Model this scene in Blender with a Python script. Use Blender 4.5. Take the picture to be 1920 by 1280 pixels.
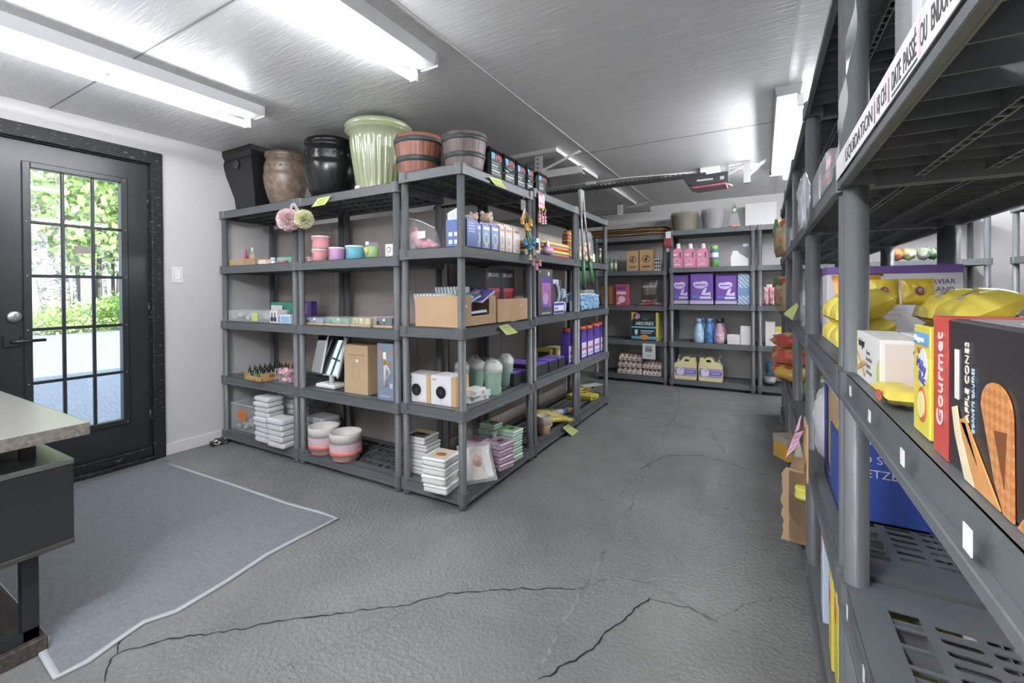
import bpy, bmesh, math, random
from mathutils import Vector, Matrix, noise
S = bpy.context.scene
for o in list(bpy.data.objects): bpy.data.objects.remove(o)
COL = S.collection
R = math.radians
PI = math.pi
# ---------------------------------------------------------------- camera
CAM = Vector((1.3448, -1.9295, 1.1587)); F = 845.19; CX = 960-26.31; CY = 640-88.27
YAW, PIT, ROL = R(30.4207), R(-.4516), R(-.4095)
fw = Vector((-math.sin(YAW)*math.cos(PIT), math.cos(YAW)*math.cos(PIT), math.sin(PIT)))
rt = Vector((math.cos(YAW), math.sin(YAW), 0)); up = rt.cross(fw)
rt, up = rt*math.cos(ROL)+up*math.sin(ROL), -rt*math.sin(ROL)+up*math.cos(ROL)
cd = bpy.data.cameras.new('camera'); cam = bpy.data.objects.new('camera', cd); COL.objects.link(cam)
m = Matrix.Identity(4)
for i in range(3): m[i][0] = rt[i]; m[i][1] = up[i]; m[i][2] = -fw[i]; m[i][3] = CAM[i]
cam.matrix_world = m
cd.sensor_width = 36; cd.lens = F/1920*36; cd.shift_x = 26.31/1920; cd.shift_y = -88.27/1920; cd.clip_start = .02
S.camera = cam
# ---------------------------------------------------------------- light and exposure
S.view_settings.view_transform = 'Standard'; S.view_settings.look = 'None'
S.view_settings.gamma = 1; S.view_settings.use_curve_mapping = False
S.view_settings.exposure = 1.75
W = bpy.data.worlds.new('world'); S.world = W; W.use_nodes = True
bg = W.node_tree.nodes['Background']; bg.inputs[0].default_value = (.62, .78, 1, 1); bg.inputs[1].default_value = .7
sd = bpy.data.lights.new('sun', 'SUN'); sd.energy = 2.6; sd.angle = R(.6); sd.color = (1, .95, .85)
so = bpy.data.objects.new('sun', sd); COL.objects.link(so); so.location = (10, -3, 8)
so.rotation_euler = Vector((-.90, .25, -.54)).to_track_quat('-Z', 'Y').to_euler()
TUBE = 15.0      # strength of the fluorescent tubes, used by make_light below
# ---------------------------------------------------------------- pixel rays (1920x1280 frame of the photograph)
def ray(px, py): return fw + rt*((px-CX)/F) - up*((py-CY)/F)
def on(px, py, ax, v):
    d = ray(px, py); t = (v-CAM[ax])/d[ax]; return CAM+d*t
# ---------------------------------------------------------------- materials
def lin(c):
    if isinstance(c, str): c = [int(c[i:i+2], 16) for i in (0, 2, 4)]
    g = .3*c[0]+.55*c[1]+.15*c[2]; c = [v+(g-v)*.13 for v in c]
    return tuple(((v/255)/12.92 if v/255 <= .04045 else ((v/255+.055)/1.055)**2.4) for v in c)+(1,)
MATS = {}
def mat(c, rough=.5, metal=0, bump=None, emit=0, spec=.5, var=None):
    """principled colour; bump=(scale,strength[,stretch]); var=(other colour, scale, lo, hi[, stretch])"""
    key = (str(c), rough, metal, str(bump), emit, spec, str(var))
    if key in MATS: return MATS[key]
    M = bpy.data.materials.new('mat_%d' % len(MATS)); M.use_nodes = True; MATS[key] = M
    nt = M.node_tree; b = nt.nodes['Principled BSDF']
    b.inputs['Base Color'].default_value = lin(c); b.inputs['Roughness'].default_value = rough
    b.inputs['Metallic'].default_value = metal; b.inputs['Specular IOR Level'].default_value = spec
    def coords(st):
        tc = nt.nodes.new('ShaderNodeTexCoord'); mp = nt.nodes.new('ShaderNodeMapping')
        mp.inputs['Scale'].default_value = st or (1, 1, 1); nt.links.new(tc.outputs['Object'], mp.inputs[0]); return mp.outputs[0]
    if var:
        n = nt.nodes.new('ShaderNodeTexNoise'); n.inputs['Scale'].default_value = var[1]; n.inputs['Detail'].default_value = 6
        nt.links.new(coords(var[4] if len(var) > 4 else None), n.inputs['Vector'])
        r = nt.nodes.new('ShaderNodeValToRGB'); r.color_ramp.elements[0].position = var[2]; r.color_ramp.elements[1].position = var[3]
        r.color_ramp.elements[0].color = lin(c); r.color_ramp.elements[1].color = lin(var[0])
        nt.links.new(n.outputs['Fac'], r.inputs[0]); nt.links.new(r.outputs[0], b.inputs['Base Color'])
    if bump:
        n = nt.nodes.new('ShaderNodeTexNoise'); n.inputs['Scale'].default_value = bump[0]; n.inputs['Detail'].default_value = 5
        nt.links.new(coords(bump[2] if len(bump) > 2 else None), n.inputs['Vector'])
        q = nt.nodes.new('ShaderNodeBump'); q.inputs['Strength'].default_value = bump[1]; q.inputs['Distance'].default_value = .01
        nt.links.new(n.outputs['Fac'], q.inputs['Height']); nt.links.new(q.outputs[0], b.inputs['Normal'])
    if emit:
        b.inputs['Emission Color'].default_value = lin(c); b.inputs['Emission Strength'].default_value = emit
    return M
def clear(c, fac=.2, rough=.15, key=''):
    """see-through film or pane: transparent mixed with a glossy coloured surface"""
    k = ('clear', str(c), fac, rough, key)
    if k in MATS: return MATS[k]
    M = bpy.data.materials.new('clear_%d' % len(MATS)); M.use_nodes = True; MATS[k] = M
    nt = M.node_tree; b = nt.nodes['Principled BSDF']; b.inputs['Base Color'].default_value = lin(c); b.inputs['Roughness'].default_value = rough
    b.inputs['Specular IOR Level'].default_value = .8
    t = nt.nodes.new('ShaderNodeBsdfTransparent'); x = nt.nodes.new('ShaderNodeMixShader'); x.inputs[0].default_value = fac
    nt.links.new(t.outputs[0], x.inputs[1]); nt.links.new(b.outputs[0], x.inputs[2])
    nt.links.new(x.outputs[0], nt.nodes['Material Output'].inputs[0]); return M
def pane_mat():
    M = bpy.data.materials.new('window_glass'); M.use_nodes = True; nt = M.node_tree
    t = nt.nodes.new('ShaderNodeBsdfTransparent'); g = nt.nodes.new('ShaderNodeBsdfGlossy'); g.inputs['Roughness'].default_value = .02
    x = nt.nodes.new('ShaderNodeMixShader'); x.inputs[0].default_value = .06
    nt.links.new(t.outputs[0], x.inputs[1]); nt.links.new(g.outputs[0], x.inputs[2])
    nt.links.new(x.outputs[0], nt.nodes['Material Output'].inputs[0]); return M
# ---------------------------------------------------------------- mesh builder
class MB:
    def __init__(s): s.v = []; s.f = []; s.sm = []
    def add(s, vs, fs, smooth=False, M=None):
        n = len(s.v)
        s.v += [tuple(M @ Vector(p)) if M else tuple(p) for p in vs]
        s.f += [tuple(i+n for i in f) for f in fs]; s.sm += [smooth]*len(fs); return s
    def box(s, x0, x1, y0, y1, z0, z1, c=0, M=None):
        if x1 < x0: x0, x1 = x1, x0
        if y1 < y0: y0, y1 = y1, y0
        if z1 < z0: z0, z1 = z1, z0
        c = min(c, (x1-x0)*.45, (y1-y0)*.45, (z1-z0)*.45)
        if c <= 0:
            v = [(x, y, z) for z in (z0, z1) for y in (y0, y1) for x in (x0, x1)]
            return s.add(v, [(0, 2, 3, 1), (4, 5, 7, 6), (0, 1, 5, 4), (2, 6, 7, 3), (0, 4, 6, 2), (1, 3, 7, 5)], False, M)
        X, Y, Z = (x0, x1), (y0, y1), (z0, z1); v = []; ix = {}
        for i in (0, 1):
            for j in (0, 1):
                for k in (0, 1):
                    p = [X[i], Y[j], Z[k]]; sg = [1-2*i, 1-2*j, 1-2*k]
                    for a in range(3):
                        q = [p[b]+(sg[b]*c if b != a else 0) for b in range(3)]; ix[i, j, k, a] = len(v); v.append(q)
        f = []
        for a in range(3):
            b, d = (a+1) % 3, (a+2) % 3
            for e in (0, 1):
                def key(u, w):
                    t = [0, 0, 0]; t[a] = e; t[b] = u; t[d] = w; return tuple(t)
                q = [ix[key(0, 0)+(a,)], ix[key(1, 0)+(a,)], ix[key(1, 1)+(a,)], ix[key(0, 1)+(a,)]]
                f.append(q if e else q[::-1])
            for u in (0, 1):
                for w in (0, 1):
                    def kk(t0):
                        t = [0, 0, 0]; t[a] = t0; t[b] = u; t[d] = w; return tuple(t)
                    q = [ix[kk(0)+(b,)], ix[kk(1)+(b,)], ix[kk(1)+(d,)], ix[kk(0)+(d,)]]
                    f.append(q if u == w else q[::-1])
        for i in (0, 1):
            for j in (0, 1):
                for k in (0, 1):
                    q = [ix[i, j, k, a] for a in range(3)]
                    f.append(q if (i+j+k) % 2 else q[::-1])
        return s.add(v, f, False, M)
    def lathe(s, prof, n=28, c=(0, 0, 0), smooth=True, M=None, fn=None, caps=True):
        v = []; f = []; k = len(prof)
        for i in range(n):
            a = 2*PI*i/n
            for r, z in prof:
                q = r*(fn(a, z) if fn else 1); v.append((c[0]+q*math.cos(a), c[1]+q*math.sin(a), c[2]+z))
        for i in range(n):
            j = (i+1) % n
            for t in range(k-1): f.append((i*k+t, j*k+t, j*k+t+1, i*k+t+1))
        if caps:
            if prof[0][0] > 1e-5: f.append(tuple(i*k for i in range(n))[::-1])
            if prof[-1][0] > 1e-5: f.append(tuple(i*k+k-1 for i in range(n)))
        s.add(v, f, smooth, M)
        if caps:
            for q in range(1, 1+(prof[0][0] > 1e-5)+(prof[-1][0] > 1e-5)): s.sm[-q] = False
        return s
    def cyl(s, x, y, z0, z1, r, n=20, M=None): return s.lathe([(r, z0), (r, z1)], n, (x, y, 0), True, M)
    def tube(s, pts, r, n=8, closed=False):
        P = [Vector(p) for p in pts]; v = []; f = []; N = len(P); prev = None
        for i, p in enumerate(P):
            t = (P[(i+1) % N]-P[i-1]) if closed else (P[min(i+1, N-1)]-P[max(i-1, 0)])
            t.normalize(); u = prev or (Vector((0, 0, 1)) if abs(t.z) < .9 else Vector((1, 0, 0)))
            a = (u-t*u.dot(t)).normalized(); prev = a; b = t.cross(a); rr = r(i/(N-1)) if callable(r) else r
            for k in range(n): v.append(p+a*rr*math.cos(2*PI*k/n)+b*rr*math.sin(2*PI*k/n))
        for i in range(N if closed else N-1):
            for k in range(n):
                j = (i+1) % N; f.append((i*n+k, i*n+(k+1) % n, j*n+(k+1) % n, j*n+k))
        if not closed: f.append(tuple(range(n))[::-1]); f.append(tuple((N-1)*n+k for k in range(n)))
        return s.add(v, f, True)
    def prism(s, out, d, M=None, holes=(), smooth=False):
        """outline in x-z, pushed d along +y"""
        bm = bmesh.new(); E = []
        for lp in (out,)+tuple(holes):
            vs = [bm.verts.new((x, 0, z)) for x, z in lp]
            E += [bm.edges.new((vs[i], vs[(i+1) % len(vs)])) for i in range(len(vs))]
        r = bmesh.ops.triangle_fill(bm, use_beauty=True, edges=E, normal=(0, -1, 0))
        fc = [g for g in bm.faces]
        x = bmesh.ops.extrude_face_region(bm, geom=fc)
        for g in x['geom']:
            if isinstance(g, bmesh.types.BMVert): g.co.y += d
        bmesh.ops.recalc_face_normals(bm, faces=bm.faces)
        bm.verts.index_update()
        s.add([w.co.copy() for w in bm.verts], [tuple(q.index for q in g.verts) for g in bm.faces], smooth, M); bm.free(); return s
    def blob(s, c, r, sub=3, amp=0, sc=8, seed=0, M=None):
        bm = bmesh.new(); bmesh.ops.create_icosphere(bm, subdivisions=sub, radius=1)
        vs = []
        for w in bm.verts:
            p = w.co.copy(); k = 1+amp*noise.noise(p*sc+Vector((seed*3.1, seed, 0)))
            vs.append((c[0]+p.x*r[0]*k, c[1]+p.y*r[1]*k, c[2]+p.z*r[2]*k))
        s.add(vs, [tuple(q.index for q in g.verts) for g in bm.faces], True, M); bm.free(); return s
    def pillow(s, w, h, t, seed=0, crump=.25, seal=.06, M=None, nu=12, nv=16, top=1):
        """sealed bag: x 0..w, z 0..h, bulging +-t/2 in y; crimped top and bottom edges"""
        rnd = random.Random(seed)
        for sd in (-1, 1):
            v = []; f = []
            for j in range(nv+1):
                for i in range(nu+1):
                    a, b = i/nu, j/nv
                    e = max(0, (1-abs(2*a-1)**3))**.6*max(0, (1-abs(2*b-1)**(4 if top else 3)))**.6
                    n = noise.noise(Vector((a*5+seed, b*5+seed*1.7, sd*2.)))*crump*e
                    n2 = noise.noise(Vector((a*13+seed, b*13-seed, sd*5.)))*crump*.35*e
                    x = w*(a+.025*math.sin(b*9+seed)*(1 if a > .5 else -1)*(0 if e == 0 else 1))
                    zz = h*b
                    y = sd*t*.5*(e+n+n2)
                    if (b < seal or b > 1-seal): y = sd*.0015+.004*math.sin(a*w*260)*0+.006*t*20*noise.noise(Vector((a*4, b*3, seed)))*.2
                    v.append((x, y, zz))
            for j in range(nv):
                for i in range(nu):
                    q = (j*(nu+1)+i, j*(nu+1)+i+1, (j+1)*(nu+1)+i+1, (j+1)*(nu+1)+i); f.append(q if sd < 0 else q[::-1])
            s.add(v, f, True, M)
        return s
    def build(s, name, m, parent=None, loc=None, rot=None):
        me = bpy.data.meshes.new(name); me.from_pydata(s.v, [], s.f); me.materials.append(m)
        me.polygons.foreach_set('use_smooth', s.sm); me.update()
        o = bpy.data.objects.new(name, me); COL.objects.link(o)
        if parent: o.parent = parent
        if loc is not None: o.location = loc
        if rot is not None: o.rotation_euler = (0, 0, rot) if isinstance(rot, (int, float)) else rot
        return o
def tag(o, label=None, cat=None, group=None, kind=None):
    for k, v in (('label', label), ('category', cat), ('group', group), ('kind', kind)):
        if v: o[k] = v
    return o
def thing(name, label, cat, loc=(0, 0, 0), rot=0, group=None):
    o = bpy.data.objects.new(name, None); COL.objects.link(o); o.location = loc
    o.rotation_euler = (0, 0, rot) if isinstance(rot, (int, float)) else rot
    o.empty_display_size = .05
    return tag(o, label, cat, group)
def struct(name, mb, m, parent=None):
    o = mb.build(name, m, parent)
    if not parent: o['kind'] = 'structure'
    return o
def dup(o, loc=None, rot=None, label=None, group=None, parent=None):
    c = o.copy(); COL.objects.link(c)
    if parent: c.parent = parent
    if loc is not None: c.location = loc
    if rot is not None: c.rotation_euler = (0, 0, rot) if isinstance(rot, (int, float)) else rot
    if label: c['label'] = label
    if group: c['group'] = group
    for ch in list(o.children): dup(ch, parent=c)
    return c
FONTM = {}
def text(name, s, parent, m, size, loc, rotx=PI/2, rotz=0, roty=0, align='LEFT', ext=.0004, sx=1):
    cu = bpy.data.curves.new(name, 'FONT'); cu.body = s; cu.size = size; cu.extrude = ext; cu.align_x = align; cu.resolution_u = 3
    t = bpy.data.objects.new(name, cu); COL.objects.link(t); bpy.context.view_layer.update()
    me = bpy.data.meshes.new_from_object(t.evaluated_get(bpy.context.evaluated_depsgraph_get()))
    bpy.data.objects.remove(t); bpy.data.curves.remove(cu)
    me.materials.clear(); me.materials.append(m)
    o = bpy.data.objects.new(name, me); COL.objects.link(o); o.parent = parent; o.location = loc
    o.rotation_euler = (rotx, roty, rotz); o.scale = (sx, 1, 1)
    return o
def decal(name, parent, m, x0, x1, z0, z1, y=0, t=.0008, side='f', c=0):
    """thin printed or stuck-on panel on the front (y) or the right side (x) or left side of a box"""
    b = MB()
    if side == 'f': b.box(x0, x1, y-t, y+.0002, z0, z1, c)
    elif side == 't': b.box(x0, x1, z0, z1, y-.0002, y+t, c)
    else: b.box(y-.0002, y+t, x0, x1, z0, z1, c) if side == 'r' else b.box(y-t, y+.0002, x0, x1, z0, z1, c)
    return b.build(name, m, parent)
def disc(name, parent, m, x, z, rx, rz, y=0, t=.001, n=24, a0=0, a1=2*PI):
    pts = [(x+rx*math.cos(a0+(a1-a0)*i/n), z+rz*math.sin(a0+(a1-a0)*i/n)) for i in range(n)]
    return MB().prism(pts, t).build(name, m, parent, loc=(0, y-t+.0002, 0))
def poly(name, parent, m, pts, y=0, t=.001):
    return MB().prism(pts, t).build(name, m, parent, loc=(0, y-t+.0002, 0))
# ================================================================ setting
XW = -2.33; ZC = 2.27; YB = 4.27; XE = 3.75; YF = -3.3
WALL = mat('c6c3c2', .55, bump=(60, .05))
def nodes_mat(name): 
    M = bpy.data.materials.new(name); M.use_nodes = True; return M, M.node_tree, M.node_tree.nodes['Principled BSDF']
def floor_mat():
    M, nt, b = nodes_mat('painted_concrete'); L = nt.links.new; N = nt.nodes.new
    tc = N('ShaderNodeTexCoord')
    def noi(sc, det=6, dist=0):
        n = N('ShaderNodeTexNoise'); n.inputs['Scale'].default_value = sc; n.inputs['Detail'].default_value = det
        n.inputs['Distortion'].default_value = dist; L(tc.outputs['Object'], n.inputs['Vector']); return n.outputs['Fac']
    def ramp(src, stops):
        r = N('ShaderNodeValToRGB'); L(src, r.inputs[0])
        while len(r.color_ramp.elements) < len(stops): r.color_ramp.elements.new(.5)
        for e, (p, c) in zip(r.color_ramp.elements, stops): e.position = p; e.color = lin(c) if not isinstance(c, tuple) else c
        return r.outputs[0]
    base = ramp(noi(1.3, 8, .4), [(.3, '696a69'), (.55, '787977'), (.75, '858583')])
    speck = ramp(noi(70, 3), [(.66, (0, 0, 0, 1)), (.72, (1, 1, 1, 1))])
    mask = ramp(noi(3, 4), [(.5, (0, 0, 0, 1)), (.7, (.55, .55, .55, 1))])
    mu = N('ShaderNodeMath'); mu.operation = 'MULTIPLY'; L(speck, mu.inputs[0]); L(mask, mu.inputs[1])
    mx = N('ShaderNodeMix'); mx.data_type = 'RGBA'; L(mu.outputs[0], mx.inputs[0]); L(base, mx.inputs[6]); mx.inputs[7].default_value = lin('a09f9b')
    L(mx.outputs[2], b.inputs['Base Color'])
    rr = ramp(noi(5, 6), [(.3, (.34,)*3+(1,)), (.7, (.58,)*3+(1,))]); L(rr, b.inputs['Roughness'])
    bp = N('ShaderNodeBump'); bp.inputs['Strength'].default_value = .6; bp.inputs['Distance'].default_value = .012
    ad = N('ShaderNodeMath'); ad.operation = 'ADD'; L(noi(9, 8), ad.inputs[0]); L(noi(60, 4), ad.inputs[1]); L(ad.outputs[0], bp.inputs['Height']); L(bp.outputs[0], b.inputs['Normal'])
    return M
def ceil_mat():
    M, nt, b = nodes_mat('painted_strand_board'); L = nt.links.new; N = nt.nodes.new
    tc = N('ShaderNodeTexCoord'); hs = []; fl = []
    for ang, st in ((.5, (4, 34, 1)), (1.5, (5, 40, 1)), (-.4, (4, 30, 1)), (2.4, (5, 36, 1))):
        mp = N('ShaderNodeMapping'); mp.vector_type = 'POINT'; mp.inputs['Rotation'].default_value = (0, 0, ang); mp.inputs['Scale'].default_value = st
        L(tc.outputs['Object'], mp.inputs[0]); n = N('ShaderNodeTexNoise'); n.inputs['Scale'].default_value = 1; n.inputs['Detail'].default_value = 3
        n.inputs['Distortion'].default_value = .6
        L(mp.outputs[0], n.inputs['Vector']); hs.append(n.outputs['Fac'])
    s = hs[0]
    for h in hs[1:]:
        a = N('ShaderNodeMath'); a.operation = 'MAXIMUM'; L(s, a.inputs[0]); L(h, a.inputs[1]); s = a.outputs[0]
    bp = N('ShaderNodeBump'); bp.inputs['Strength'].default_value = .55; bp.inputs['Distance'].default_value = .01
    L(s, bp.inputs['Height']); L(bp.outputs[0], b.inputs['Normal'])
    r = N('ShaderNodeValToRGB'); L(s, r.inputs[0]); e = r.color_ramp.elements
    e[0].position = .5; e[0].color = lin('d3d2d1'); e[1].position = .72; e[1].color = lin('dad9d8')
    q = e.new(.755); q.color = lin('f0efed')
    L(r.outputs[0], b.inputs['Base Color']); b.inputs['Roughness'].default_value = .36
    return M
b = MB().box(XW-.2, XE+.2, YF-.2, YB+.2, -.12, 0); struct('floor', b, floor_mat())
b = MB().box(XW-.2, XE+.2, YF-.2, YB+.2, ZC, ZC+.25); struct('ceiling', b, ceil_mat())
b = MB(); x0, x1 = XW-.14, XW
DY0, DY1, DZ = -1.2, -.435, 2.065; GY0, GY1, GZ = 1.3, 3.92, 2.12
b.box(x0, x1, YF-.1, DY0, 0, ZC); b.box(x0, x1, DY0, DY1, DZ, ZC); b.box(x0, x1, DY1, GY0, 0, ZC)
b.box(x0, x1, GY0, GY1, GZ, ZC); b.box(x0, x1, GY1, YB+.1, 0, ZC); struct('wall_left', b, WALL)
struct('wall_back', MB().box(XW, XE+.1, YB, YB+.14, 0, ZC), WALL)
struct('wall_right', MB().box(XE, XE+.14, YF-.1, YB, 0, ZC), WALL)
struct('wall_front', MB().box(XW, XE, YF-.14, YF, 0, ZC), WALL)
PANEL = mat('a0968f', .6, var=('afa59e', 2.2, .35, .7, (1, 1, .5)), bump=(30, .1, (6, 6, .5)))
b = MB(); ys = .50
for a, c in ((XW+.004, -1.60), (-1.597, -.75), (-.747, -.475)): b.box(a, c, ys, ys+.015, .02, 1.71)
struct('wall_middle', b, PANEL)
b = MB(); PANEL2 = mat('a59a90', .6, var=('b3a89e', 2.2, .35, .7, (1, 1, .5)), bump=(30, .1, (6, 6, .5)))
for a, c in ((.505, 1.20), (1.203, 2.0), (2.003, 2.62)): b.box(-.490, -.475, a, c, .02, 1.71)
struct('wall_aisle', b, PANEL2)
struct('baseboard_left', MB().box(XW, XW+.012, -.37, .49, 0, .085, .003), mat('d2d0cf', .5))
o = MB().blob((-2.255, -.035, .02), (.045, .07, .022), 3, .7, 3, 4).build('broken_baseboard_piece', mat('2b2a29', .8, var=('d8d6d2', 45, .52, .58)))
tag(o, 'broken black and white chunk of baseboard lying at the wall corner', 'debris')
# ceiling sheet joints
JO = mat('c9c8c6', .4); b = MB()
for x in (.13, 1.47): b.box(x-.006, x+.006, YF, YB, ZC-.003, ZC+.001)
struct('trim_1', b, JO)
b = MB()
for y in (-.95, 1.6): b.box(XW, XE, y-.003, y+.003, ZC-.002, ZC+.001)
struct('trim_2', b, mat('7c7b7b', .5))
# floor cracks: thin jagged ribbons on the concrete
def crack(pts, wid, seed, m):
    rnd = random.Random(seed); P = [on(x, y, 2, 0) for x, y in pts]; Q = []
    for i in range(len(P)-1):
        n = max(2, int((P[i+1]-P[i]).length/.018))
        for k in range(n):
            p = P[i].lerp(P[i+1], k/n); j = .012*noise.noise(p*7+Vector((seed, 0, 0)))+.006*rnd.uniform(-1, 1)
            t = (P[i+1]-P[i]).normalized(); Q.append(p+Vector((-t.y, t.x, 0))*j)
    Q.append(P[-1]); v = []; f = []
    for i, p in enumerate(Q):
        t = (Q[min(i+1, len(Q)-1)]-Q[max(0, i-1)]).normalized(); w = wid*(.45+.9*rnd.random())*(.4 if i in (0, len(Q)-1) else 1)
        n = Vector((-t.y, t.x, 0))*w; v += [(p.x+n.x, p.y+n.y, .0012), (p.x-n.x, p.y-n.y, .0012)]
    for i in range(len(Q)-1): f.append((2*i, 2*i+1, 2*i+3, 2*i+2))
    return MB().add(v, f)
DK = mat('1f1f1f', .9); LT = mat('858683', .8, var=('5a5b5a', 25, .4, .6))
ck = [([(218, 1225), (330, 1195), (430, 1185), (520, 1163), (640, 1150), (760, 1135), (840, 1112), (980, 1103), (1080, 1105)], .0028, DK),
      ([(1010, 1275), (1080, 1240), (1150, 1175), (1218, 1120)], .0028, DK), ([(1218, 1120), (1290, 1140), (1340, 1165)], .0014, DK),
      ([(1200, 880), (1245, 855), (1310, 853), (1380, 872), (1440, 892)], .003, DK),
      ([(205, 1275), (218, 1225), (226, 1195)], .003, DK), ([(1140, 770), (1200, 790), (1280, 800)], .0025, DK),
      ([(1275, 730), (1270, 770), (1225, 860), (1180, 950), (1120, 1060), (1060, 1160), (1010, 1260)], .006, LT),
      ([(1080, 1105), (1150, 1080), (1230, 1095), (1330, 1160), (1420, 1200), (1500, 1245)], .003, LT),
      ([(840, 1112), (760, 1150), (640, 1200), (520, 1260)], .0018, LT), ([(1280, 800), (1330, 805), (1360, 850)], .004, LT),
      ([(1340, 1165), (1400, 1130), (1490, 1118)], .003, LT), ([(1120, 940), (1160, 930), (1220, 870)], .003, LT), ([(1275, 925), (1390, 965), (1420, 985)], .003, LT)]
b = MB(); b2 = MB()
for i, (p, w, mm) in enumerate(ck):
    g = crack(p, w, i+1, mm); (b if mm is DK else b2).add(g.v, g.f)
struct('trim_3', b, DK); struct('trim_4', b2, LT)
# ---------------------------------------------------------------- door
DR = mat('25292b', .28, bump=(14, .06)); DB = mat('15171a', .5, bump=(40, .35, (1, 1, 6)), var=('6f6f6e', 26, .6, .72, (1, 1, 3)))
GLASS = pane_mat(); STEEL = mat('a5a6a4', .35, .9)
door = thing('door_1', None, None, (XW-.05, 0, 0)); door['kind'] = 'structure'
gy0, gy1, gz0, gz1 = -1.035, -.60, .315, 1.90
b = MB(); b.box(-.022, .022, DY0+.012, gy0, .035, DZ-.015); b.box(-.022, .022, gy1, DY1-.012, .035, DZ-.015)
b.box(-.022, .022, gy0, gy1, .035, gz0); b.box(-.022, .022, gy0, gy1, gz1, DZ-.015); b.build('door_leaf', DR, door)
b = MB()
for s in (.022,):
    b.box(s, s+.012, gy0-.035, gy0+.002, gz0-.035, gz1+.035, .004); b.box(s, s+.012, gy1-.002, gy1+.035, gz0-.035, gz1+.035, .004)
    b.box(s, s+.012, gy0, gy1, gz0-.035, gz0+.002, .004); b.box(s, s+.012, gy0, gy1, gz1-.002, gz1+.035, .004)
fr = b.build('glazing_frame', DR, door)
b = MB(); dy = (gy1-gy0)/3; dz = (gz1-gz0)/5
for i in (1, 2): b.box(.0, .02, gy0+dy*i-.009, gy0+dy*i+.009, gz0, gz1, .004)
for k in range(1, 5): b.box(.0, .019, gy0, gy1, gz0+dz*k-.009, gz0+dz*k+.009, .004)
b.build('glazing_bars', DR, fr)
b = MB()
for z in (gz0-.018, gz0+dz, gz0+2*dz, gz0+3*dz, gz0+4*dz, gz1+.018):
    for y in (gy0-.018, gy1+.018): b.lathe([(.005, 0), (.003, .002), (0, .002)], 8, M=Matrix.Translation((.034, y, z)) @ Matrix.Rotation(PI/2, 4, 'Y'))
b.build('screw_caps', mat('8d8f8f', .4), fr)
for i in range(3):
    for k in range(5): MB().box(.004, .007, gy0+dy*i+.008, gy0+dy*(i+1)-.008, gz0+dz*k+.008, gz0+dz*(k+1)-.008).build('window_pane', GLASS, door)
p = on(27, 594, 0, XW-.02); RX = Matrix.Rotation(PI/2, 4, 'Y')
d = MB().lathe([(.033, 0), (.033, .012), (.028, .018), (0, .018)], 24, M=Matrix.Translation((.022, p.y, p.z)) @ RX).build('deadbolt', STEEL, door)
MB().box(.04, .052, p.y-.005, p.y+.005, p.z-.018, p.z+.018, .002).build('thumb_turn', STEEL, d)
p = on(22, 640, 0, XW-.02)
d = MB().box(.022, .032, p.y-.035, p.y+.035, p.z-.035, p.z+.035, .004).build('lever_plate', mat('3a3c3d', .35, .6), door)
MB().tube([(.03, p.y, p.z), (.075, p.y, p.z), (.08, p.y+.02, p.z), (.078, p.y+.13, p.z)], .009, 10).build('lever_handle', mat('4b4d4e', .3, .8), d)
for z in (.3, 1.05, 1.8): MB().cyl(.024, DY1-.012, z-.045, z+.045, .008, 10).build('hinge', DR, door)
b = MB().box(.0, .05, DY0-.0, DY0+.012, 0, DZ); b.box(0, .05, DY1-.012, DY1, 0, DZ); b.box(0, .05, DY0, DY1, DZ-.015, DZ); b.build('door_stop', DB, door)
b = MB(); X0, X1 = .05, .075
b.box(X0, X1, DY1-.01, DY1+.06, 0, DZ+.075, .004); b.box(X0, X1, DY0-.06, DY0+.01, 0, DZ+.075, .004); b.box(X0, X1+.002, DY0-.06, DY1+.06, DZ-.01, DZ+.075, .004)
b.build('door_casing', DB, door)
b = MB().box(-.09, .085, DY0, DY1, 0, .028, .004); b.box(.022, .06, DY0+.012, DY1-.012, .03, .09, .006); b.build('threshold', DB, door)
p0 = on(137, 461, 0, XW-.04); p1 = on(168, 476, 0, XW-.04)
o = MB().box(-.0015, .0015, 0, p1.y-p0.y, 0, p0.z-p1.z, 0).build('window_notice', mat('8d8580', .6), None, (XW-.0265, p0.y, p1.z)); o.parent = door; o.location = (.0225, p0.y, p1.z)
p = on(333, 515, 0, XW)
sw = thing('light_switch', 'white rocker light switch on the white wall right of the door', 'switch', (XW, p.y, p.z))
MB().box(0, .006, -.036, .036, -.058, .058, .003).build('wall_plate', mat('d8d6d4', .4), sw)
MB().box(.004, .010, -.017, .017, -.034, .034, .002).build('rocker', mat('e4e2e0', .3), sw)
# garage door, closed, behind the shelving
gd = thing('garage_door', 'closed grey sectional garage door in the left wall behind the shelving', 'garage door', (XW-.05, GY0, 0))
for k in range(4):
    MB().box(-.03, .015, .01, GY1-GY0-.01, .02+k*.525, .535+k*.525, .006).build('door_panel', mat('9a9794', .5, bump=(50, .1)), gd)
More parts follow.
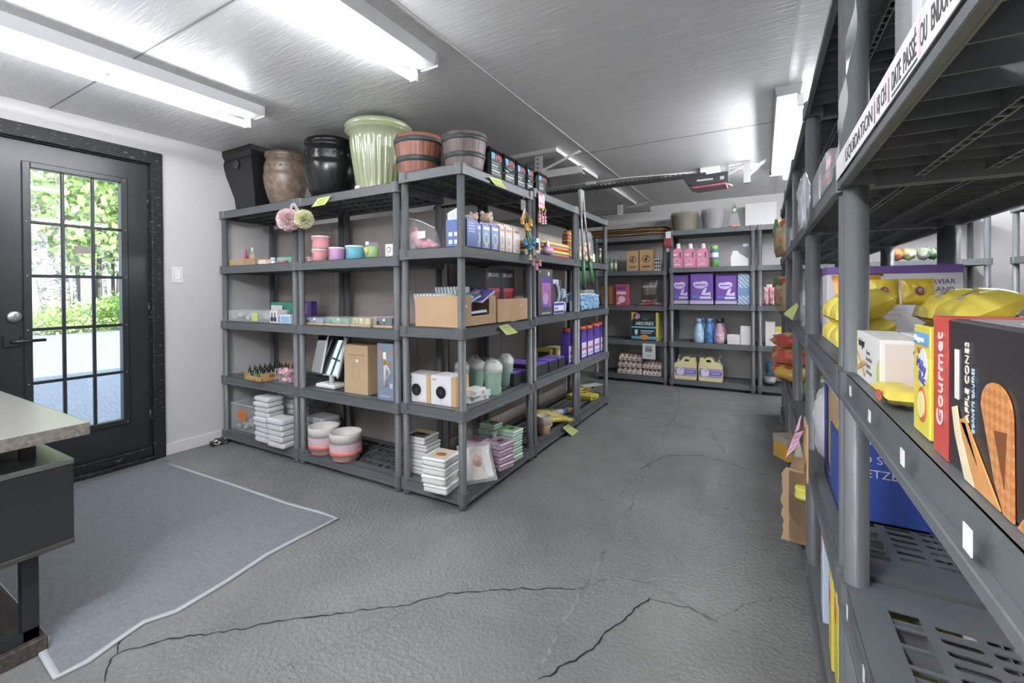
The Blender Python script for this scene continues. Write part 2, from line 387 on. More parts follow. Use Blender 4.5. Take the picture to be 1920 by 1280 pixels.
# ---------------------------------------------------------------- outdoors seen through the door glass
GR = mat('b9bcc2', .9, var=('8d929b', 60, .35, .65), bump=(90, .8))
b = MB().box(-60, XW-.14, -30, 45, -.2, -.06); struct('gravel_yard', b, GR)
struct('roof_outside', MB().box(XW-.55, XE+.4, YF-.4, YB+.5, ZC+.25, ZC+.6), mat('5a5a5a', .8))
LEAF = {}
def leaf_mat(c):
    M, nt, b = nodes_mat('leaf_'+c); L = nt.links.new; b.inputs['Base Color'].default_value = lin(c); b.inputs['Roughness'].default_value = .5
    t = nt.nodes.new('ShaderNodeBsdfTranslucent'); t.inputs[0].default_value = lin(c); x = nt.nodes.new('ShaderNodeMixShader'); x.inputs[0].default_value = .45
    L(b.outputs[0], x.inputs[1]); L(t.outputs[0], x.inputs[2]); L(x.outputs[0], nt.nodes['Material Output'].inputs[0]); return M
LM = [leaf_mat('b3d080'), leaf_mat('cbe09a'), leaf_mat('9abf6a')]
def crown_mesh(seed, n, rx, ry, z0, z1, sz):
    rnd = random.Random(seed); b = MB(); v = []; f = []
    cl = [(rnd.uniform(-rx, rx)*.8, rnd.uniform(-ry, ry)*.8, rnd.uniform(z0, z1)) for _ in range(14)]
    for _ in range(n):
        c = rnd.choice(cl); p = Vector(c)+Vector((rnd.gauss(0, .28*rx), rnd.gauss(0, .28*ry), rnd.gauss(0, .16*(z1-z0))))
        if p.z < z0*.8: continue
        u = Vector((rnd.gauss(0, 1), rnd.gauss(0, 1), rnd.gauss(0, 1))).normalized(); w = u.orthogonal().normalized(); s = sz*rnd.uniform(.6, 1.3)
        i = len(v); v += [p-u*s, p+w*s*.55, p+u*s, p-w*s*.55]; f.append((i, i+1, i+2, i+3))
    return b.add(v, f)
BIRCH = mat('cfcac2', .8, var=('5c5650', 5, .5, .62, (2, 2, 9)), bump=(14, .4)); BARK = mat('6e655c', .9, bump=(12, .5, (3, 3, .6)))
def tree(x, y, h, r, lean, mt, lm, seed, label, n=900):
    t = thing('birch_tree' if mt is BIRCH else 'forest_tree', label, 'tree', (x, y, -.06), group='trees beyond the gravel')
    MB().tube([(0, 0, -.1), (0, lean*.25, h*.25), (.1, lean*.6, h*.6), (0, lean, h)], lambda a: r*(1.15-.75*a), 12).build('trunk', mt, t)
    b = MB(); rnd = random.Random(seed)
    for k in range(7):
        z = h*(.3+.09*k); a = rnd.uniform(0, 6.28); l = h*.22
        b.tube([(0, lean*z/h, z), (.5*l*math.cos(a), lean*z/h+.5*l*math.sin(a), z+.25*l), (l*math.cos(a), lean*z/h+l*math.sin(a), z+.6*l)], lambda q: r*.28*(1.1-q), 6)
    b.build('branches', mt, t)
    crown_mesh(seed, n, h*.3, h*.3, h*.3, h*.95, .16).build('foliage', lm, t)
    return t
tree(-17.6, 3.28, 9, .26, -1.5, BIRCH, LM[1], 11, 'pale birch with thick leaning trunk seen in the left panes of the door', 1100)
tree(-18.2, 3.60, 10, .17, -.5, BIRCH, LM[0], 12, 'second pale birch trunk just behind the thick leaning birch', 900)
for i, (x, y) in enumerate([(-20, 4.45), (-19.5, 4.9), (-22, 5.6), (-20, 5.3), (-23, 6.5), (-21, 5.9), (-25, 6.6), (-24, 7.2), (-22, 6.6), (-21.5, 4.5), (-19.2, 5.35), (-23, 5.2), (-20.5, 3.9), (-24.5, 5.8)]):
    tree(x, y, 8+(i*37 % 5), .05+.018*(i % 3), .5*((i % 3)-1), BARK if i % 3 else BIRCH, LM[i % 3], 20+i, 'slim forest tree with light green leaves beyond the gravel yard', 800)
for i, (x, y) in enumerate([(-17.2, 3.2), (-17.4, 4.7), (-17.0, 5.6), (-17.6, 6.5), (-17.3, 7.4), (-18.6, 5.2), (-19, 7)]):
    t = tag(crown_mesh(60+i, 1300, .8, .8, .05, .95, .07).build('green_bush', LM[(i+1) % 3], None, (x, y, -.06)), 'low green bush along the far edge of the gravel yard', 'bush', 'bushes beyond the gravel')
# ---------------------------------------------------------------- mat on the floor
q = [on(308, 868, 2, 0), on(635, 975, 2, 0), on(105, 1272, 2, 0)]
e = [(-2.20, -.44), (-1.9, -.43), (-1.5, -.415), (-.9, -.40)]+[tuple(on(x, y, 2, 0)[:2]) for x, y in ((600, 962), (633, 974), (560, 1010), (500, 1042), (420, 1095), (330, 1148), (270, 1168), (225, 1199), (165, 1242), (106, 1272), (80, 1228))]+[(-.72, -1.408), (-1.2, -1.405), (-2.2, -1.40)]
o = thing('door_mat', 'grey ribbed door mat with a pale edge lying inside the door', 'mat', (0, 0, 0))
RUG = mat('72757a', .95, var=('7d8186', 90, .35, .65), bump=(240, .8, (1, .25, 1)))
def flat(pts, h): 
    M = Matrix.Rotation(-PI/2, 4, 'X')      # x-z outline to the floor
    return MB().prism([(x, -y) for x, y in pts], -h, M=Matrix(((1, 0, 0, 0), (0, 0, -1, 0), (0, -1, 0, 0), (0, 0, 0, 1))))
flat(e, .006).build('carpet', RUG, o)
b = MB(); b.tube([(x, y, .005) for x, y in e], .011, 6); b.v = [(x, y, max(.0, min(z, .009))) for x, y, z in b.v]; b.build('edging', mat('a4a8ad', .6), o)
# ---------------------------------------------------------------- checkout desk, left foreground
dk = thing('checkout_desk', 'black desk with grey wood top slab at the left edge of the photo', 'desk', (-.545, -1.342, 0))
WOODG = mat('7e7770', .5, var=('5e5650', 5, .35, .65, (1, 14, 14)), bump=(30, .1, (1, 8, 8)))
TOPG = mat('83817c', .28)
b = MB().box(-1.15, 0, -.75, 0, .702, .742, .002); sl = b.build('desk_top', TOPG, dk)
MB().box(0, .0015, -.75, 0, .703, .741).build('edge_band', WOODG, sl); MB().box(-1.15, 0, 0, .0015, .703, .741).build('edge_band', WOODG, sl)
BLK = mat('222427', .45)
c = MB().box(-1.1, -.055, -.72, -.025, .36, .605, .002).build('cabinet', BLK, dk)
MB().box(-1.1, -.053, -.72, -.023, .605, .622, .002).build('cabinet_top', mat('5c5e5c', .3), c); MB().box(-1.1, -.054, -.72, -.024, .345, .362, .002).build('cabinet_base', mat('3d3834', .5), c)
MB().box(-.20, -.165, -.12, -.085, .62, .705).build('riser_post', BLK, dk)
MB().box(-.95, -.915, -.12, -.085, .62, .705).build('riser_post', BLK, dk)
for x in (-.155, -1.0):
    l = MB().box(x-.02, x+.02, -.13, -.09, .05, .35, .002); l.box(x-.02, x+.02, -.66, -.62, .05, .35); l.box(x-.02, x+.02, -.66, -.09, .05, .085); l.build('leg_frame', BLK, dk)
MB().box(-1.05, -.115, -.70, -.075, 0, .05, .003).build('plinth', mat('4a3c33', .7, bump=(40, .3, (1, 8, 8)), var=('2f2a27', 7, .4, .6, (1, 10, 10))), dk)
# ---------------------------------------------------------------- ceiling lights
HOUS = mat('a0a0a0', .4); 
def strip_light(label, x, y0, y1, side=-1, k=1):
    TUB = mat('f4f8ff', .4, emit=TUBE*k)
    t = thing('strip_light', label, 'ceiling light', (x, y1, ZC), 0, 'fluorescent strip lights')
    L = y1-y0
    b = MB().prism([(-.065, 0), (-.055, -.055), (.055, -.055), (.065, 0)], -L); b.build('housing', HOUS, t)
    MB().box(-.068, .068, -.004, .003, -.062, 0, .001).build('end_cap', HOUS, t)
    for n, yy in enumerate([y for y in (-.03, -L*.5+.02, -L*.5-.06, -L+.03)]):
        MB().box(side*.055-.016, side*.055+.016, yy-.012, yy+.012, -.115, -.05, .002).build('lamp_holder', mat('d9d9d6', .4), t)
    MB().cyl(0, 0, 0, 1, .019, 14).build('tube', TUB, t, (side*.055, -.035, -.095), (PI/2, 0, 0)).scale = (1, 1, L-.07)
    return t
strip_light('long fluorescent strip light on the ceiling near the door wall', -1.29, -3.1, -.30)
strip_light('fluorescent strip light on the ceiling above the middle of the floor', -.03, -3.1, -.24)
strip_light('fluorescent strip light at the far right above the right shelving row', 1.47, 1.0, 3.0, 1, 2.7)
strip_light('unseen strip light added to brighten the back, over the right corner', 2.55, .2, 3.7, 1, 3)  # added lamp, hidden beyond the right row, lifts the back wall
strip_light('unseen strip light added as frontal fill, on the ceiling behind the viewpoint', .55, -3.2, -2.15, 1, 9)  # added lamp out of view, strong fill for shelf fronts and interiors
# ---------------------------------------------------------------- garage door opener and tracks
WH = mat('cfcdca', .45); GALV = mat('8e908e', .4, .6); BLACK = mat('1d1e20', .45)
def seg(b, p, q, w=.02, h=.02):
    p, q = Vector(p), Vector(q); t = (q-p); L = t.length; M = Matrix.Translation(p) @ t.to_track_quat('X', 'Z').to_matrix().to_4x4()
    return b.box(0, L, -w/2, w/2, -h/2, h/2, 0, M)
b = MB(); yb0, yb1 = 1.33, 3.92; xb = -.08
b.box(xb-.045, xb+.045, yb0, 2.35, ZC-.03, ZC); b.box(xb-.045, xb+.045, 2.72, yb1, ZC-.03, ZC); b.box(-1.6, xb-.045, yb0, yb0+.09, ZC-.03, ZC)
struct('trim_5', b, WH)
YO = 2.55
op = thing('garage_door_opener', 'garage door opener hanging from the ceiling with its long dark rail', 'door opener', (0, YO, 0))
pa = on(1290, 338, 1, YO); xr = pa.x; zr = pa.z; pl_ = on(1035, 347, 1, YO); xm1 = on(1362, 345, 1, YO).x
b = MB(); seg(b, (-2.2, 0, zr+.035), (xr+.15, 0, zr+.035), .035, .03); b.build('rail', mat('3b3c3b', .4, .5), op)
b = MB(); n = 60
for i in range(n): x = -1.9+i*(xr+1.9)/n; b.box(x, x+.012, -.02, -.016, zr+.052, zr+.062)
b.build('drive_chain', mat('2a2a2a', .4, .7), op)
hm = zr-on(1330, 352, 1, YO).z+.02
mo = MB().prism([(xr-.03, zr-.005), (xm1+.02, zr+.01), (xm1+.02, zr-.075), (xr+.06, zr-.085), (xr+.01, zr-.06)], .26, M=Matrix.Translation((0, -.13, 0))).build('motor_unit', mat('26282b', .4), op)
MB().box(xr+.09, xr+.22, -.132, -.13, zr-.05, zr-.035).build('name_plate', mat('9aa1a6', .4), mo); MB().box(xm1-.04, xm1-.01, -.132, -.13, zr-.055, zr-.028).build('button', mat('a08f8c', .4), mo)
MB().prism([(xr+.02, zr-.085), (xm1+.01, zr-.075), (xm1, zr-.095), (xr+.07, zr-.105)], .22, M=Matrix.Translation((0, -.11, 0))).build('light_lens', mat('8c4a55', .3), mo)
b = MB(); seg(b, (xm1+.005, 0, zr), (xm1+.005, 0, ZC), .03, .03); b.build('hanger_strap', GALV, op)
bd = MB().box(xr-.25, xm1+.25, .10, .24, ZC-.025, ZC).build('mounting_board', WH, op)
MB().box(xr+.10, xr+.26, .02, .14, ZC-.09, ZC-.0, .004).build('outlet_box', WH, op)
b = MB(); b.tube([(xr+.2, .06, ZC-.09), (xr+.22, .02, ZC-.18), (xr+.3, .0, zr-.06), (xm1+.05, -.03, zr-.1)], .006, 6); b.build('power_cord', WH, op)
b = MB(); b.tube([(xr+.25, .06, ZC-.07), (xr+.33, .03, ZC-.16), (xm1+.0, 0, zr-.0), (xm1+.1, 0, zr+.05), (xm1+.12, .02, ZC-.05)], .006, 6); b.build('power_cord', WH, op)
b = MB(); seg(b, (xm1+.16, 0, ZC-.19), (xm1+.16, 0, ZC), .045, .05); b.build('rear_bracket', GALV, op)
b = MB(); seg(b, (xm1+.18, 0, ZC-.12), (xm1+.30, -.02, ZC-.01), .04, .008); seg(b, (xm1+.0, 0, zr+.08), (xm1+.18, 0, zr+.09), .02, .008); b.build('brace', WH, op)
b = MB(); b.tube([(-2.2, -.02, ZC-.02), (.2, -.02, ZC-.012), (xr-.25, .05, ZC-.012), (xr+.12, .08, ZC-.03)], .007, 6); b.build('wire', WH, op)
MB().box(-.22, -.12, -.035, .0, ZC-.035, ZC-.005).build('wire_clip', WH, op)
def track(label, y, px1, py1, m, wy):
    e = on(px1, py1, 1, y); t = thing('door_track', label, 'track', (e.x, y, e.z), 0)
    b = MB().box(-2.4, 0, -.03, .03, -.028, -.024); b.box(-2.4, 0, -.032, -.028, -.028, .028); b.box(-2.4, 0, .0, .03, .024, .028); b.build('rail', m, t)
    b = MB(); hx = -.36; zt = ZC-e.z-.03
    b.box(hx-.04, hx-.035, -.03, .01, -.05, zt); b.box(hx-.04, hx+.03, -.034, -.03, -.05, zt)
    seg(b, (hx, 0, -.0+zt*.25), (hx+.33, 0, zt), .035, .006); b.build('hanger', WH if y < 2 else WH, t)
    b = MB()
    for i in range(5): b.box(hx-.018, hx-.006, -.036, -.034, -.02+i*.035, -.005+i*.035)
    b.build('slot_holes', mat('5a5856', .7), t)
    return t
track('white garage door track hanging near the black pails', 1.42, 1094, 318, WH, 0)
track('grey garage door track hanging along the back wall', 3.84, 1220, 391, mat('7b7f7c', .4, .3), 0)
# ================================================================ shelving units
H = [.033, .468, .903, 1.338, 1.773]; RIM = .058
SHM = mat('5c6062', .42, bump=(220, .12)); POSTM = mat('5e6264', .4, bump=(160, .08, (1, 1, .15)))
def stadium(cx, cy, l, w, n=5):
    r = w/2; P = []
    for k in range(n+1): a = -PI/2+PI*k/n; P.append((cx+l/2-r+r*math.cos(a), cy+r*math.sin(a)))
    for k in range(n+1): a = PI/2+PI*k/n; P.append((cx-l/2+r+r*math.cos(a), cy+r*math.sin(a)))
    return P
SHELF = {}
def shelf_mesh(L, D):
    k = (round(L, 3), round(D, 3))
    if k in SHELF: return SHELF[k]
    b = MB(); t = .004; i = .011
    b.box(.05, L-.05, i, i+t, -RIM, -.0005); b.box(.05, L-.05, D-i-t, D-i, -RIM, -.0005)
    b.box(i, i+t, .05, D-.05, -RIM, -.0005); b.box(L-i-t, L-i, .05, D-.05, -RIM, -.0005)
    for q in (.0, ):
        b.box(.045, L-.045, 0, i+.001, -RIM, -RIM+.015, .0015); b.box(.045, L-.045, D-i-.001, D, -RIM, -RIM+.015, .0015)
        b.box(0, i+.001, .045, D-.045, -RIM, -RIM+.015, .0015); b.box(L-i-.001, L, .045, D-.045, -RIM, -RIM+.015, .0015)
    for x in (.03, L-.03):
        for y in (.03, D-.03):
            out = []
            for a in range(20):
                an = 2*PI*a/20; c_, s_ = math.cos(an), math.sin(an); e = (abs(c_)**4+abs(s_)**4)**-.25; out.append((x+.0305*c_*e, y+.0305*s_*e))
            v = [(p[0], p[1], z) for z in (-RIM-.001, .001) for p in out]; n = 20
            b.add(v, [(a, (a+1) % n, (a+1) % n+n, a+n) for a in range(n)]+[tuple(range(n))[::-1], tuple(range(n, 2*n))])
    # top plate with pockets and slots
    holes = []; y0, y1 = .068, D-.068; span = y1-y0; nb = 3 if D > .4 else 2
    pk = .045; sw = (span-pk*2)/2
    xs = [x for x in (.085+.052*j for j in range(int((L-.17)/.052)))]
    off = (L-(xs[-1]+.04-xs[0]))/2-xs[0]
    for x in xs:
        for yy in (y0, y1-pk): holes.append([(x+off, yy), (x+off+.045, yy), (x+off+.045, yy+pk), (x+off, yy+pk)])
    ns = int((L-.18)/.032); o2 = (L-ns*.032)/2+.016
    for j in range(ns):
        if abs(j-(ns-1)/2) < 1: continue
        cy0 = y0+pk+.012; w = (sw*2-.024)/3
        for c in range(3):
            holes.append([(p[1], p[0]) for p in stadium(cy0+w*(c+.5), o2+j*.032, w*.84, .016)])
    M = Matrix(((1, 0, 0, 0), (0, 0, 1, 0), (0, 1, 0, -.003), (0, 0, 0, 1)))
    b.prism([(i, i), (L-i, i), (L-i, D-i), (i, D-i)], .003, M=M, holes=holes)
    # ribs and ladder beams below
    nr = int((L-.1)/.068); st = (L-.1)/nr
    for j in range(1, nr): b.box(.05+j*st-.0015, .05+j*st+.0015, i+t, D-i-t, -.044, -.003)
    for yy in (y0+pk+.004, D/2-.008, y1-pk-.020):
        b.box(.05, L-.05, yy, yy+.003, -.052, -.003); b.box(.05, L-.05, yy+.013, yy+.016, -.052, -.003)
        for j in range(int((L-.12)/.034)): b.box(.06+j*.034, .066+j*.034, yy, yy+.016, -.052, -.048)
    me = bpy.data.meshes.new('shelf'); me.from_pydata(b.v, [], b.f); me.materials.append(SHM); me.update()
    SHELF[k] = me; return me
POST = {}
def post_mesh(h):
    k = round(h, 3)
    if k not in POST:
        b = MB().lathe([(.0225, 0), (.0225, .02), (.0215, .022), (.0215, h)], 24, fn=lambda a, z: 1+.03*math.cos(4*a)); b.build('tmp', POSTM)
        o = bpy.data.objects['tmp']; POST[k] = o.data; o.data.name = 'post'; bpy.data.objects.remove(o)
    return POST[k]
UN = {}
def unit(key, label, x, y, rot, L, D, s):
    t = thing('shelving_unit', label, 'shelf', (x, y, 0), rot, 'dark grey plastic shelving units')
    for k in range(5):
        o = bpy.data.objects.new('shelf', shelf_mesh(L, D)); COL.objects.link(o); o.parent = t; o.location = (0, 0, H[k]*s+RIM)
    hp = H[4]*s+RIM-.004
    for px in (.03, L-.03):
        for py in (.03, D-.03):
            o = bpy.data.objects.new('post', post_mesh(hp)); COL.objects.link(o); o.parent = t; o.location = (px, py, 0)
    UN[key] = s; return t
q = PI/2
unit('A', 'dark grey shelving unit in the corner beside the left wall and light switch', -2.3051, 0, 0, .925, .45, .976)
unit('B', 'dark grey shelving unit holding the pink and teal candle tubs', -1.3745, 0, 0, .921, .45, .976)
unit('C', 'dark grey shelving unit at the outer corner with the half barrels on top', 0, 0, q, .858, .448, 1)
unit('D', 'dark grey shelving unit behind the corner unit, with the striped cushions', 0, .8621, q, .858, .448, 1.0175)
unit('E', 'dark grey shelving unit at the aisle end with purple detergent bottles', 0, 1.7246, q, .863, .448, 1.0175)
unit('F', 'dark grey back wall shelving unit with flattened cardboard on top', -.565, 3.79, 0, .915, .45, 1.0)
unit('G', 'dark grey back wall shelving unit with pink jugs and purple packs', .3691, 3.7663, 0, .912, .45, 1.0167)
unit('H', 'dark grey back wall shelving unit right of the pink jugs, partly hidden', 1.2875, 3.7663, 0, .912, .45, 1.0167)
unit('I', 'dark grey back wall shelving unit seen through the right shelving row', 2.206, 3.7663, 0, .912, .45, 1.0167)
unit('J', 'dark grey shelving unit in the far right corner behind the white boards', 3.2, 3.72, -q, .70, .45, 1.0167)
unit('R1', 'nearest dark grey shelving unit at the right edge with the handwritten paper strip', 1.484, -.7018, -q, .914, .45, 1.0246)
unit('R2', 'second dark grey shelving unit of the right row, with yellow chip bags', 1.484, .2175, -q, .914, .45, 1.0246)
unit('R3', 'third dark grey shelving unit of the right row', 1.484, 1.112, -q, .889, .45, 1.0246)
unit('R4', 'fourth dark grey shelving unit at the far end of the right row', 1.484, 2.02, -q, .902, .45, 1.0246)
unit('R5', 'last dark grey shelving unit of the right row, next to the back wall units', 1.484, 2.93, -q, .902, .45, 1.0246)
def T(u, k): return H[k]*UN[u]+RIM+.0015
# ---------------------------------------------------------------- placing things on the shelves (origin = front left bottom corner)
def pl(u, k, off, px0, px1, pyt=None, lift=0):
    """-> location, rotation, width, height of a box whose front face stands `off` behind the unit's front edge"""
    z = T(u, k)+lift; py = 560
    if u in 'AB': a, c = on(px0, pyt or py, 1, off), on(px1, pyt or py, 1, off); w = c.x-a.x; loc = (a.x, off, z); r = 0
    elif u == 'Cf': pass
    elif u in 'CDE': a, c = on(px0, pyt or py, 0, -off), on(px1, pyt or py, 0, -off); w = c.y-a.y; loc = (-off, a.y, z); r = q
    elif u in 'FGHI': f = (3.79 if u == 'F' else 3.7663)+off; a, c = on(px0, pyt or py, 1, f), on(px1, pyt or py, 1, f); w = c.x-a.x; loc = (a.x, f, z); r = 0
    else: f = 1.484+off; a, c = on(px0, pyt or py, 0, f), on(px1, pyt or py, 0, f); w = a.y-c.y; loc = (f, a.y, z); r = -q
    return loc, r, w, (a.z-z if pyt else 0)
def plr(u, k, off, px0, px1, pyt, lift=0, px=None):
    """round things: centre stands `off` behind the unit's front edge; -> as pl, with width = diameter"""
    z = T('C' if u == 'Cf' else u, k)+lift; r0, r1 = ray(px0, pyt), ray(px1, pyt); r0.z = r1.z = 0; r0.normalize(); r1.normalize()
    h = math.acos(min(1, r0.dot(r1)))/2; xm = px1 and (r0+r1).normalized()
    if u in 'AB' or u == 'Cf': ax, v, ro = 1, off, 0
    elif u in 'CDE': ax, v, ro = 0, -off, q
    elif u in 'FGHI': ax, v, ro = 1, (3.79 if u == 'F' else 3.7663)+off, 0
    else: ax, v, ro = 0, 1.484+off, -q
    t_ = (v-CAM[ax])/xm[ax]; c = CAM+xm*t_; rr = t_*math.sin(h)
    d = ray((px0+px1)/2, pyt); zt = CAM.z+d.z*t_/math.hypot(d.x, d.y)
    return (c.x-rr*math.cos(ro), c.y-rr*math.sin(ro), z), ro, 2*rr, zt-z
def plc(k, off, px0, px1, pyt=None, lift=0):       # front (short) side of the corner unit C
    z = T('C', k)+lift; a, c = on(px0, pyt or 560, 1, off), on(px1, pyt or 560, 1, off)
    return (a.x, off, z), 0, c.x-a.x, (a.z-z if pyt else 0)
def mk(name, label, cat, P, group=None): return thing(name, label, cat, P[0], P[1], group)
def one(name, label, cat, P, mb, m, group=None): return tag(mb.build(name, m, None, P[0], P[1]), label, cat, group)
# ================================================================ goods on units A to E
def shift(P, dx, dy=0, dz=0):
    (x, y, z), r = P[0], P[1]; c, s = math.cos(r), math.sin(r); return ((x+dx*c-dy*s, y+dx*s+dy*c, z+dz), r)+tuple(P[2:])
def carton(name, label, cat, P, d, m, group=None, h=None, w=None, c=.0015, bare=False):
    w = w or P[2]; h = h or P[3]; b = MB().box(0, w, 0, d, 0, h, c)
    if bare: return one(name, label, cat, P, b, m, group)
    t = mk(name, label, cat, P, group); b.build('carton', m, t); t['w'] = w; t['h'] = h; t['d'] = d
    del t['w'], t['h'], t['d']; return t
K = mat
KRAFT = K('c3a67e', .7, bump=(60, .05), var=('b4966e', 3, .3, .7)); WHT = K('e6e3e0', .5); BLKP = K('202225', .45); GOLD = K('c3a04a', .3, .8)
INK = K('2a2a2c', .6); WINK = K('efefef', .6)
FILM = clear('e8edf0', .16, .12); FILM2 = clear('e4e8ea', .34, .18); ACR = clear('dfe4e6', .16, .06)
# --- big planters along the top
def ctr(P, d=None): return shift(P, P[2]/2, 0)
P = pl('A', 4, .045, 412, 469, 285); w, h = P[2]+.005, P[3]; hw = w/2
t = mk('square_planter', 'tall square black planter with a rosette in the corner on the top shelf', 'planter', shift(P, hw, hw))
prof = [(hw*.60, 0), (hw*.66, h*.25), (hw*.80, h*.5), (hw*.93, h*.72), (hw*.95, h*.80), (hw*.90, h*.845), (hw*.98, h*.90), (hw, h*.91), (hw, h), (hw*.92, h), (hw*.86, h*.7), (hw*.5, .02)]
M45 = Matrix.Rotation(PI/4, 4, 'Z') @ Matrix.Scale(2**.5, 4, (1, 0, 0)) @ Matrix.Scale(2**.5, 4, (0, 1, 0))
PLB = K('1d1e1f', .42, bump=(60, .05))
MB().lathe(prof, 4, smooth=False, M=M45).build('pot_body', PLB, t)
b = MB().lathe([(.035, 0), (.038, .004), (.030, .008), (.022, .006), (.012, .010), (0, .011)], 20, fn=lambda a, z: 1+.1*math.cos(8*a))
b.build('rosette', K('4a4340', .5), t, (0, -hw*.945, h*.74), (PI/2+.05, 0, 0))
def pot(name, label, cat, P, prof, m, part='pot_body', fn=None, n=48, group=None):
    r = P[2]/2; h = P[3]; t = mk(name, label, cat, ctr(P), group)
    MB().lathe([(a*r, z*h) for a, z in prof], n, fn=fn).build(part, m, t); return t, r, h
def swirl_band(t, r, h, z, m, n=22):
    for i in range(n):
        a0 = 2*PI*i/n; pts = []; b = MB()
        for k in range(13):
            u = k/12; ang = 4.6*u; rr = .42*(1-u*.75); pts.append((a0+(u*0+rr*math.cos(ang)*.55)*2*PI/n, z+rr*math.sin(ang)*.05*h*2))
        b.tube([(r*math.cos(a), r*math.sin(a), zz) for a, zz in pts], .0035, 5); b.build('scroll_relief', m, t)
PROF = [(.56, 0), (.63, .03), (.80, .2), (.94, .40), (1, .55), (.985, .615), (.955, .64), (.965, .66), (.935, .78), (.945, .80), (.90, .84), (.865, .88), (.88, .91), (.925, .935), (.93, .97), (.90, 1), (.83, 1), (.80, .9), (.8, .6), (.45, .04)]
BRN = K('8a7663', .32, var=('6d5743', 26, .35, .65), bump=(70, .12))
P = plr('A', 4, .24, 492, 577, 291)
t, r, h = pot('round_planter', 'brown glazed round planter with a relief band next to the square black planter', 'planter', P, PROF, BRN)
swirl_band(t, r*.955, h, h*.72, BRN); 
def sticker(t, x, y, z, s=.02, rot=0, name='price_sticker'): return MB().box(-s/2, s/2, -.001, 0, -s*.4, s*.4).build(name, WHT, t, (x, y, z), (0, 0, rot))
sticker(t, -r*.62, -r*.735, h*.5, .022, -.7)
BKG = K('17191b', .25, bump=(90, .04))
P = plr('B', 4, .232, 566, 672, 268)
t, r, h = pot('round_planter', 'glossy black round planter with a scroll band left of the green planter', 'planter', P, PROF, BKG)
swirl_band(t, r*.955, h, h*.72, K('3a3532', .4)); sticker(t, -r*.66, -r*.66, h*.52, .022, -.75)
GRN = K('9aa37c', .16, bump=(40, .05))
P = plr('B', 4, .24, 645, 773, 238); P = P[:3]+(min(P[3], ZC-P[0][2]-.015),)
def flute(a, z): return 1+(.028*max(-.7, math.cos(26*a)) if .10 < z < .345 else 0)
prof = [(.60, 0), (.66, .005), (.655, .05), (.66, .10), (.685, .20), (.72, .32), (.76, .45), (.80, .6), (.835, .72), (.85, .79), (.86, .80), (.87, .83), (.935, .86), (.99, .885), (.985, .91), (.965, .915), (1, .94), (1, .965), (.98, .98), (.95, 1), (.88, 1), (.84, .85), (.6, .05)]
r = P[2]/2; h = P[3]; t = mk('fluted_planter', 'tall pale green glazed planter with vertical flutes touching the ceiling', 'planter', ctr(P))
MB().lathe([(a*r, z*h) for a, z in prof], 104, fn=lambda a, z: 1+(.03*math.cos(26*a) if .09*h < z < .76*h else 0)).build('pot_body', GRN, t)
sticker(t, -r*.25, -r*.64, .03, .04, 0)
WOODR = K('7d4a38', .45, var=('a0644c', 5, .35, .65, (3, 3, .4)), bump=(20, .2, (3, 3, .3))); WOODG2 = K('5d4d4a', .5, var=('7b6966', 5, .35, .65, (3, 3, .4)), bump=(20, .25, (3, 3, .3)))
HOOP = K('3e4345', .45, .2)
def barrel(label, P, m, prof_r=(.78, 1.0)):
    r = P[2]/2; h = P[3]; t = mk('half_barrel_planter', label, 'planter', ctr(P), 'half barrel planters')
    f = lambda z: prof_r[0]+(prof_r[1]-prof_r[0])*(z/h)**.8
    n = 120; zz = [h*i/10 for i in range(11)]
    MB().lathe([(r*f(z)*.985, z) for z in zz]+[(r*.90, h), (r*.88, h*.9), (r*.7, .03)], n, fn=lambda a, z: 1-(.022 if (a*20/(2*PI)) % 1 < .06 else 0)).build('staves', m, t)
    for z0, z1 in ((.34, .47), (.80, .92)):
        hp = MB().lathe([(r*f(z0*h), z0*h), (r*f(z0*h)*1.018, z0*h+.002), (r*f(z1*h)*1.018, z1*h-.002), (r*f(z1*h), z1*h)], 60, caps=False).build('hoop', HOOP, t)
        b = MB()
        for k in (-1, 0, 1): b.blob((r*f(z0*h)*1.015*math.sin(.2+k*.09), -r*f(z0*h)*1.015*math.cos(.2+k*.09), (z0+z1)/2*h), (.004, .004, .004), 1)
        b.build('rivets', BLKP, hp)
    return t, r, h
P = plr('Cf', 4, .18, 737, 831, 262); t, r, h = barrel('red-brown half barrel planter with dark hoops above the corner unit', P, WOODR)
sticker(t, -r*.73, -r*.64, h*.66, .02, -.8)
P = plr('Cf', 4, .215, 827, 914, 258); barrel('grey-brown half barrel planter with dark hoops left of the black pails', P, WOODG2)
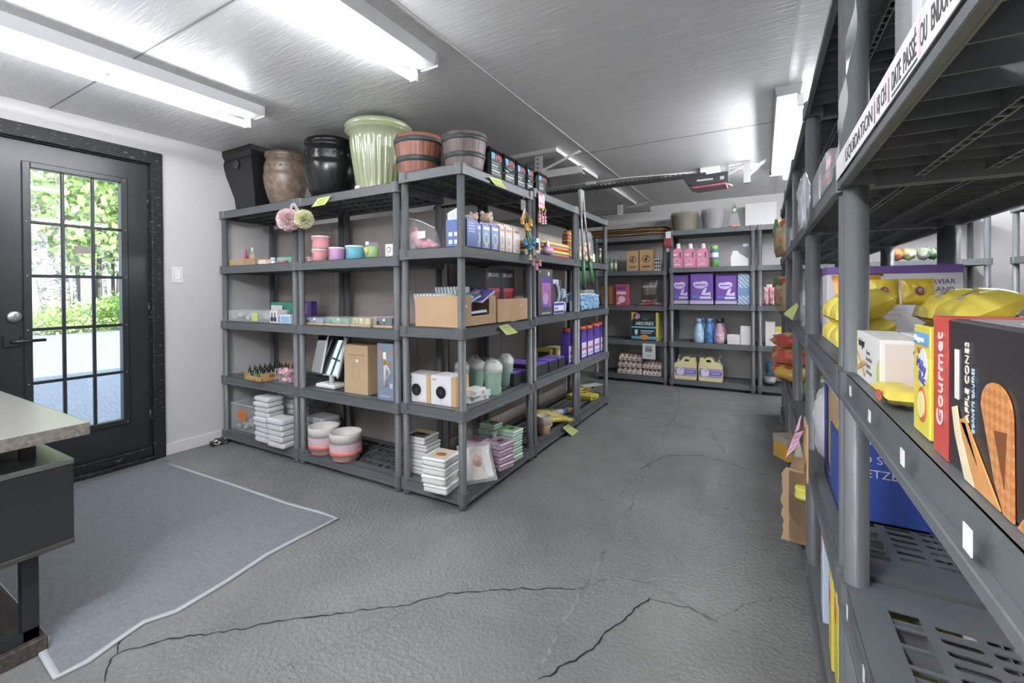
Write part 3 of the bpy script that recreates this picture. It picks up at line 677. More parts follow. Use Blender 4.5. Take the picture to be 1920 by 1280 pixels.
# --- black square pails with bright labels
LBL = K('22262b', .4)
def pail(i, px0, px1, pyt, k='C', lab=''):
    P = pl(k, 4, .035, px0, px1, pyt); w = P[2]; h = P[3]
    t = mk('black_pail', lab, 'pail', P, 'black pails with bright labels'); d = w*1.05
    MB().box(.006, w-.006, .006, d, 0, h*.90, .016).build('pail_body', BLKP, t)
    MB().box(0, w, 0, d+.006, h*.885, h, .012).build('lid', K('26282b', .35), t)
    l = decal('label', t, LBL, w*.13, w*.9, h*.08, h*.84, .006)
    decal('label_panel', l, K('57a3c9', .4), w*.14, w*.38, h*.62, h*.83, .0045); 
    rnd = random.Random(i); b = MB(); b2 = MB()
    for q_ in range(3): b.blob((w*(.48+.17*q_), .004, h*(.70+.05*(q_ % 2))), (w*.07, .002, h*.085), 2)
    b.build('label_picture', K('c7505c', .4), l)
    for q_ in range(5): decal('label_text', l, K(['8a9a8c', 'd7dcd8', '6f9a77', 'b9c0bc', '707a74'][q_], .5), w*.18, w*(.55+.3*rnd.random()), h*(.15+.085*q_), h*(.19+.085*q_), .0046)
    b = MB(); b.tube([(w*.02, -.003, h*.5), (w*.28, -.02, h*.36), (w*.55, -.022, h*.38), (w*.98, -.004, h*.58)] if i % 2 else [(w*.98, -.002, h*.9), (w*1.02, -.012, h*.6), (w*.8, -.018, h*.25), (w*.6, -.016, h*.2)], .004, 6)
    b.build('handle', BLKP, t)
pos = ['nearest of the row', 'second from the front', 'middle of the row', 'fourth from the front', 'last one, above the gold rings']
for i, a in enumerate([(919, 944, 272), (945.4, 968, 285), (969.5, 987, 299), (987.6, 1002.5, 306)]): pail(i, *a, lab='square black pail with colourful label on top shelf, '+pos[i])
pail(4, 1009, 1027, 320, 'D', lab='square black pail with colourful label on top shelf, '+pos[4])
# --- hanging bath puffs
def puff(label, px, py, rr, m, seed, y, topx, topy):
    c = on(px, py, 1, y); s = rr/F*((c-CAM).dot(fw)); t = thing('bath_puff', label, 'bath sponge', c, 0, 'bath puffs')
    rnd = random.Random(seed); b = MB()
    for k in range(34):
        u = Vector((rnd.gauss(0, 1), rnd.gauss(0, 1), rnd.gauss(0, 1))).normalized(); a = u.orthogonal().normalized(); e = u.cross(a); v = []; f = []; n = 26; ph = rnd.random()*6
        for i in range(n):
            an = 2*PI*i/n; wv = .25*math.sin(6*an+ph)
            for q_, rad in enumerate((.1, .7, 1.0)):
                rd = s*rad*(1+.06*math.sin(9*an+ph)); v.append(u*s*(.10+wv*rad*.9+.10*(q_ == 2))+(a*math.cos(an)+e*math.sin(an))*rd)
        for i in range(n):
            j = (i+1) % n
            for q_ in range(2): f.append((i*3+q_, j*3+q_, j*3+q_+1, i*3+q_+1))
        b.add(v, f, True)
    b.build('ruffles', m, t); tp = on(topx, topy, 1, y)-c
    MB().tube([(0, 0, 0), tp*.5+Vector((.004, 0, 0)), tp, tp+Vector((-.012, .0, -.002)), tp*.5+Vector((-.018, 0, 0)), (-.01, 0, 0)], .0028, 6).build('cord', WHT, t); return t
def netting(c):
    M = clear(c, .5, .6, 'net'); return M
puff('pink bath puff hanging by a white cord from the top shelf', 541, 412, 20.5, netting('ffdfe2'), 3, -.035, 549, 381)
puff('pale yellow-green bath puff hanging beside the pink one', 570, 411, 17, netting('f6f7c8'), 7, -.025, 552, 381)
# --- paper price notes stuck on the rims
NOTE = K('c2cc6e', .6); NPK = K('e3a9c4', .6)
def note(label, pts, plane, v, m, lines=4, name='price_note', bulge=.012, n=8, text_=True):
    Q = [on(x, y, plane, v) for x, y in pts]          # TL, TR, BR, BL
    nrm = Vector((0, 0, 0)); nrm[plane] = -1 if (plane == 1 or v > 1) else 1
    o = thing(name, label, 'price note', Q[0]); vv = []; f = []
    def P_(a, c): 
        p = Q[0].lerp(Q[1], a).lerp(Q[3].lerp(Q[2], a), c); return p+nrm*(.003+bulge*(c**2))-Q[0]
    for i in range(n+1):
        for j in range(n+1): vv.append(P_(i/n, j/n))
    nv = len(vv)
    for i in range(n):
        for j in range(n): f.append((i*(n+1)+j, (i+1)*(n+1)+j, (i+1)*(n+1)+j+1, i*(n+1)+j+1))
    vv2 = [p-nrm*.0006 for p in vv]
    MB().add(vv+vv2, f+[tuple(q+nv for q in g[::-1]) for g in f], True).build('paper', m, o)
    rnd = random.Random(len(label)); b = MB()
    for k in range(lines):
        c = .28+.5*k/max(1, lines-1) if lines > 1 else .5; a = .2+.1*rnd.random()
        while a < .78:
            l = .05+.09*rnd.random(); b.tube([P_(a, c)+nrm*.0008, P_(a+l*.5, c-.03)+nrm*.0008, P_(a+l, c+.01)+nrm*.0008], .0008, 4); a += l+.05
    if text_: b.build('handwriting', K('4a4c33' if m is NOTE else '6b4a5c', .7), o)
    return o
note('yellow-green price note under the black round planter on the top rim', [(596, 372), (620, 367), (613, 384), (587, 389)], 1, -.004, NOTE)
note('yellow-green price note curled over the rim below the black pails', [(917, 331), (939, 337), (945, 356), (924, 349)], 0, .004, NOTE, 2, bulge=.02)
note('yellow-green price note on the rim below the cardboard box of books', [(934, 611), (952, 607), (967, 623), (946, 628)], 0, .004, NOTE, 3, bulge=.015)
note('yellow-green price note on the bottom rim beside the yellow gloves', [(1054.5, 801), (1065, 795), (1079, 807), (1066, 816)], 0, .004, NOTE, 2, bulge=.03)
# --- A, second shelf from top
P = pl('A', 3, .058, 424, 479, 487.5); t = mk('cardboard_tray', 'shallow brown cardboard tray on the left unit below the square planter', 'tray', P)
w, h = P[2], P[3]; b = MB(); d = .16
b.box(0, w, 0, .003, 0, h); b.box(0, w, d-.003, d, 0, h); b.box(0, .003, 0, d, 0, h); b.box(w-.003, w, 0, d, 0, h); b.box(0, w, 0, d, 0, .003); b.build('tray_body', KRAFT, t)
MB().box(w*.60, w, -.001, .001, 0, h).build('flap', K('b3946a', .7), t)
def bottle(name, label, cat, u, k, off, px0, px1, pyt, prof, m, capprof=None, capm=None, group=None, lift=0, n=20, capname='cap', P=None):
    P = P or plr(u, k, off, px0, px1, pyt, lift); r = P[2]/2; h = P[3]; t = mk(name, label, cat, ctr(P), group)
    MB().lathe([(a*r, z*h) for a, z in prof], n).build('bottle_body' if 'bottle' in name else 'jar_body', m, t)
    if capprof: MB().lathe([(a*r, z*h) for a, z in capprof], n).build(capname, capm, t)
    return t, r, h
BP = [(.9, 0), (1, .02), (1, .55), (.85, .66), (.35, .74), (.3, .8)]; CP = [(.42, .78), (.42, .98), (.38, 1)]
bottle('nail_brush_bottle', 'clear bottle with silver ribbon standing behind the cardboard tray', 'bottle', 'A', 3, .21, 437, 450, 472, BP, ACR, CP, K('b9b9b6', .3, .6))
bottle('cone_bottle', 'small bottle with a tall pink cone cap behind the cardboard tray', 'bottle', 'A', 3, .21, 456, 465, 466, [(1, 0), (1, .3), (.9, .35)], K('e8b7bd', .4), [(.8, .35), (.6, .6), (.2, .97), (0, 1)], K('d84a78', .35))
bottle('perfume_bottle', 'clear perfume bottle with a white cap behind the cardboard tray', 'bottle', 'A', 3, .21, 467, 480, 464, [(1, 0), (1, .58), (.85, .66), (.3, .72), (.3, .76)], clear('e8c9b0', .45), [(.42, .76), (.42, .97), (.3, 1)], WHT)
def jar(label, u, k, off, px0, px1, pyt, m, lid, frac=.3, lift=0, name='jar', group=None):
    return bottle(name, label, 'jar', u, k, off, px0, px1, pyt, [(.9, 0), (1, .03), (1, 1-frac)], m, [(1.03, 1-frac), (1.03, .97), (.98, 1)], lid, group, lift, capname='lid')
carton('soap_box', 'small cream box beside the cardboard tray', 'box', pl('A', 3, .07, 484, 497, 487), .06, K('ead7c6', .5), bare=True)
jar('small jar with a round wooden lid behind the foil tins', 'A', 3, .14, 496, 506, 484, K('c9a27a', .5), K('b07e4a', .5), .5)
jar('low silver foil tin beside the cream box', 'A', 3, .05, 488, 505, 495, K('c9ccd0', .25, .8), K('e1e3e5', .25, .7), .4, name='foil_tin')
jar('low silver foil tin in front of the white jar', 'A', 3, .06, 505, 521, 493, K('c2c6cb', .25, .8), K('e3e5e6', .25, .7), .4, name='foil_tin')
jar('small white jar behind the foil tins', 'A', 3, .14, 507, 518, 483, K('dfe3ea', .35), K('c8ced8', .35), .4)
carton('slim_box', 'slim green and white box behind the pink jar', 'box', pl('A', 3, .14, 519, 545, 482.5), .04, K('7fb79a', .5), bare=True)
jar('low pink jar with a shiny rim at the right end of the left unit', 'A', 3, .05, 522, 541, 488, K('d9588f', .35), K('d5c0c9', .25, .6), .35)
bottle('blue_stick', 'thin dark blue tube standing between the two front posts', 'tube', 'B', 3, .13, 554, 559, 466, [(1, 0), (1, .62)], K('39437a', .4), [(.8, .62), (.8, 1)], K('c9b79a', .4))
# --- B, second shelf from top: candle tubs
carton('gift_box', 'small pink box with white pattern left of the candle tubs', 'box', pl('B', 3, .075, 569.5, 579, 481), .05, K('e2a9b0', .5, var=('f0dadb', 60, .45, .55)), bare=True)
def tub(label, px0, px1, pyt, c, off=.1, lift=0, hh=None):
    P = plr('B', 3, off, px0, px1, pyt, lift); r = P[2]/2; h = hh or P[3]; t = mk('candle_tub', label, 'candle', ctr(P), 'candle tubs')
    MB().lathe([(.86*r, 0), (.9*r, .004), (.97*r, h*.9)], 32).build('tub_body', K(c, .4), t)
    MB().lathe([(.985*r, h*.88), (1.0*r, h*.9), (1.0*r, h*.97), (.98*r, h), (.9*r, h)], 32).build('lid', K('e6e2dc', .35), t)
    b = MB()
    for i, (zz, a) in enumerate(((.6, .42), (.48, .3), (.36, .36))):
        n = 10; v = []
        for k in range(n+1):
            an = -PI/2-.25-a/2+a*k/n; v += [(r*.97*math.cos(an), r*.97*math.sin(an), h*zz), (r*.97*math.cos(an), r*.97*math.sin(an), h*(zz+.05))]
        b.add(v, [(2*k, 2*k+2, 2*k+3, 2*k+1) for k in range(n)], True)
    b.build('label_text', K('5d4a52', .6), t); return h
h = tub('pink candle tub with white lid, lower one of the stacked pair', 583.5, 616, 467.5, 'd98a92')
tub('pink candle tub with white lid, on top of the stacked pair', 583, 618.5, 443, 'dc8e97', lift=h+.001)
tub('mauve candle tub with white lid between the pink and teal tubs', 615.5, 646.5, 464, 'bd8db8')
tub('teal candle tub with white lid in front of the green glass candle', 647, 682, 461, '5aa8b8')
tub('teal candle tub mostly hidden behind the front teal tub', 664, 692, 465, '4f98aa', .22)
P = plr('B', 3, .06, 685, 710, 455); r, h = P[2]/2, P[3]; t = mk('glass_candle', 'green candle in a clear glass with a yellow cactus print', 'candle', ctr(P))
MB().lathe([(.9*r, .004), (.95*r, .006), (.95*r, h*.72)], 28).build('wax', K('8cc05a', .4), t); MB().lathe([(.95*r, 0), (r, .003), (r, h), (.96*r, h)], 28, caps=False).build('glass', ACR, t)
b = MB()
for x, z0, z1 in ((-.2, .15, .7), (-.42, .35, .6), (.05, .3, .55)): b.tube([(x*r, -r*1.02, z0*h), (x*r, -r*1.03, z1*h)], .005, 6)
b.build('cactus_print', K('d8d24a', .5), t); sticker(t, 0, -r*1.01, h*.93, .025)
P = pl('B', 3, .04, 722, 736, 458); t = carton('candle_card', 'small white boxed candle with a round ring print at the right post', 'box', P, .04, K('dcdad6', .5))
disc('ring_print', t, K('8b8c8f', .5), P[2]*.5, P[3]*.55, P[2]*.3, P[2]*.3); disc('ring_centre', t, K('d9d9d6', .5), P[2]*.5, P[3]*.55, P[2]*.2, P[2]*.2, -.001); decal('label_text', t, K('c9c36a', .5), P[2]*.15, P[2]*.5, P[3]*.1, P[3]*.2)
# --- A and B middle shelf
def clear_bin(label, P, d, fill, seed, name='clear_bin', h=None):
    w, h = P[2], h or P[3]; t = mk(name, label, 'bin', P); b = MB(); k = .002
    b.box(0, w, 0, k, 0, h); b.box(0, w, d-k, d, 0, h); b.box(0, k, 0, d, 0, h); b.box(w-k, w, 0, d, 0, h); b.box(0, w, 0, d, 0, k)
    b.box(-.003, w+.003, -.003, .002, h-.004, h); b.build('bin_shell', ACR, t); rnd = random.Random(seed); b = MB()
    for i in range(26): b.blob((rnd.uniform(.03, w-.03), rnd.uniform(.025, d-.03), .02+rnd.uniform(0, h*.45)), (.024, .022, .016), 2, .3, 4, i)
    b.build('small_packets', fill, t)['kind'] = 'stuff'; return t, w, h
P = pl('A', 2, .02, 428.5, 505, 581); t, w, h = clear_bin('clear plastic bin of small packets with a yellow tag on the left unit', P, .16, clear('d8d6d0', .62, .3), 5)
poly('price_tag', t, NOTE, [(w*.60, h*.1), (w*.74, h*.1), (w*.74, h*.78), (w*.60, h*.78)], -.004)
P = pl('A', 2, .02, 505.5, 520, 581); t = carton('perfume_set_box', 'grey-white box with two dark bottles printed, right of the clear bin', 'box', P, .08, K('d7d2ce', .5))
for x in (.28, .68): disc('bottle_print', t, K('333c52', .5), P[2]*x, P[3]*.3, P[2]*.2, P[3]*.2); decal('neck_print', t, K('4a5264', .5), P[2]*(x-.06), P[2]*(x+.06), P[3]*.5, P[3]*.8)
P = pl('A', 2, .015, 520.5, 544, 590); t = carton('cosmetic_box', 'pale blue and white box at the right end of the clear bin', 'box', P, .09, K('cfdde8', .4))
decal('blue_panel', t, K('8fb6d4', .4), P[2]*.25, P[2]*.95, P[3]*.05, P[3]*.85); decal('label_text', t, K('7a8ca5', .5), P[2]*.05, P[2]*.18, P[3]*.1, P[3]*.9)
P = pl('A', 2, .19, 508, 556, 566); carton('green_box', 'green box lying behind the pale blue box, between the units', 'box', P, .12, K('3f8f70', .5), bare=True, w=P[2]*.9)
P = pl('A', 2, .175, 508, 529, 572); carton('white_card', 'white card leaning on the green box', 'card', P, .004, K('d4d3cf', .5), bare=True)
P = pl('B', 2, .18, 566, 583, 565); t = carton('purple_box', 'upright purple box behind the clear candle boxes', 'box', P, .05, K('5b3f8c', .5)); decal('label_panel', t, K('a98fc4', .5), P[2]*.1, P[2]*.5, P[3]*.4, P[3]*.9)
for lab, a, c, cc, pr, n in (('grey-blue', 568, 606, '8b99ad', '3f4a63', 2), ('mint green', 608, 654, '86b59a', '5b9a86', 3), ('pale yellow', 655.5, 694, 'd3c48a', 'b9a763', 3), ('charcoal', 700, 735, '5b5f66', '2c3038', 2)):
    P = pl('B', 2, .06, a, c, 593.5); w, h = P[2], P[3]
    t = mk('candle_box', 'clear box with %s wax melts on a pale wooden tray' % lab, 'box', P, 'clear boxes of wax melts')
    MB().box(0, w, 0, .1, 0, h*.2, .001).build('tray', K('c9a987', .6), t); MB().box(.001, w-.001, .001, .099, h*.2, h, .001).build('clear_cover', FILM, t)
    for i in range(n): x = w*(.06+.9*i/n); MB().box(x, x+w*.8/n, .012, .08, h*.2, h*.86, .004).build('wax_block', K(cc, .45), t)
    sticker(t, w*.58, -.001, h*.72, .018); disc('swirl_print', t, K(pr, .5), w*.25, h*.45, w*.07, h*.16, 0)
# --- A fourth shelf: crate with dropper bottles, pink packs
z = T('A', 1); p0, p1 = on(458, 711, 2, z), on(490, 717, 2, z); ra = math.atan2(p1.y-p0.y, p1.x-p0.x); cw = (p1-p0).length; cl = .30
t = thing('bottle_crate', 'small pale wooden crate full of dropper bottles on the left unit', 'crate', p0, ra)
WD = K('c39a63', .55, bump=(30, .1, (1, 1, 8)), var=('b08851', 8, .35, .65, (8, 1, 1))); b = MB(); hh = .075
b.box(0, cw, 0, .009, 0, .035); b.box(0, .008, 0, cl, 0, .06); b.box(cw-.008, cw, 0, cl, 0, hh*.8); b.box(0, cw, cl-.008, cl, 0, hh*1.25); b.box(0, cw, 0, cl, 0, .006); b.build('crate_body', WD, t)
b = MB(); [b.box(cw, cw+.001, .06+.016*i, .070+.016*i, .025, .05) for i in range(9)]; b.build('burnt_lettering', K('6b4c2a', .6), t)
AMB = K('23201f', .2); c0 = math.cos(ra); s0 = math.sin(ra)
def at(o, x, y, z_=0): return (o.x+x*c0-y*s0, o.y+x*s0+y*c0, o.z+z_)
db = None; n = 0
for j in range(7):
    for i in range(3):
        lx, ly = .022+i*(cw-.044)/2, .03+j*.038; lab = 'amber dropper bottle with green label in the wooden crate, front row' if j == 0 else 'amber dropper bottle standing in the wooden crate behind the front row'
        if db is None:
            db = thing('dropper_bottle', lab, 'bottle', at(p0, lx, ly, .0065), ra, 'dropper bottles in the crate, front row')
            MB().lathe([(.0125, 0), (.013, .002), (.013, .05), (.006, .058), (.006, .062)], 16).build('bottle_body', AMB, db)
            MB().lathe([(.0133, .008), (.0133, .042)], 16, caps=False).build('label', K('5f9a63', .5), db)
            MB().lathe([(.0085, .06), (.0085, .075), (.005, .078), (.0045, .09), (.003, .095), (0, .096)], 12).build('dropper_cap', K('141414', .4), db)
        else: dup(db, at(p0, lx, ly, .0065), ra, lab, 'dropper bottles in the crate, front row' if j == 0 else 'dropper bottles in the crate, rear rows')
def pillow_item(name, label, cat, P, w, h, t, m, seed, rot=None, crump=.3, group=None, M=None, parts=()):
    return one(name, label, cat, P, MB().pillow(w, h, t, seed, crump, M=M), m, group)
LAY = Matrix.Rotation(-PI/2, 4, 'X')      # stands the bag's height along +y, lying flat
for k, (x0, x1, yt, lab) in enumerate(((514, 544, 703, 'lower'), (513, 541, 690, 'upper'))):
    P = pl('A', 1, .03, x0, x1, yt, 0 if k == 0 else .052); t = mk('scrunchie_pack', 'pink and white pack of hair ties beside the crate, %s one' % lab, 'pack', P, 'pink packs beside the crate')
    b = MB(); rnd = random.Random(k)
    for i in range(16): b.blob((rnd.uniform(.015, P[2]-.015), rnd.uniform(.01, .07), .012+rnd.uniform(0, .03)), (.016, .012, .012), 2, .5, 4, i)
    b.build('hair_ties', K('d8718b', .6, var=('f0c3cc', 40, .45, .6)), t); MB().box(0, P[2], 0, .08, 0, .05, .006).build('clear_wrap', FILM, t)
    disc('round_label', t, K('3b3b4a', .5), P[2]*.2, .022, .01, .012)
# --- B fourth shelf: mirror and boxes
z = T('B', 1); cb = on(619, 729, 2, z); t = thing('vanity_mirror', 'white three-panel vanity mirror on a white base', 'mirror', (cb.x-.045, cb.y+.05, z), R(0))
MIR = K('c9d3d6', .03, 1); GRM = K('b9bcbd', .4)
MB().box(-.095, .095, -.06, .06, 0, .028, .008).build('base', K('dddcda', .35), t); MB().box(-.016, .016, -.01, .012, .02, .10, .003).build('neck', K('aeb2b4', .4), t)
MB().tube([(-.07, -.03, .03), (-.04, -.045, .032), (-.01, -.03, .03), (-.03, -.02, .031)], .004, 6).build('cable', WHT, t)
def panel(name, w, h, loc, rz, tilt):
    f = MB().box(-w/2, w/2, -.006, .008, 0, h, .008).build(name, K('cfd1d2', .35), t, loc, (tilt, 0, rz)); MB().box(-w/2+.007, w/2-.007, -.0075, -.0055, .008, h-.008, .002).build('mirror_glass', MIR, f); return f
tl = R(-13); panel('centre_panel', .165, .29, (0, -.01, .075), R(0), tl); panel('side_panel', .13, .275, (-.155, .0, .082), R(-9), tl); panel('side_panel', .08, .275, (.100, -.03, .075), R(-50), tl)
P = pl('B', 1, .06, 645, 689, 645); t = carton('kraft_box', 'tall plain kraft cardboard box beside the mirror', 'box', P, .16, KRAFT, h=P[3]); w, h = P[2], P[3]
decal('printed_line', t, K('a28660', .7), w*.2, w*.86, h*.78, h*.81); decal('printed_line', t, K('a98d66', .7), w*.2, w*.5, h*.735, h*.748)
b = MB(); [b.box(*q_) for q_ in ((w*.34, w*.64, -.0006, 0, h*.28, h*.285), (w*.34, w*.64, -.0006, 0, h*.55, h*.555), (w*.34, w*.345, -.0006, 0, h*.28, h*.555), (w*.635, w*.64, -.0006, 0, h*.28, h*.555))]; b.build('printed_outline', K('a98d66', .7), t)
sticker(t, w*.56, 0, h*.68, .022)
P = pl('B', 1, .03, 707, 737, 643); t = carton('curling_iron_box', 'blue-grey box with a curling iron picture at the right post', 'box', P, .1, K('7c8a9c', .45)); w, h = P[2], P[3]
b = MB(); b.tube([(w*.5, -.002, h*.25), (w*.53, -.002, h*.6), (w*.5, -.002, h*.85)], .011, 8); b.tube([(w*.62, -.002, h*.35), (w*.8, -.002, h*.5), (w*.6, -.002, h*.62)], .004, 6); b.build('curling_iron_picture', K('e3ddd6', .4), t)
disc('gold_band_picture', t, GOLD, w*.53, h*.68, .014, .02, -.012); poly('hand_picture', t, K('c9724e', .5), [(w*.08, h*.88), (w*.2, h*.9), (w*.45, h*.74), (w*.42, h*.7)]); disc('fingertip_picture', t, K('c9724e', .5), w*.75, h*.64, .018, .012); disc('dot_picture', t, K('d8694a', .5), w*.93, h*.83, .012, .01)
decal('label_text', t, K('c3ccd6', .5), w*.2, w*.8, h*.06, h*.075); decal('window_print', t, K('c3ccd6', .5), w*.78, w*.95, h*.22, h*.30)
# --- A bottom shelf: bin and wrapped packs
P = pl('A', 0, .06, 433, 476, 756); t, w, h = clear_bin('cloudy clear bin with an orange price tag in the bottom left corner', P, .26, K('a9a79a', .6), 9, h=P[3])
MB().box(-.004, w+.004, -.004, .264, h, h+.012, .004).build('lid', FILM2, t)
o = disc('price_tag', t, K('dd7a35', .6), w*.50, h*.62, w*.2, h*.23, -.004); b = MB(); [b.box(w*.4, w*(.55+.08*(i % 2)), -.007, -.0055, h*(.52+.07*i), h*(.53+.07*i)) for i in range(4)]; b.build('handwriting', K('8a4a2a', .6), t)
WPK = K('cfd0d2', .35, bump=(30, .35)); WPK2 = K('bfc2c6', .4, bump=(30, .35))
def pack_mesh(w, d, h, seed):
    b = MB(); bm = bmesh.new(); bmesh.ops.create_cube(bm, size=1); bmesh.ops.subdivide_edges(bm, edges=bm.edges, cuts=7, use_grid_fill=True)
    vs = []
    for v in bm.verts:
        p = v.co*2; k = [math.copysign(abs(c)**.85, c) for c in p]
        e = 1-.10*(abs(p.x)**6+abs(p.y)**6); n_ = noise.noise(Vector((p.x*3+seed, p.y*3, p.z*2)))*.10
        vs.append((w/2+w/2*p.x*(1-.05*abs(p.z)**3), d/2+d/2*p.y*(1-.05*abs(p.z)**3), h/2+h/2*p.z*e*(1+n_)))
    b.add(vs, [tuple(q_.index for q_ in f.verts) for f in bm.faces], True); bm.free(); return b
PKM = {}
def pack_stack(px, py, n, w, d, h, lab, grp, u='A', m=WPK, rz=0, seed=0, name='wrapped_pack', wrap=False):
    z = T(u, 0); p = on(px, py, 2, z)
    for i in range(n):
        rnd = random.Random(seed*31+i); jx, jy = rnd.uniform(-.006, .006), rnd.uniform(-.006, .006)
        L_ = 'topmost' if i == n-1 else 'lowest' if i == 0 else ('second lowest', 'third lowest', 'fourth lowest', 'fifth lowest', 'sixth lowest', 'seventh lowest', 'eighth lowest')[i-1]
        key = (name, w, d, h, i % 3, m.name)
        if key not in PKM:
            o = pack_mesh(w, d, h*.98, seed+i).build(name, m); PKM[key] = o
        else: o = PKM[key].copy(); COL.objects.link(o)
        o.location = (p.x+jx, p.y+jy, z+h*i); o.rotation_euler = (0, 0, rz+rnd.uniform(-.05, .05)); tag(o, '%s, %s of the stack' % (lab, L_), 'pack', grp)
    return p, z
pack_stack(476, 826, 9, .165, .13, .036, 'flat white plastic-wrapped pack right of the cloudy bin', 'white wrapped packs by the bin')
pack_stack(521, 812, 8, .17, .16, .040, 'white plastic-wrapped pack at the back by the unit joint', 'white wrapped packs at the back', seed=4)
pack_stack(500, 836, 5, .17, .13, .040, 'white plastic-wrapped pack in the low front stack by the post', 'white wrapped packs in front', seed=8)
pack_stack(571, 826, 4, .20, .16, .045, 'grey-white wrapped pack behind the pink pots', 'grey wrapped packs behind the pots', 'B', WPK2, seed=12)
p = on(588, 805, 2, T('B', 0)); one('loose_bag', 'crumpled clear grey bag lying on the packs behind the pots', 'bag', ((p.x, p.y-.02, T('B', 0)+.182), .3), MB().pillow(.13, .13, .04, 5, .5, M=Matrix.Rotation(-1.1, 4, 'X')), clear('8d9299', .6, .2))
def duo_pot(label, px0, px1, pyt, yb):
    c = on((px0+px1)/2, yb, 2, T('B', 0)); P = plr('B', 0, c.y, px0, px1, pyt); r = P[2]/2; h = P[3]*.96; t = mk('two_tone_pot', label, 'flower pot', ctr(P), 'pink and white flower pots')
    MB().lathe([(.80*r, 0), (.80*r, .012), (.74*r, .014), (.74*r, .03), (.93*r, .035), (1.0*r, h*.2), (r, h*.42)], 48).build('pink_base', K('dd8078', .35), t)
    MB().lathe([(1.002*r, h*.42), (1.002*r, h*.66)], 48, caps=False).build('lilac_band', K('cfb3bd', .4), t)
    MB().lathe([(1.003*r, h*.655), (1.003*r, h*.985), (.99*r, h), (.93*r, h), (.91*r, h*.5), (.85*r, h*.08), (0, h*.08)], 48).build('white_rim', K('d9d3cd', .4), t)
duo_pot('pink and white flower pot, left one of the pair on the bottom shelf', 577, 637, 795, 846)
duo_pot('pink and white flower pot, right one of the pair on the bottom shelf', 617, 679, 806, 858)
# ================================================================ goods on units C, D and E
def blobs(name, m, parent, pts, sub=2, amp=.15):
    b = MB()
    for i, (c, r_) in enumerate(pts): b.blob(c, r_, sub, amp, 4, i)
    return b.build(name, m, parent)
# --- C second shelf: zip bag, display box, packets, soft toys
P = plc(3, .075, 757, 822, 406); t = mk('zip_bag', 'clear zip bag with a pink soft toy leaning out over the corner unit rim', 'bag', P); w, h = P[2], P[3]
TL = Matrix.Translation((0, 0, .0)) @ Matrix.Rotation(R(-20), 4, 'X')
b = MB(); b.add([(.0, -.015, .002), (.07, -.018, .002), (w, .03, .004), (w*.62, .10, h*.62), (.0, .06, h), (.035, -.045, h*.45), (w*.55, -.02, h*.42)], [(0, 1, 6, 5), (1, 2, 6), (2, 3, 6), (6, 3, 4, 5)], True); b.build('clear_film', FILM, t)
MB().tube([(w*.6, .095, h*.66), (w*.3, .07, h*.86), (.0, .055, h*.99)], .004, 6).build('zip_strip', clear('eef2f5', .6, .2), t)
PINK = K('d99aa6', .7); blobs('soft_toy', PINK, t, [((w*.45, .02, .045), (.05, .035, .04)), ((w*.62, .02, .03), (.045, .03, .03)), ((w*.3, .02, .075), (.035, .03, .04)), ((w*.78, .03, .02), (.03, .025, .02))])
blobs('pink_tip', K('d4447f', .5), t, [((w*.2, .04, h*.62), (.018, .012, .02))]); MB().box(w*.5, w*.72, -.03, -.028, h*.3, h*.5).build('paper_label', WHT, t)
BLU = K('5f74b4', .5); P = plc(3, .062, 835, 866, 413); w, h = P[2]+.03, P[3]
t = mk('display_box', 'blue open display box with toy cards standing in it behind the corner post', 'box', P); d = .11
b = MB(); b.box(0, w, 0, .003, 0, h); b.box(0, w, d-.003, d, 0, h); b.box(0, .003, 0, d, 0, h); b.box(w-.003, w, 0, d, 0, h); b.box(0, w, 0, d, 0, .003); b.build('box_body', BLU, t)
for i in range(3):
    for j in range(2): decal('flower_print', t, K('d5d9ea', .5), w*(.15+.27*i), w*(.33+.27*i), h*(.12+.28*j), h*(.27+.28*j))
b = MB(); [b.box(.02, d-.02, 0, 0, 0, 0) for _ in ()]
for i in range(4): decal('text_line', t, K('c5cbe6', .5), .02, d-.03, h*(.55+.1*i), h*(.58+.1*i), w, side='r')
rnd = random.Random(5)
for i, (c1, hh) in enumerate((('d6d9e8', .19), ('cfd5ea', .205), ('dcc7a8', .16), ('e0dce2', .17))):
    out = [(w*(.02+.1*i), 0), (w*(.02+.1*i)+.075, 0)]+[(w*(.02+.1*i)+.0375+.04*math.cos(a)*(1+.12*math.sin(5*a+i)), hh-.02+.025*math.sin(a)) for a in [k*PI/10 for k in range(11)]]
    cdm = MB().prism(out, .004).build('toy_card', K(c1, .5), t, (0, .02+.022*i, .01)); disc('print_patch', cdm, K(['6f86c4', 'e0a85a', 'd98d78', '8fa7cf'][i], .5), w*(.02+.1*i)+.037, hh*.55, .022, .035); disc('print_patch', cdm, K('c9cfe4', .5), w*(.02+.1*i)+.037, hh*.88, .02, .012)
BEIGE = K('d8c0a8', .8, bump=(120, .3))
def plush(label, px, py, s, c=BEIGE, y=.13):
    p = on(px, py, 0, -y); t = thing('soft_toy', label, 'soft toy', (p.x, p.y, T('C', 3)+.001), R(60)); hz = p.z-T('C', 3)
    blobs('body', c, t, [((0, 0, hz*.42), (s*.9, s*.8, hz*.40)), ((0, -s*.2, hz*.85), (s, s*.85, s*.8))], 3, .04)
    blobs('ear', c, t, [((-s*.7, -s*.1, hz*.85+s*.75), (s*.38, s*.2, s*.38))]); blobs('ear', c, t, [((s*.7, -s*.1, hz*.85+s*.75), (s*.38, s*.2, s*.38))])
    blobs('eye', BLKP, t, [((s*.35, -s*1.0, hz*.9), (s*.09, s*.06, s*.1))]); blobs('muzzle', K('c9a58a', .8), t, [((0, -s*1.0, hz*.8), (s*.3, s*.15, s*.22))]); return t
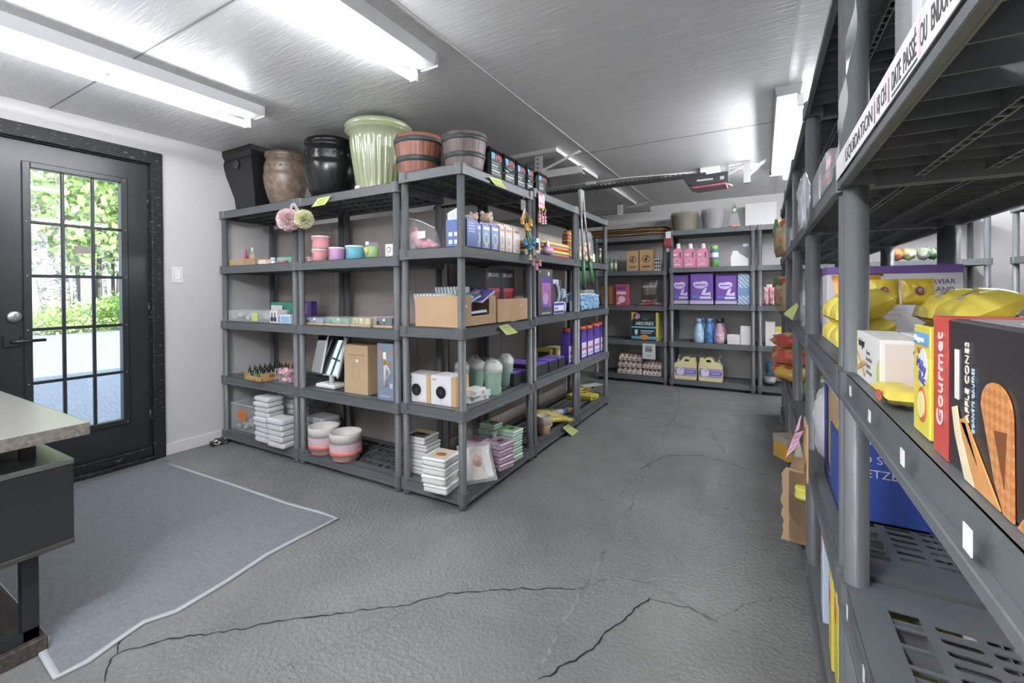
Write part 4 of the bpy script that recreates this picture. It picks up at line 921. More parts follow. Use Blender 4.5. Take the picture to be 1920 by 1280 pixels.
plush('beige bear-eared soft toy behind the blue packets', 911, 399, .042); plush('pinkish beige soft toy left of the larger one', 888, 396, .028, K('d3b3a3', .8), .17)
def packet(label, px0, px1, pyt, m, pr, grp, off=.02):
    P = pl('C', 3, off, px0, px1, pyt); w, h = P[2]*.97, P[3]; t = mk('toy_packet', label, 'packet', P, grp)
    MB().box(0, w, 0, .035, 0, h*.93, .004).build('packet_body', m, t); poly('header', t, m, [(0, h*.9), (w, h*.9), (w, h), (w*.85, h*1.02), (w*.15, h*1.02), (0, h)], .018, .002)
    disc('oval_print', t, K(pr[0], .5), w*.48, h*.38, w*.36, h*.24, 0); disc('inner_print', t, K(pr[1], .5), w*.48, h*.40, w*.22, h*.15, -.001)
    decal('text_print', t, K(pr[2], .5), w*.15, w*.85, h*.74, h*.84, 0)
    for i in range(3): decal('text_line', t, K(pr[2], .5), w*.3, w*.7, h*(.06+.035*i), h*(.075+.035*i)); 
    return t
for i, (a, c, y) in enumerate(((888, 903, 414), (904, 920, 416), (921, 936, 418))): packet('blue toy packet with oval print in the row of packets, %s' % ('left', 'middle', 'right')[i], a, c, y, K('7383bb', .4), ('c9cfa0', '7fa0d0', 'dde1f0'), 'blue toy packets')
for i, (a, c, y) in enumerate(((937, 947, 419), (948, 961, 421), (962, 976, 423))): packet('cream toy packet in the row of packets, %s' % ('left', 'middle', 'right')[i], a, c, y, K('d6c8ba', .5), ('dcd3cb', 'c3b3a6', 'c08e86'), 'cream toy packets')
P = pl('C', 3, .3, 884, 935, 440); carton('white_display_card', 'white display card behind the packets', 'card', P, .004, K('dcd6cc', .5), bare=True)
# --- hanging charms at the junction of C and D
def charms(name, label, cols, px, py, spread, n, seed, strap=None, s=.016, x=.012, top=None):
    c = on(px, py, 0, x); t = thing(name, label, 'keychain', c); rnd = random.Random(seed); tp = (on(top[0], top[1], 0, x)-c) if top else Vector((0, 0, .07))
    for i in range(n):
        q_ = Vector((.006+.014*(i % 3), (i-(n-1)/2)*spread*1.9/n, -.03-.012*rnd.random()-.03*(i % 2)))
        g = blobs('charm', K(cols[0], .45), t, [(q_, (s, s*.9, s*1.15)), (q_-Vector((0, 0, s*1.5)), (s*.85, s*.8, s*.9))], 2, .1)
        blobs('charm_trim', K(cols[1], .45), g, [(q_-Vector((-.004, 0, s*2.3)), (s*.75, s*.8, s*.35)), (q_+Vector((s*.8, 0, s*.2)), (s*.35, s*.45, s*.4))], 2, .1)
        MB().tube([tp, (q_+tp)*.5+Vector((.002, .006*(i-1), 0)), q_+Vector((0, 0, s))], .0016, 5).build('cord', K(cols[2], .5), t)
    if strap:
        for sgn, c_ in strap: MB().tube([tp, tp*.4+Vector((.003, sgn*.02, 0)), Vector((.004, sgn*.055, -.035))], .006, 4).build('strap', K(c_, .5), t)
    return t
P = on(981, 384, 0, .01); t = thing('hang_tag', 'dark grey hooked hang tag under the top shelf rim of the corner unit', 'tag', P)
MB().box(-.001, .001, -.034, .034, -.036, .03).build('card', K('4c4f50', .5), t); MB().tube([(0, .0, .03), (0, .004, .05), (0, .012, .06), (0, .006, .066)], .0018, 5).build('hook', GALV, t); MB().box(.001, .0018, -.004, .004, .0, .008).build('hole', BLKP, t)
charms('charm_keychain', 'bunch of orange charm keychains hanging below the grey hang tag', ('e0a24a', '2f6f5a', 'c9b46a'), 984, 404, .065, 4, 1, [(-1, 'e6c7b0'), (-.4, 'd98e3e')], top=(983, 391))
charms('charm_keychain', 'bunch of teal charm keychains hanging below the orange ones', ('4a9ab8', '20406a', 'd8c84a'), 990, 440, .07, 4, 2, [(1, '6fb3c4'), (.6, '86bfcc')], top=(986, 425))
charms('charm_keychain', 'cream and green charm keychains just above the shelf rim', ('d8cdb8', '57725c', 'c9c0a0'), 989, 462, .05, 3, 3, None, .012, top=(992, 452))
charms('charm_keychain', 'pink charm keychains hanging in front of the shelf rim', ('dfa0b0', 'c97f93', 'b9a05a'), 1001, 480, .035, 3, 4, None, .014, .014, top=(996, 464))
c = on(1015, 364, 0, .014); t = thing('lanyard_set', 'red and white lanyards with gold rings and pink charms under the last pail', 'lanyard', c)
e_ = on(1017, 392, 0, .014)-c
for i in range(3): MB().box(-.0015+.001*i, .0015+.001*i, -.045+.032*i, -.018+.032*i, e_.z, .0).build('strap', K('e6c0c5', .6), t)
MB().box(-.004, .003, -.05, .05, -.012, .004).build('header_band', K('c2566a', .5), t); MB().box(  .003, .004, -.048, .048, e_.z*.72, e_.z*.62).build('header_band', K('c2566a', .5), t)
for i in (0, 1): MB().tube([(.006+.003*i, -.025+.055*i+.022*math.cos(a), e_.z-.012+.006*i+.014*math.sin(a)) for a in [k*PI/8 for k in range(16)]], .0035, 8, True).build('gold_ring', GOLD, t)
for i in range(3):
    z_ = e_.z-.055-.006*(1-abs(i-1)); blobs('charm', K('dc93a2', .5), t, [((.004, -.045+.045*i, z_), (.013, .015, .015)), ((.004, -.045+.045*i, z_-.025), (.014, .016, .015)), ((.004, -.045+.045*i, z_+.024), (.008, .008, .01))]); blobs('charm_tip', K('e8ddd6', .5), t, [((.006, -.045+.045*i, z_-.043), (.011, .013, .007))])
# --- C middle shelf: cartons of books, speaker boxes
BOXB = K('c6a37c', .75, bump=(40, .05), var=('b8946c', 3, .3, .7)); BOXIN = K('cdb08c', .7)
def open_carton(name, label, P, w, d, h, cut=None):
    t = mk(name, label, 'box', P); b = MB(); k = .005
    b.box(0, w, 0, k, 0, h); b.box(0, w, d-k, d, 0, h); b.box(0, k, k, d-k, 0, h)
    if cut: b.prism([(0, 0), (d, 0), (d, h), (d*cut[1], h), (d*cut[1], h*cut[2]), (d*cut[0], h*cut[2]), (d*cut[0], h), (0, h)], k, M=Matrix(((0, -1, 0, w), (1, 0, 0, 0), (0, 0, 1, 0), (0, 0, 0, 1))))
    else: b.box(w-k, w, k, d-k, 0, h)
    b.box(0, w, 0, d, 0, k); b.build('carton', BOXB, t); return t
P = plc(2, .055, 770, 866, 555); w, h = .335, P[3]; d = .345
P = ((-.035-w, .055, P[0][2]), 0)
t = open_carton('book_carton', 'large open cardboard box of books at the corner with a cut-out side', P, w, d, h, (.22, .78, .35)); bc = P
MB().box(w, w+.001, .012, .034, h*.62, h*.72).build('price_sticker', WHT, t); MB().box(w, w+.0006, d*.79, d*.99, h*.25, h*.85).build('tape', K('b5976f', .4), t); decal('bottom_edge_tape', t, K('d2ab74', .5), .0, w, .0, h*.04)
b = MB(); [b.box(w+.0005, w+.001, d*.87, d*.89, h*(.3+.09*i), h*(.34+.09*i)) for i in range(6)]; b.build('stamp_marks', K('8f7a62', .6), t)
bx = None; cols = ['b7c6d6', 'c9cdd4', 'a9bdd4', 'd3c6cc', 'bccad9', 'c4b4c6', 'aebfcf', 'd5d2d6', 'b5c7bf']
def book(label, loc, w_, d_, th, c, tilt, rz, grp, cover=None):
    t = thing('picture_book', label, 'book', loc, (tilt[0], tilt[1], rz), grp)
    MB().box(0, w_, 0, d_, 0, th, .001).build('pages', K('d9dce0', .6), t); MB().box(-.001, w_+.002, -.002, d_+.002, th, th+.003, .001).build('front_cover', K(c, .35), t); MB().box(-.001, w_+.002, -.002, d_+.002, -.003, 0, .001).build('back_cover', K(c, .35), t)
    if cover:
        for (cx, cy, rx, ry, cc) in cover:
            M_ = Matrix(((1, 0, 0, 0), (0, 0, 1, 0), (0, 1, 0, 0), (0, 0, 0, 1)))
            MB().prism([(cx*w_+rx*w_*math.cos(a), cy*d_+ry*d_*math.sin(a)) for a in [k*PI/10 for k in range(20)]], .001, M=Matrix.Translation((0, 0, th+.003)) @ M_).build('cover_picture', K(cc, .4), t)
    return t
x0, y0, z0 = P[0]
COV = [(.3, .45, .2, .42, 'c88a9c'), (.3, .42, .12, .3, 'd9c25a'), (.68, .5, .16, .3, '4f63b4'), (.75, .4, .12, .2, 'd9864a')]
for i in range(8):
    book('thin book with pale spine in the front row of the book carton', (x0+.012+i*.024, y0+.012, z0+.03), .012, .13, h*.72+.03, cols[i], (0, R(-14), 0), 0, 'thin books in front of the carton')
for i in range(8):
    book('dark-spined book in the back row of the book carton', (x0+.03+i*.023, y0+.20, z0+.03), .012, .125, h*.98+.03, ['39406a', '22242c', '5a4a8a', '8a7f9c', '4a6a9a', '2c3044', '66749c', '3a4a7a'][i], (0, R(-14), 0), 0, 'books in the back of the carton')
book('green and blue picture book lying slanted in front of the carton', (x0+w*.48, y0+.015, z0+h*.86), .13, .12, .012, '7fae62', (R(10), R(7), 0), 0, None, [(.6, .5, .35, .4, '6f9ccf'), (.2, .6, .14, .3, 'c2d47a')])
book('blue and green picture book standing behind the slanted one', (x0+w*.60, y0+.10, z0+h*.78), .10, .13, .012, '5a86c4', (R(18), R(5), 0), 0, None, [(.4, .5, .3, .35, '93bf5c'), (.75, .4, .2, .25, 'dfe3ea')])
book('purple rainbow picture book slanted at the cut-out side', (x0+w*.56, y0+.20, z0+h*.80), .14, .15, .012, '5b57b0', (R(24), R(3), 0), 0, None, COV)
book('pink and blue picture book lying inside the cut-out', (x0+w*.50, y0+.08, z0+.03), .16, .18, .012, '6f9cc9', (R(2), R(-14), 0), 0, None, [(.6, .5, .3, .4, 'd98ea0'), (.7, .4, .2, .25, 'e8cdd2')])
book('deep blue picture book behind the rainbow one', (x0+w*.50, y0+.27, z0+h*.92), .16, .08, .012, '2f3f94', (R(24), R(2), 0), 0, None, [(.5, .5, .3, .3, '7a3f8c')])
P2 = ((-.34, .055+d+.01, T('C', 2)), 0); w2, d2, h2 = .31, .395, h*.86
t = open_carton('low_carton', 'second open cardboard box behind the box of books', P2, w2, d2, h2)
sticker(t, w2+.001, d2*.75, h2*.68, .018, PI/2); MB().box(w2, w2+.0006, d2*.4, d2*.6, 0, h2*.8).build('tape', K('b5976f', .4), t)
SPK = K('34363a', .4)
for i, y in enumerate((.42, .578)):
    a = on(935, 503, 0, -.27); hh = a.z-T('C', 2)-.01
    t = thing('speaker_box', 'black speaker box with a red speaker picture, %s one in the low carton' % ('left', 'right')[i], 'box', (-.12, .055+d+.018+i*.186, T('C', 2)+.006), PI/2, 'black speaker boxes'); w_ = .183; d_ = .16; h_ = on(935, 503, 0, -.12).z-T('C', 2)-.008
    MB().box(0, w_, 0, d_, 0, h_, .001).build('carton', SPK, t)
    text('model_text', 'JBK-6103', t, K('c9c9c9', .5), .034, (w_*.5, -.0006, h_*.84), align='CENTER')
    sp = MB().box(w_*.18, w_*.86, -.003, .0, h_*.16, h_*.60, .006).build('speaker_picture', K('a83240', .4), t); MB().box(w_*.14, w_*.90, -.004, .0, h_*.55, h_*.62, .004).build('handle_picture', K('c24a55', .4), sp)
    disc('driver_picture', sp, K('7a2530', .4), w_*.5, h_*.42, w_*.12, w_*.12, -.003); disc('driver_picture', sp, K('c9808c', .4), w_*.5, h_*.27, w_*.2, w_*.2, -.003)
# --- C fourth shelf: camera boxes, pails with wrap, small boxes
TANB = K('cda36d', .6)
for i, (a, c, y) in enumerate(((762.5, 799, 699), (807.5, 846, 703))):
    P = plc(1, .056, a, c, y); w, h = P[2], P[3]
    t = mk('camera_box', 'white and tan box with a round black camera picture, %s one' % ('left', 'right')[i], 'box', P, 'white and tan camera boxes'); d = .13
    MB().box(0, w, 0, d, 0, h, .001).build('carton', K('dcd9dc', .5), t); MB().box(w, w+.028, .002, d, 0, h-.001, .001).build('tan_sleeve', TANB, t)
    disc('bracket_picture', t, K('cfcdd2', .5), w*.53, h*.46, w*.28, w*.30); disc('camera_picture', t, K('1f2022', .4), w*.5, h*.44, w*.24, w*.24, -.001); disc('lens_picture', t, K('3a3b3e', .3), w*.5, h*.45, w*.06, w*.06, -.002)
    decal('stalk_picture', t, K('d0ced2', .5), w*.49, w*.53, h*.02, h*.22); text('brand_text', 'nest', t, K('8b8f96', .5), h*.12, (w*.06, -.0006, h*.84))
MINT = K('8fcbab', .4); WRAP = clear('fafcfc', .24, .08)
def wpail(lab, px0, px1, pyb, pyt, pink=False, off=None):
    z = T('C', 1); c = on((px0+px1)/2, pyb, 2, z) if off is None else None
    P = plr('C', 1, -(c.x) if c else off, px0, px1, pyt); r = P[2]/2; h = P[3]; t = mk('wrapped_pail', lab, 'pail', ctr(P), 'mint pails in clear wrap')
    MB().lathe([(.76*r, 0), (.78*r, .004), (.98*r, h*.62), (1.04*r, h*.63), (1.04*r, h*.67), (.95*r, h*.67)], 32).build('pail_body', MINT, t)
    def wedge(m, a0, a1, nm):
        b = MB(); v = []; n = 12
        for k in range(n+1):
            a = a0+(a1-a0)*k/n; v += [(.785*r*math.cos(a), .785*r*math.sin(a), .008), (.985*r*math.cos(a), .985*r*math.sin(a), h*.61)]
        b.add(v, [(2*k, 2*k+2, 2*k+3, 2*k+1) for k in range(n)], True); b.build(nm, m, t)
    wedge(K('dfe0df', .5), -.55, .35, 'white_label'); wedge(K('c99aa3', .5), .35, .75, 'pink_label')
    L = MB().lathe([(1.06*r, 0), (1.0*r, h*.14), (.62*r, h*.22), (0, h*.23)], 28).build('lid_tray', K('c6cbc4', .45), t, (0, 0, h*.70), (R(20), R(-14), 0)); MB().box(-.012, .012, -.005, .005, h*.225, h*.24).build('lid_hole', K('6a756f', .5), L)
    MB().lathe([(.84*r, 0), (1.05*r, h*.66), (1.06*r, h*.72), (1.0*r, h*.86), (.6*r, h*.98), (.2*r, h*1.0), (0, h*.97)], 24, fn=lambda a, z_: 1+.05*noise.noise(Vector((a*3, z_*30, px0)))).build('clear_wrap', WRAP, t)
for i, a in enumerate(((907, 941, 738, 672, 'nearest mint pail in clear wrap at the shelf edge'), (875, 909, 724, 671, 'mint pail in clear wrap left of the nearest one'), (934, 962, 721, 662, 'mint pail in clear wrap with pink and white side, right end'))):
    wpail(a[4], a[0], a[1], a[2], a[3])
for a, c, y, o, l in ((852, 879, 673, .27, 'mint pail in clear wrap behind the corner post'), (878, 902, 664, .30, 'mint pail in clear wrap at the back by the rear post'), (903, 928, 667, .28, 'mint pail in clear wrap at the back, second from right')): wpail(l, a, c, 0, y, off=o)
for i, (a, c, y, lf) in enumerate(((886, 922, 728, .041), (880, 932, 740, 0))):
    P = pl('C', 1, .07-.03*(1-i), a, c, y); w = P[2]*.8; z = T('C', 1)
    t = thing('small_white_box', 'small white box with printed flowers, %s of the pile beside the camera boxes' % ('upper', 'lower')[i], 'box', (P[0][0], P[0][1], z+lf), PI/2-.15, 'small white boxes'); h = .039; d = .085
    MB().box(0, w*.7, 0, d, 0, h, .001).build('carton', K('dcdad8', .5), t); disc('flower_print', t, K('8f95b0', .5), w*.1, h*.5, w*.06, h*.3); disc('flower_print', t, K('9aa5a4', .5), w*.55, h*.4, w*.06, h*.3); decal('text_line', t, K('b9b6bd', .5), w*.22, w*.45, h*.5, h*.56)
    if i: dup(t, (P[0][0]-.01, P[0][1]+w*.72, z), PI/2-.1, 'small white box lying right behind the lower one', 'small white boxes')
# --- C bottom shelf: lunch containers
WCT = K('d9d9d6', .4); LIL = K('b697ae', .4); MNT2 = K('b5d3bd', .4)
def container(name, lab, loc, rz, w, d, h, m, grp, card=None):
    t = thing(name, lab, 'container', loc, rz, grp)
    MB().add(pack_mesh(w*.94, d*.94, h*.66, 1).v, pack_mesh(w*.94, d*.94, h*.66, 1).f, True, Matrix.Translation((w*.03, d*.03, 0))).build('tub', m, t)
    MB().box(0, w, 0, d, h*.60, h*.96, .006).build('lid', m, t)
    if card:
        c = MB().box(w*.2, w*.9, d*.1, d*.75, h*.965, h*.985).build('paper_card', K(card[0], .5), t); blobs('food_picture', K(card[1], .5), c, [((w*.55, d*.45, h*.985), (w*.2, d*.16, .003)), ((w*.45, d*.4, h*.985), (w*.1, d*.1, .004))]); 
        if len(card) > 2: MB().box(w*.15, w*.9, d*.6, d*.95, h*.985, h*.995).build('printed_band', K(card[2], .5), c)
    return t
def cstack(px, py, n, w, d, h, m, rz, lab, grp, card, seed, wrap=True):
    z = T('C', 0); p = on(px, py, 2, z)
    for i in range(n):
        rnd = random.Random(seed+i); L_ = 'topmost' if i == n-1 else 'lowest' if i == 0 else ('second lowest', 'third lowest', 'fourth lowest', 'fifth lowest')[i-1]
        container('lunch_container', '%s, %s' % (lab, L_), (p.x+rnd.uniform(-.008, .008), p.y+rnd.uniform(-.006, .006), z+h*i), rz+rnd.uniform(-.06, .06), w, d, h, m, grp, card if i == n-1 else None)
    rnd = random.Random(seed); H_ = n*h
    b = MB(); b.blob((0, 0, H_*.5+.004), (w*.60, d*.60, H_*.52), 3, .12, 5, seed); cz, sz = math.cos(rz), math.sin(rz)
    return p
CARD = ('c9b49c', '9c5a2c')
cstack(757, 884, 5, .16, .15, .044, WCT, .02, 'white wrapped lunch container in the left stack behind the post', 'white containers left stack', ('57503f', '2c2018', 'cdb98f'), 3)
cstack(790, 922, 4, .15, .16, .048, WCT, .10, 'white wrapped lunch container in the front stack by the corner post', 'white containers front stack', ('cbb8a0', 'b0642c', 'd2c4ae'), 6)
cstack(938, 886, 4, .13, .13, .040, LIL, PI/2-.2, 'lilac lunch container in the front lilac stack', 'lilac containers front stack', ('8f7f8e', '7a3f2e'), 9)
cstack(894, 884, 4, .13, .13, .042, LIL, PI/2-.1, 'lilac lunch container in the rear lilac stack', 'lilac containers rear stack', ('7d6b7c', '8a3f2c'), 12)
cstack(962, 868, 5, .12, .13, .038, MNT2, PI/2-.1, 'mint lunch container in the stack by the right post', 'mint containers', ('8aa87a', '5a4a30', '5fb04a'), 15)
cstack(925, 852, 5, .11, .12, .038, MNT2, PI/2, 'mint lunch container at the back behind the lilac stacks', 'mint containers at the back', ('8aa87a', '5a4a30', '4f9c40'), 18)
p = on(868, 924, 2, T('C', 0)); t = thing('wrapped_container', 'wrapped container with a sandwich picture tilted against the corner post', 'container', (p.x-.03, p.y+.075, T('C', 0)+.026), (R(-38), 0, R(52)))
MB().box(0, .17, 0, .03, 0, .185, .008).build('container_body', WCT, t); poly('paper_card', t, K('d2c2b4', .5), [(.045, .0), (.125, .0), (.125, .185), (.045, .185)], 0); disc('sandwich_picture', t, K('b8694a', .5), .085, .1, .028, .034, -.001); disc('filling_picture', t, K('6f5a3c', .5), .09, .08, .016, .014, -.002); disc('bread_picture', t, K('cf9a7c', .5), .08, .118, .02, .012, -.002); disc('leaf_picture', t, K('a9bfae', .5), .06, .155, .01, .018, -.001); disc('leaf_picture', t, K('a9bfae', .5), .112, .06, .01, .018, -.001)
MB().pillow(.2, .22, .05, 3, .3, M=Matrix.Translation((-.015, .012, -.015))).build('clear_wrap', WRAP, t)
# --- D second shelf: cushions etc.
def stripes():
    M, nt, b = nodes_mat('striped_cloth'); L = nt.links.new; tc = nt.nodes.new('ShaderNodeTexCoord'); sx = nt.nodes.new('ShaderNodeSeparateXYZ'); L(tc.outputs['Object'], sx.inputs[0])
    mu = nt.nodes.new('ShaderNodeMath'); mu.operation = 'MULTIPLY'; mu.inputs[1].default_value = 16; L(sx.outputs[2], mu.inputs[0]); fr_ = nt.nodes.new('ShaderNodeMath'); fr_.operation = 'FRACT'; L(mu.outputs[0], fr_.inputs[0])
    r = nt.nodes.new('ShaderNodeValToRGB'); r.color_ramp.interpolation = 'CONSTANT'; L(fr_.outputs[0], r.inputs[0]); e = r.color_ramp.elements
    e[0].position = 0; e[0].color = lin('d67c3e'); e[1].position = .36; e[1].color = lin('5d5f94')
    for p_, c_ in ((.56, 'c9c04a'), (.72, 'd99a3a'), (.85, 'a8603a')): e.new(p_).color = lin(c_)
    L(r.outputs[0], b.inputs['Base Color']); b.inputs['Roughness'].default_value = .85; return M
STR = stripes()
P = pl('D', 3, .06, 1014, 1069, 447); w, h = P[2], P[3]
for i in range(2):
    one('striped_cushion', 'orange, blue and yellow striped cushion lying flat, %s of two' % ('lower', 'upper')[i], 'cushion', (shift(P, 0, 0, i*h*.5)[0], P[1]), pack_mesh(w, .26, h*.5, i), STR, 'striped cushions')
P = pl('D', 3, .10, 1064, 1079, 427); w2, h2 = P[2], P[3]; one('striped_cushion', 'striped cushion standing on edge at the post beside the stacked cushions', 'cushion', P, pack_mesh(w2*.9, .05, h2*.94, 5), STR, 'striped cushions')
P = plr('D', 3, .04, 1012, 1041, 450); P = P[:2]+(P[2], P[3]); r = P[2]/2; t = mk('pink_bath_toy', 'pink round bag with a white bunny-eared top in front of the cushions', 'bag', ctr(P)); h = P[3]
MB().blob((0, 0, h*.29), (r, r*.8, h*.29), 3, .05).build('bag_body', K('d3aecb', .5), t); blobs('white_top', K('e2dde2', .5), t, [((0, 0, h*.68), (r*.35, r*.3, h*.16)), ((-r*.15, 0, h*.88), (r*.16, r*.12, h*.13)), ((r*.25, 0, h*.85), (r*.14, r*.12, h*.12))])
P = pl('D', 3, .02, 1005.5, 1013, 446); t = mk('white_display_card', 'slim white card frame at the left post beside the pink bag', 'card', P); w, h = P[2], P[3]; b = MB(); b.box(0, w, 0, .01, 0, .02); b.box(0, w, 0, .01, h-.03, h); b.box(w*.72, w, 0, .01, 0, h); b.build('frame', K('d2d8e0', .4), t)
P = pl('E', 3, .05, 1100, 1121, 428); w, h = P[2], P[3]; t = mk('toy_bag', 'clear bag of orange toys standing behind the mop handles', 'bag', P)
MB().pillow(w, h, .1, 4, .3, M=Matrix.Translation((0, .07, 0))).build('clear_bag', FILM, t); rnd = random.Random(3); blobs('orange_toys', K('d98a5a', .5, var=('d9cf8a', 20, .45, .55)), t, [((rnd.uniform(.03, w-.03), .07+rnd.uniform(-.02, .02), rnd.uniform(.03, h*.62)), (.024, .02, .028)) for _ in range(16)]); decal('white_label', t, WHT, w*.8, w*.98, h*.05, h*.3, .03)
for i, (a, c) in enumerate(((1122, 1127.5), (1128.5, 1134))):
    P = plr('E', 3, .06, a, c, 466); t = mk('can', 'small green can beside the toy bag, %s one' % ('left', 'right')[i], 'can', ctr(P), 'small green cans at the aisle end'); MB().cyl(0, 0, 0, P[3], P[2]/2, 16).build('can_body', K('6f8a5f', .3, .4), t); MB().cyl(0, 0, P[3]*.9, P[3]*1.0, P[2]*.51, 16).build('can_lid', K('b9bdb4', .3, .6), t)
# --- D and E middle shelf
P = pl('D', 2, .02, 1009, 1036, 503); w, h = P[2], P[3]; t = carton('speaker_carton', 'tall dark grey box with a purple and pink speaker picture', 'box', P, .12, K('55575a', .45))
sp = MB().box(w*.2, w*.84, -.004, 0, h*.16, h*.80, .012).build('speaker_picture', K('6a56c0', .35, var=('cf6a8c', 3.2, .45, .55)), t); MB().box(w*.24, w*.82, -.006, 0, h*.70, h*.80, .006).build('handle_picture', K('5a45b8', .35), sp)
disc('driver_picture', sp, K('8a78d0', .4), w*.50, h*.60, w*.16, w*.13, -.004); disc('driver_picture', sp, K('b7a3c4', .4), w*.46, h*.36, w*.2, h*.13, -.004); MB().box(w*.70, w*.80, -.005, 0, h*.18, h*.55).build('pink_side', K('d86a88', .4), sp)
text('brand_text', 'JBC', t, WINK, h*.05, (w*.08, -.0006, h*.92)); disc('white_sticker', t, WHT, w*.72, h*.90, w*.07, w*.07); decal('text_strip', t, K('b9bab8', .5), w*.2, w*.85, h*.03, h*.065)
P = pl('D', 2, .03, 1036.5, 1054, 522); w, h = P[2], P[3]; t = mk('snorkel_pack', 'blister pack with a grey snorkel and a blue and white card', 'pack', P)
MB().box(0, w, .006, .012, h*.1, h*.97, .002).build('backing_card', K('4b505a', .5), t); MB().tube([(w*.25, 0, h*.9), (w*.45, -.006, h*.75), (w*.55, -.008, h*.5), (w*.4, 0, h*.3)], .013, 10).build('snorkel', K('b9bfc6', .35), t); MB().box(w*.0, w*.6, -.002, .02, h*.84, h*.98, .004).build('header', K('c3cad2', .4), t); MB().tube([(w*.6, 0, h*.75), (w*.95, -.004, h*.5), (w*.9, 0, h*.3)], .004, 6).build('strap', K('b3bccb', .4), t)
cdd = MB().box(-.005, w*1.02, -.012, -.008, 0, h*.34).build('front_card', K('dfe1ea', .5), t); MB().box(0, w, -.0125, -.0115, h*.24, h*.31).build('blue_band', K('4b47b0', .5), cdd); MB().box(0, w, -.0125, -.0115, h*.02, h*.09).build('blue_band', K('4b47b0', .5), cdd); text('pack_text', 'HYDRALITE', cdd, K('7a7fb0', .5), h*.085, (w*.03, -.0126, h*.13), sx=.55)
for i, (a, c, y, lf, lab) in enumerate(((1051, 1065, 541, .11, 'upper left'), (1067, 1079, 550, .07, 'upper right'), (1054, 1066, 566, 0, 'lower left'), (1075, 1085, 563, 0, 'lower right'))):
    P = pl('D' if i != 3 else 'D', 2, .03+.04*(lf > 0), a, c, y, lf); w, h = P[2], P[3]; h = min(h, .14); t = mk('blue_pouch', 'blue and silver pouch in the pile left of the mop, %s' % lab, 'pouch', P, 'blue and silver pouches')
    MB().pillow(w, h, .05, i, .3, M=Matrix.Translation((0, .03, 0))).build('pouch_body', K('b9c3cd', .3), t); MB().box(w*.05, w*.42, .0, .012, h*.25, h*.9, .004).build('blue_panel', K('4f8fc4', .4), t)
    if lf > 0: MB().box(w*.1, w*.9, .02, .10, -lf, .004).build('stand_box', K('3a4f74', .5), t)
# mops
def mop(label, top, gr0, gr1, low, x0):
    a, b0, b1, c = [on(px, py, 0, x0) for px, py in (top, gr0, gr1, low)]; t = thing('floor_mop', label, 'mop', c); a -= c; b0 -= c; b1 -= c
    MB().tube([a, b0], .009, 10).build('pole', K('8d8e90', .35, .4), t); MB().tube([b0, b1], .0165, 12).build('grip', K('3f9a55', .45), t); MB().tube([b1, Vector((0, 0, 0))], .015, 10).build('swivel_joint', K('2f3133', .4), t)
    MB().tube([a+Vector((0, 0, .012)), a*.93+b0*.07, a*.72+b0*.28], lambda u: .02-.006*u, 10).build('clear_sleeve', clear('e6e8ea', .38, .15), t)
    return t
mop('mop handle with a green grip, left of the pair', (1088, 358), (1093, 489), (1096, 533), (1095, 543), .012)
mop('mop handle with a green grip, right of the pair', (1091, 360), (1105, 490), (1111, 525), (1111, 534), .012)
P = pl('E', 2, .005, 1090, 1122, 552); w, h = P[2], P[3]; t = mk('fluffy_mop', 'fluffy light blue mop head under the green grips', 'mop', P)
rnd = random.Random(2); b = MB(); d = .16
for i in range(420):
    p_ = Vector((rnd.uniform(0, w), rnd.uniform(0, d), rnd.uniform(.012, h*.95))); u_ = rnd.choice((0, 1, 2))
    if u_ == 0: p_.y = 0
    elif u_ == 1: p_.z = h*.92
    b.blob(p_, (.012, .011, .011), 1, .25, 5, i)
b.build('microfibre_strands', K('8fb9dd', .85), t); MB().box(.003, w-.003, .003, d-.003, .006, h*.91, .01).build('core_pad', K('86aed2', .9), t); MB().box(w*.02, w*.9, .01, d*.8, h*.94, h*1.06, .006).build('white_plate', K('d2d5d8', .4), t); MB().box(w*.35, w*.9, .02, d*.6, h*1.06, h*1.30, .01).build('clear_clip', FILM2, t)
# --- D and E fourth shelf
for i, (a, c, yt) in enumerate(((967, 1005, 692), (1006, 1029, 690), (1030, 1047, 686), (1048, 1060, 682))):
    P = pl('D', 1, .056, a, c, yt) if i else pl('C', 1, .075, 964, 988, 692); w = P[2]*.96; h = .075; d = (.26, .33, .16, .15)[i]
    t = mk('purple_tray', 'black tray with a purple patterned top, %s of the row' % ('first', 'second', 'third', 'last')[i], 'tray', P, 'black and purple trays')
    MB().box(0, w, 0, d, 0, h, .002).build('tray_body', K('2c2e33', .4), t); pt = MB().box(.002, w-.002, .003, d-.003, h, h+.01, .003).build('purple_top', K('6247a8', .35), t)
    b = MB(); [b.box(w*.12, w*.88, .02+.05*j, .045+.05*j, h+.0095, h+.0115) for j in range(int(d/.055))]; b.build('light_print', K('8a74c4', .35), pt)
P = pl('D', 1, .215, 1033, 1056, 655); w, h = P[2], P[3]; t = carton('tool_box_carton', 'yellow and black box behind the purple trays', 'box', P, .14, K('c9b23c', .45)); MB().box(w*.3, w*.95, .01, .13, h, h+.001).build('top_print', K('b9b5a8', .5), t); decal('black_print', t, K('242424', .5), w*.05, w*.6, h*.05, h*.4); decal('label_panel', t, K('dcd8d0', .5), w*.55, w*.9, h*.45, h*.75); decal('side_print', t, K('3a3834', .5), .02, .12, h*.1, h*.8, 0, side='l')
PURP = K('5a3fa0', .3); CAPR = K('d4563a', .4)
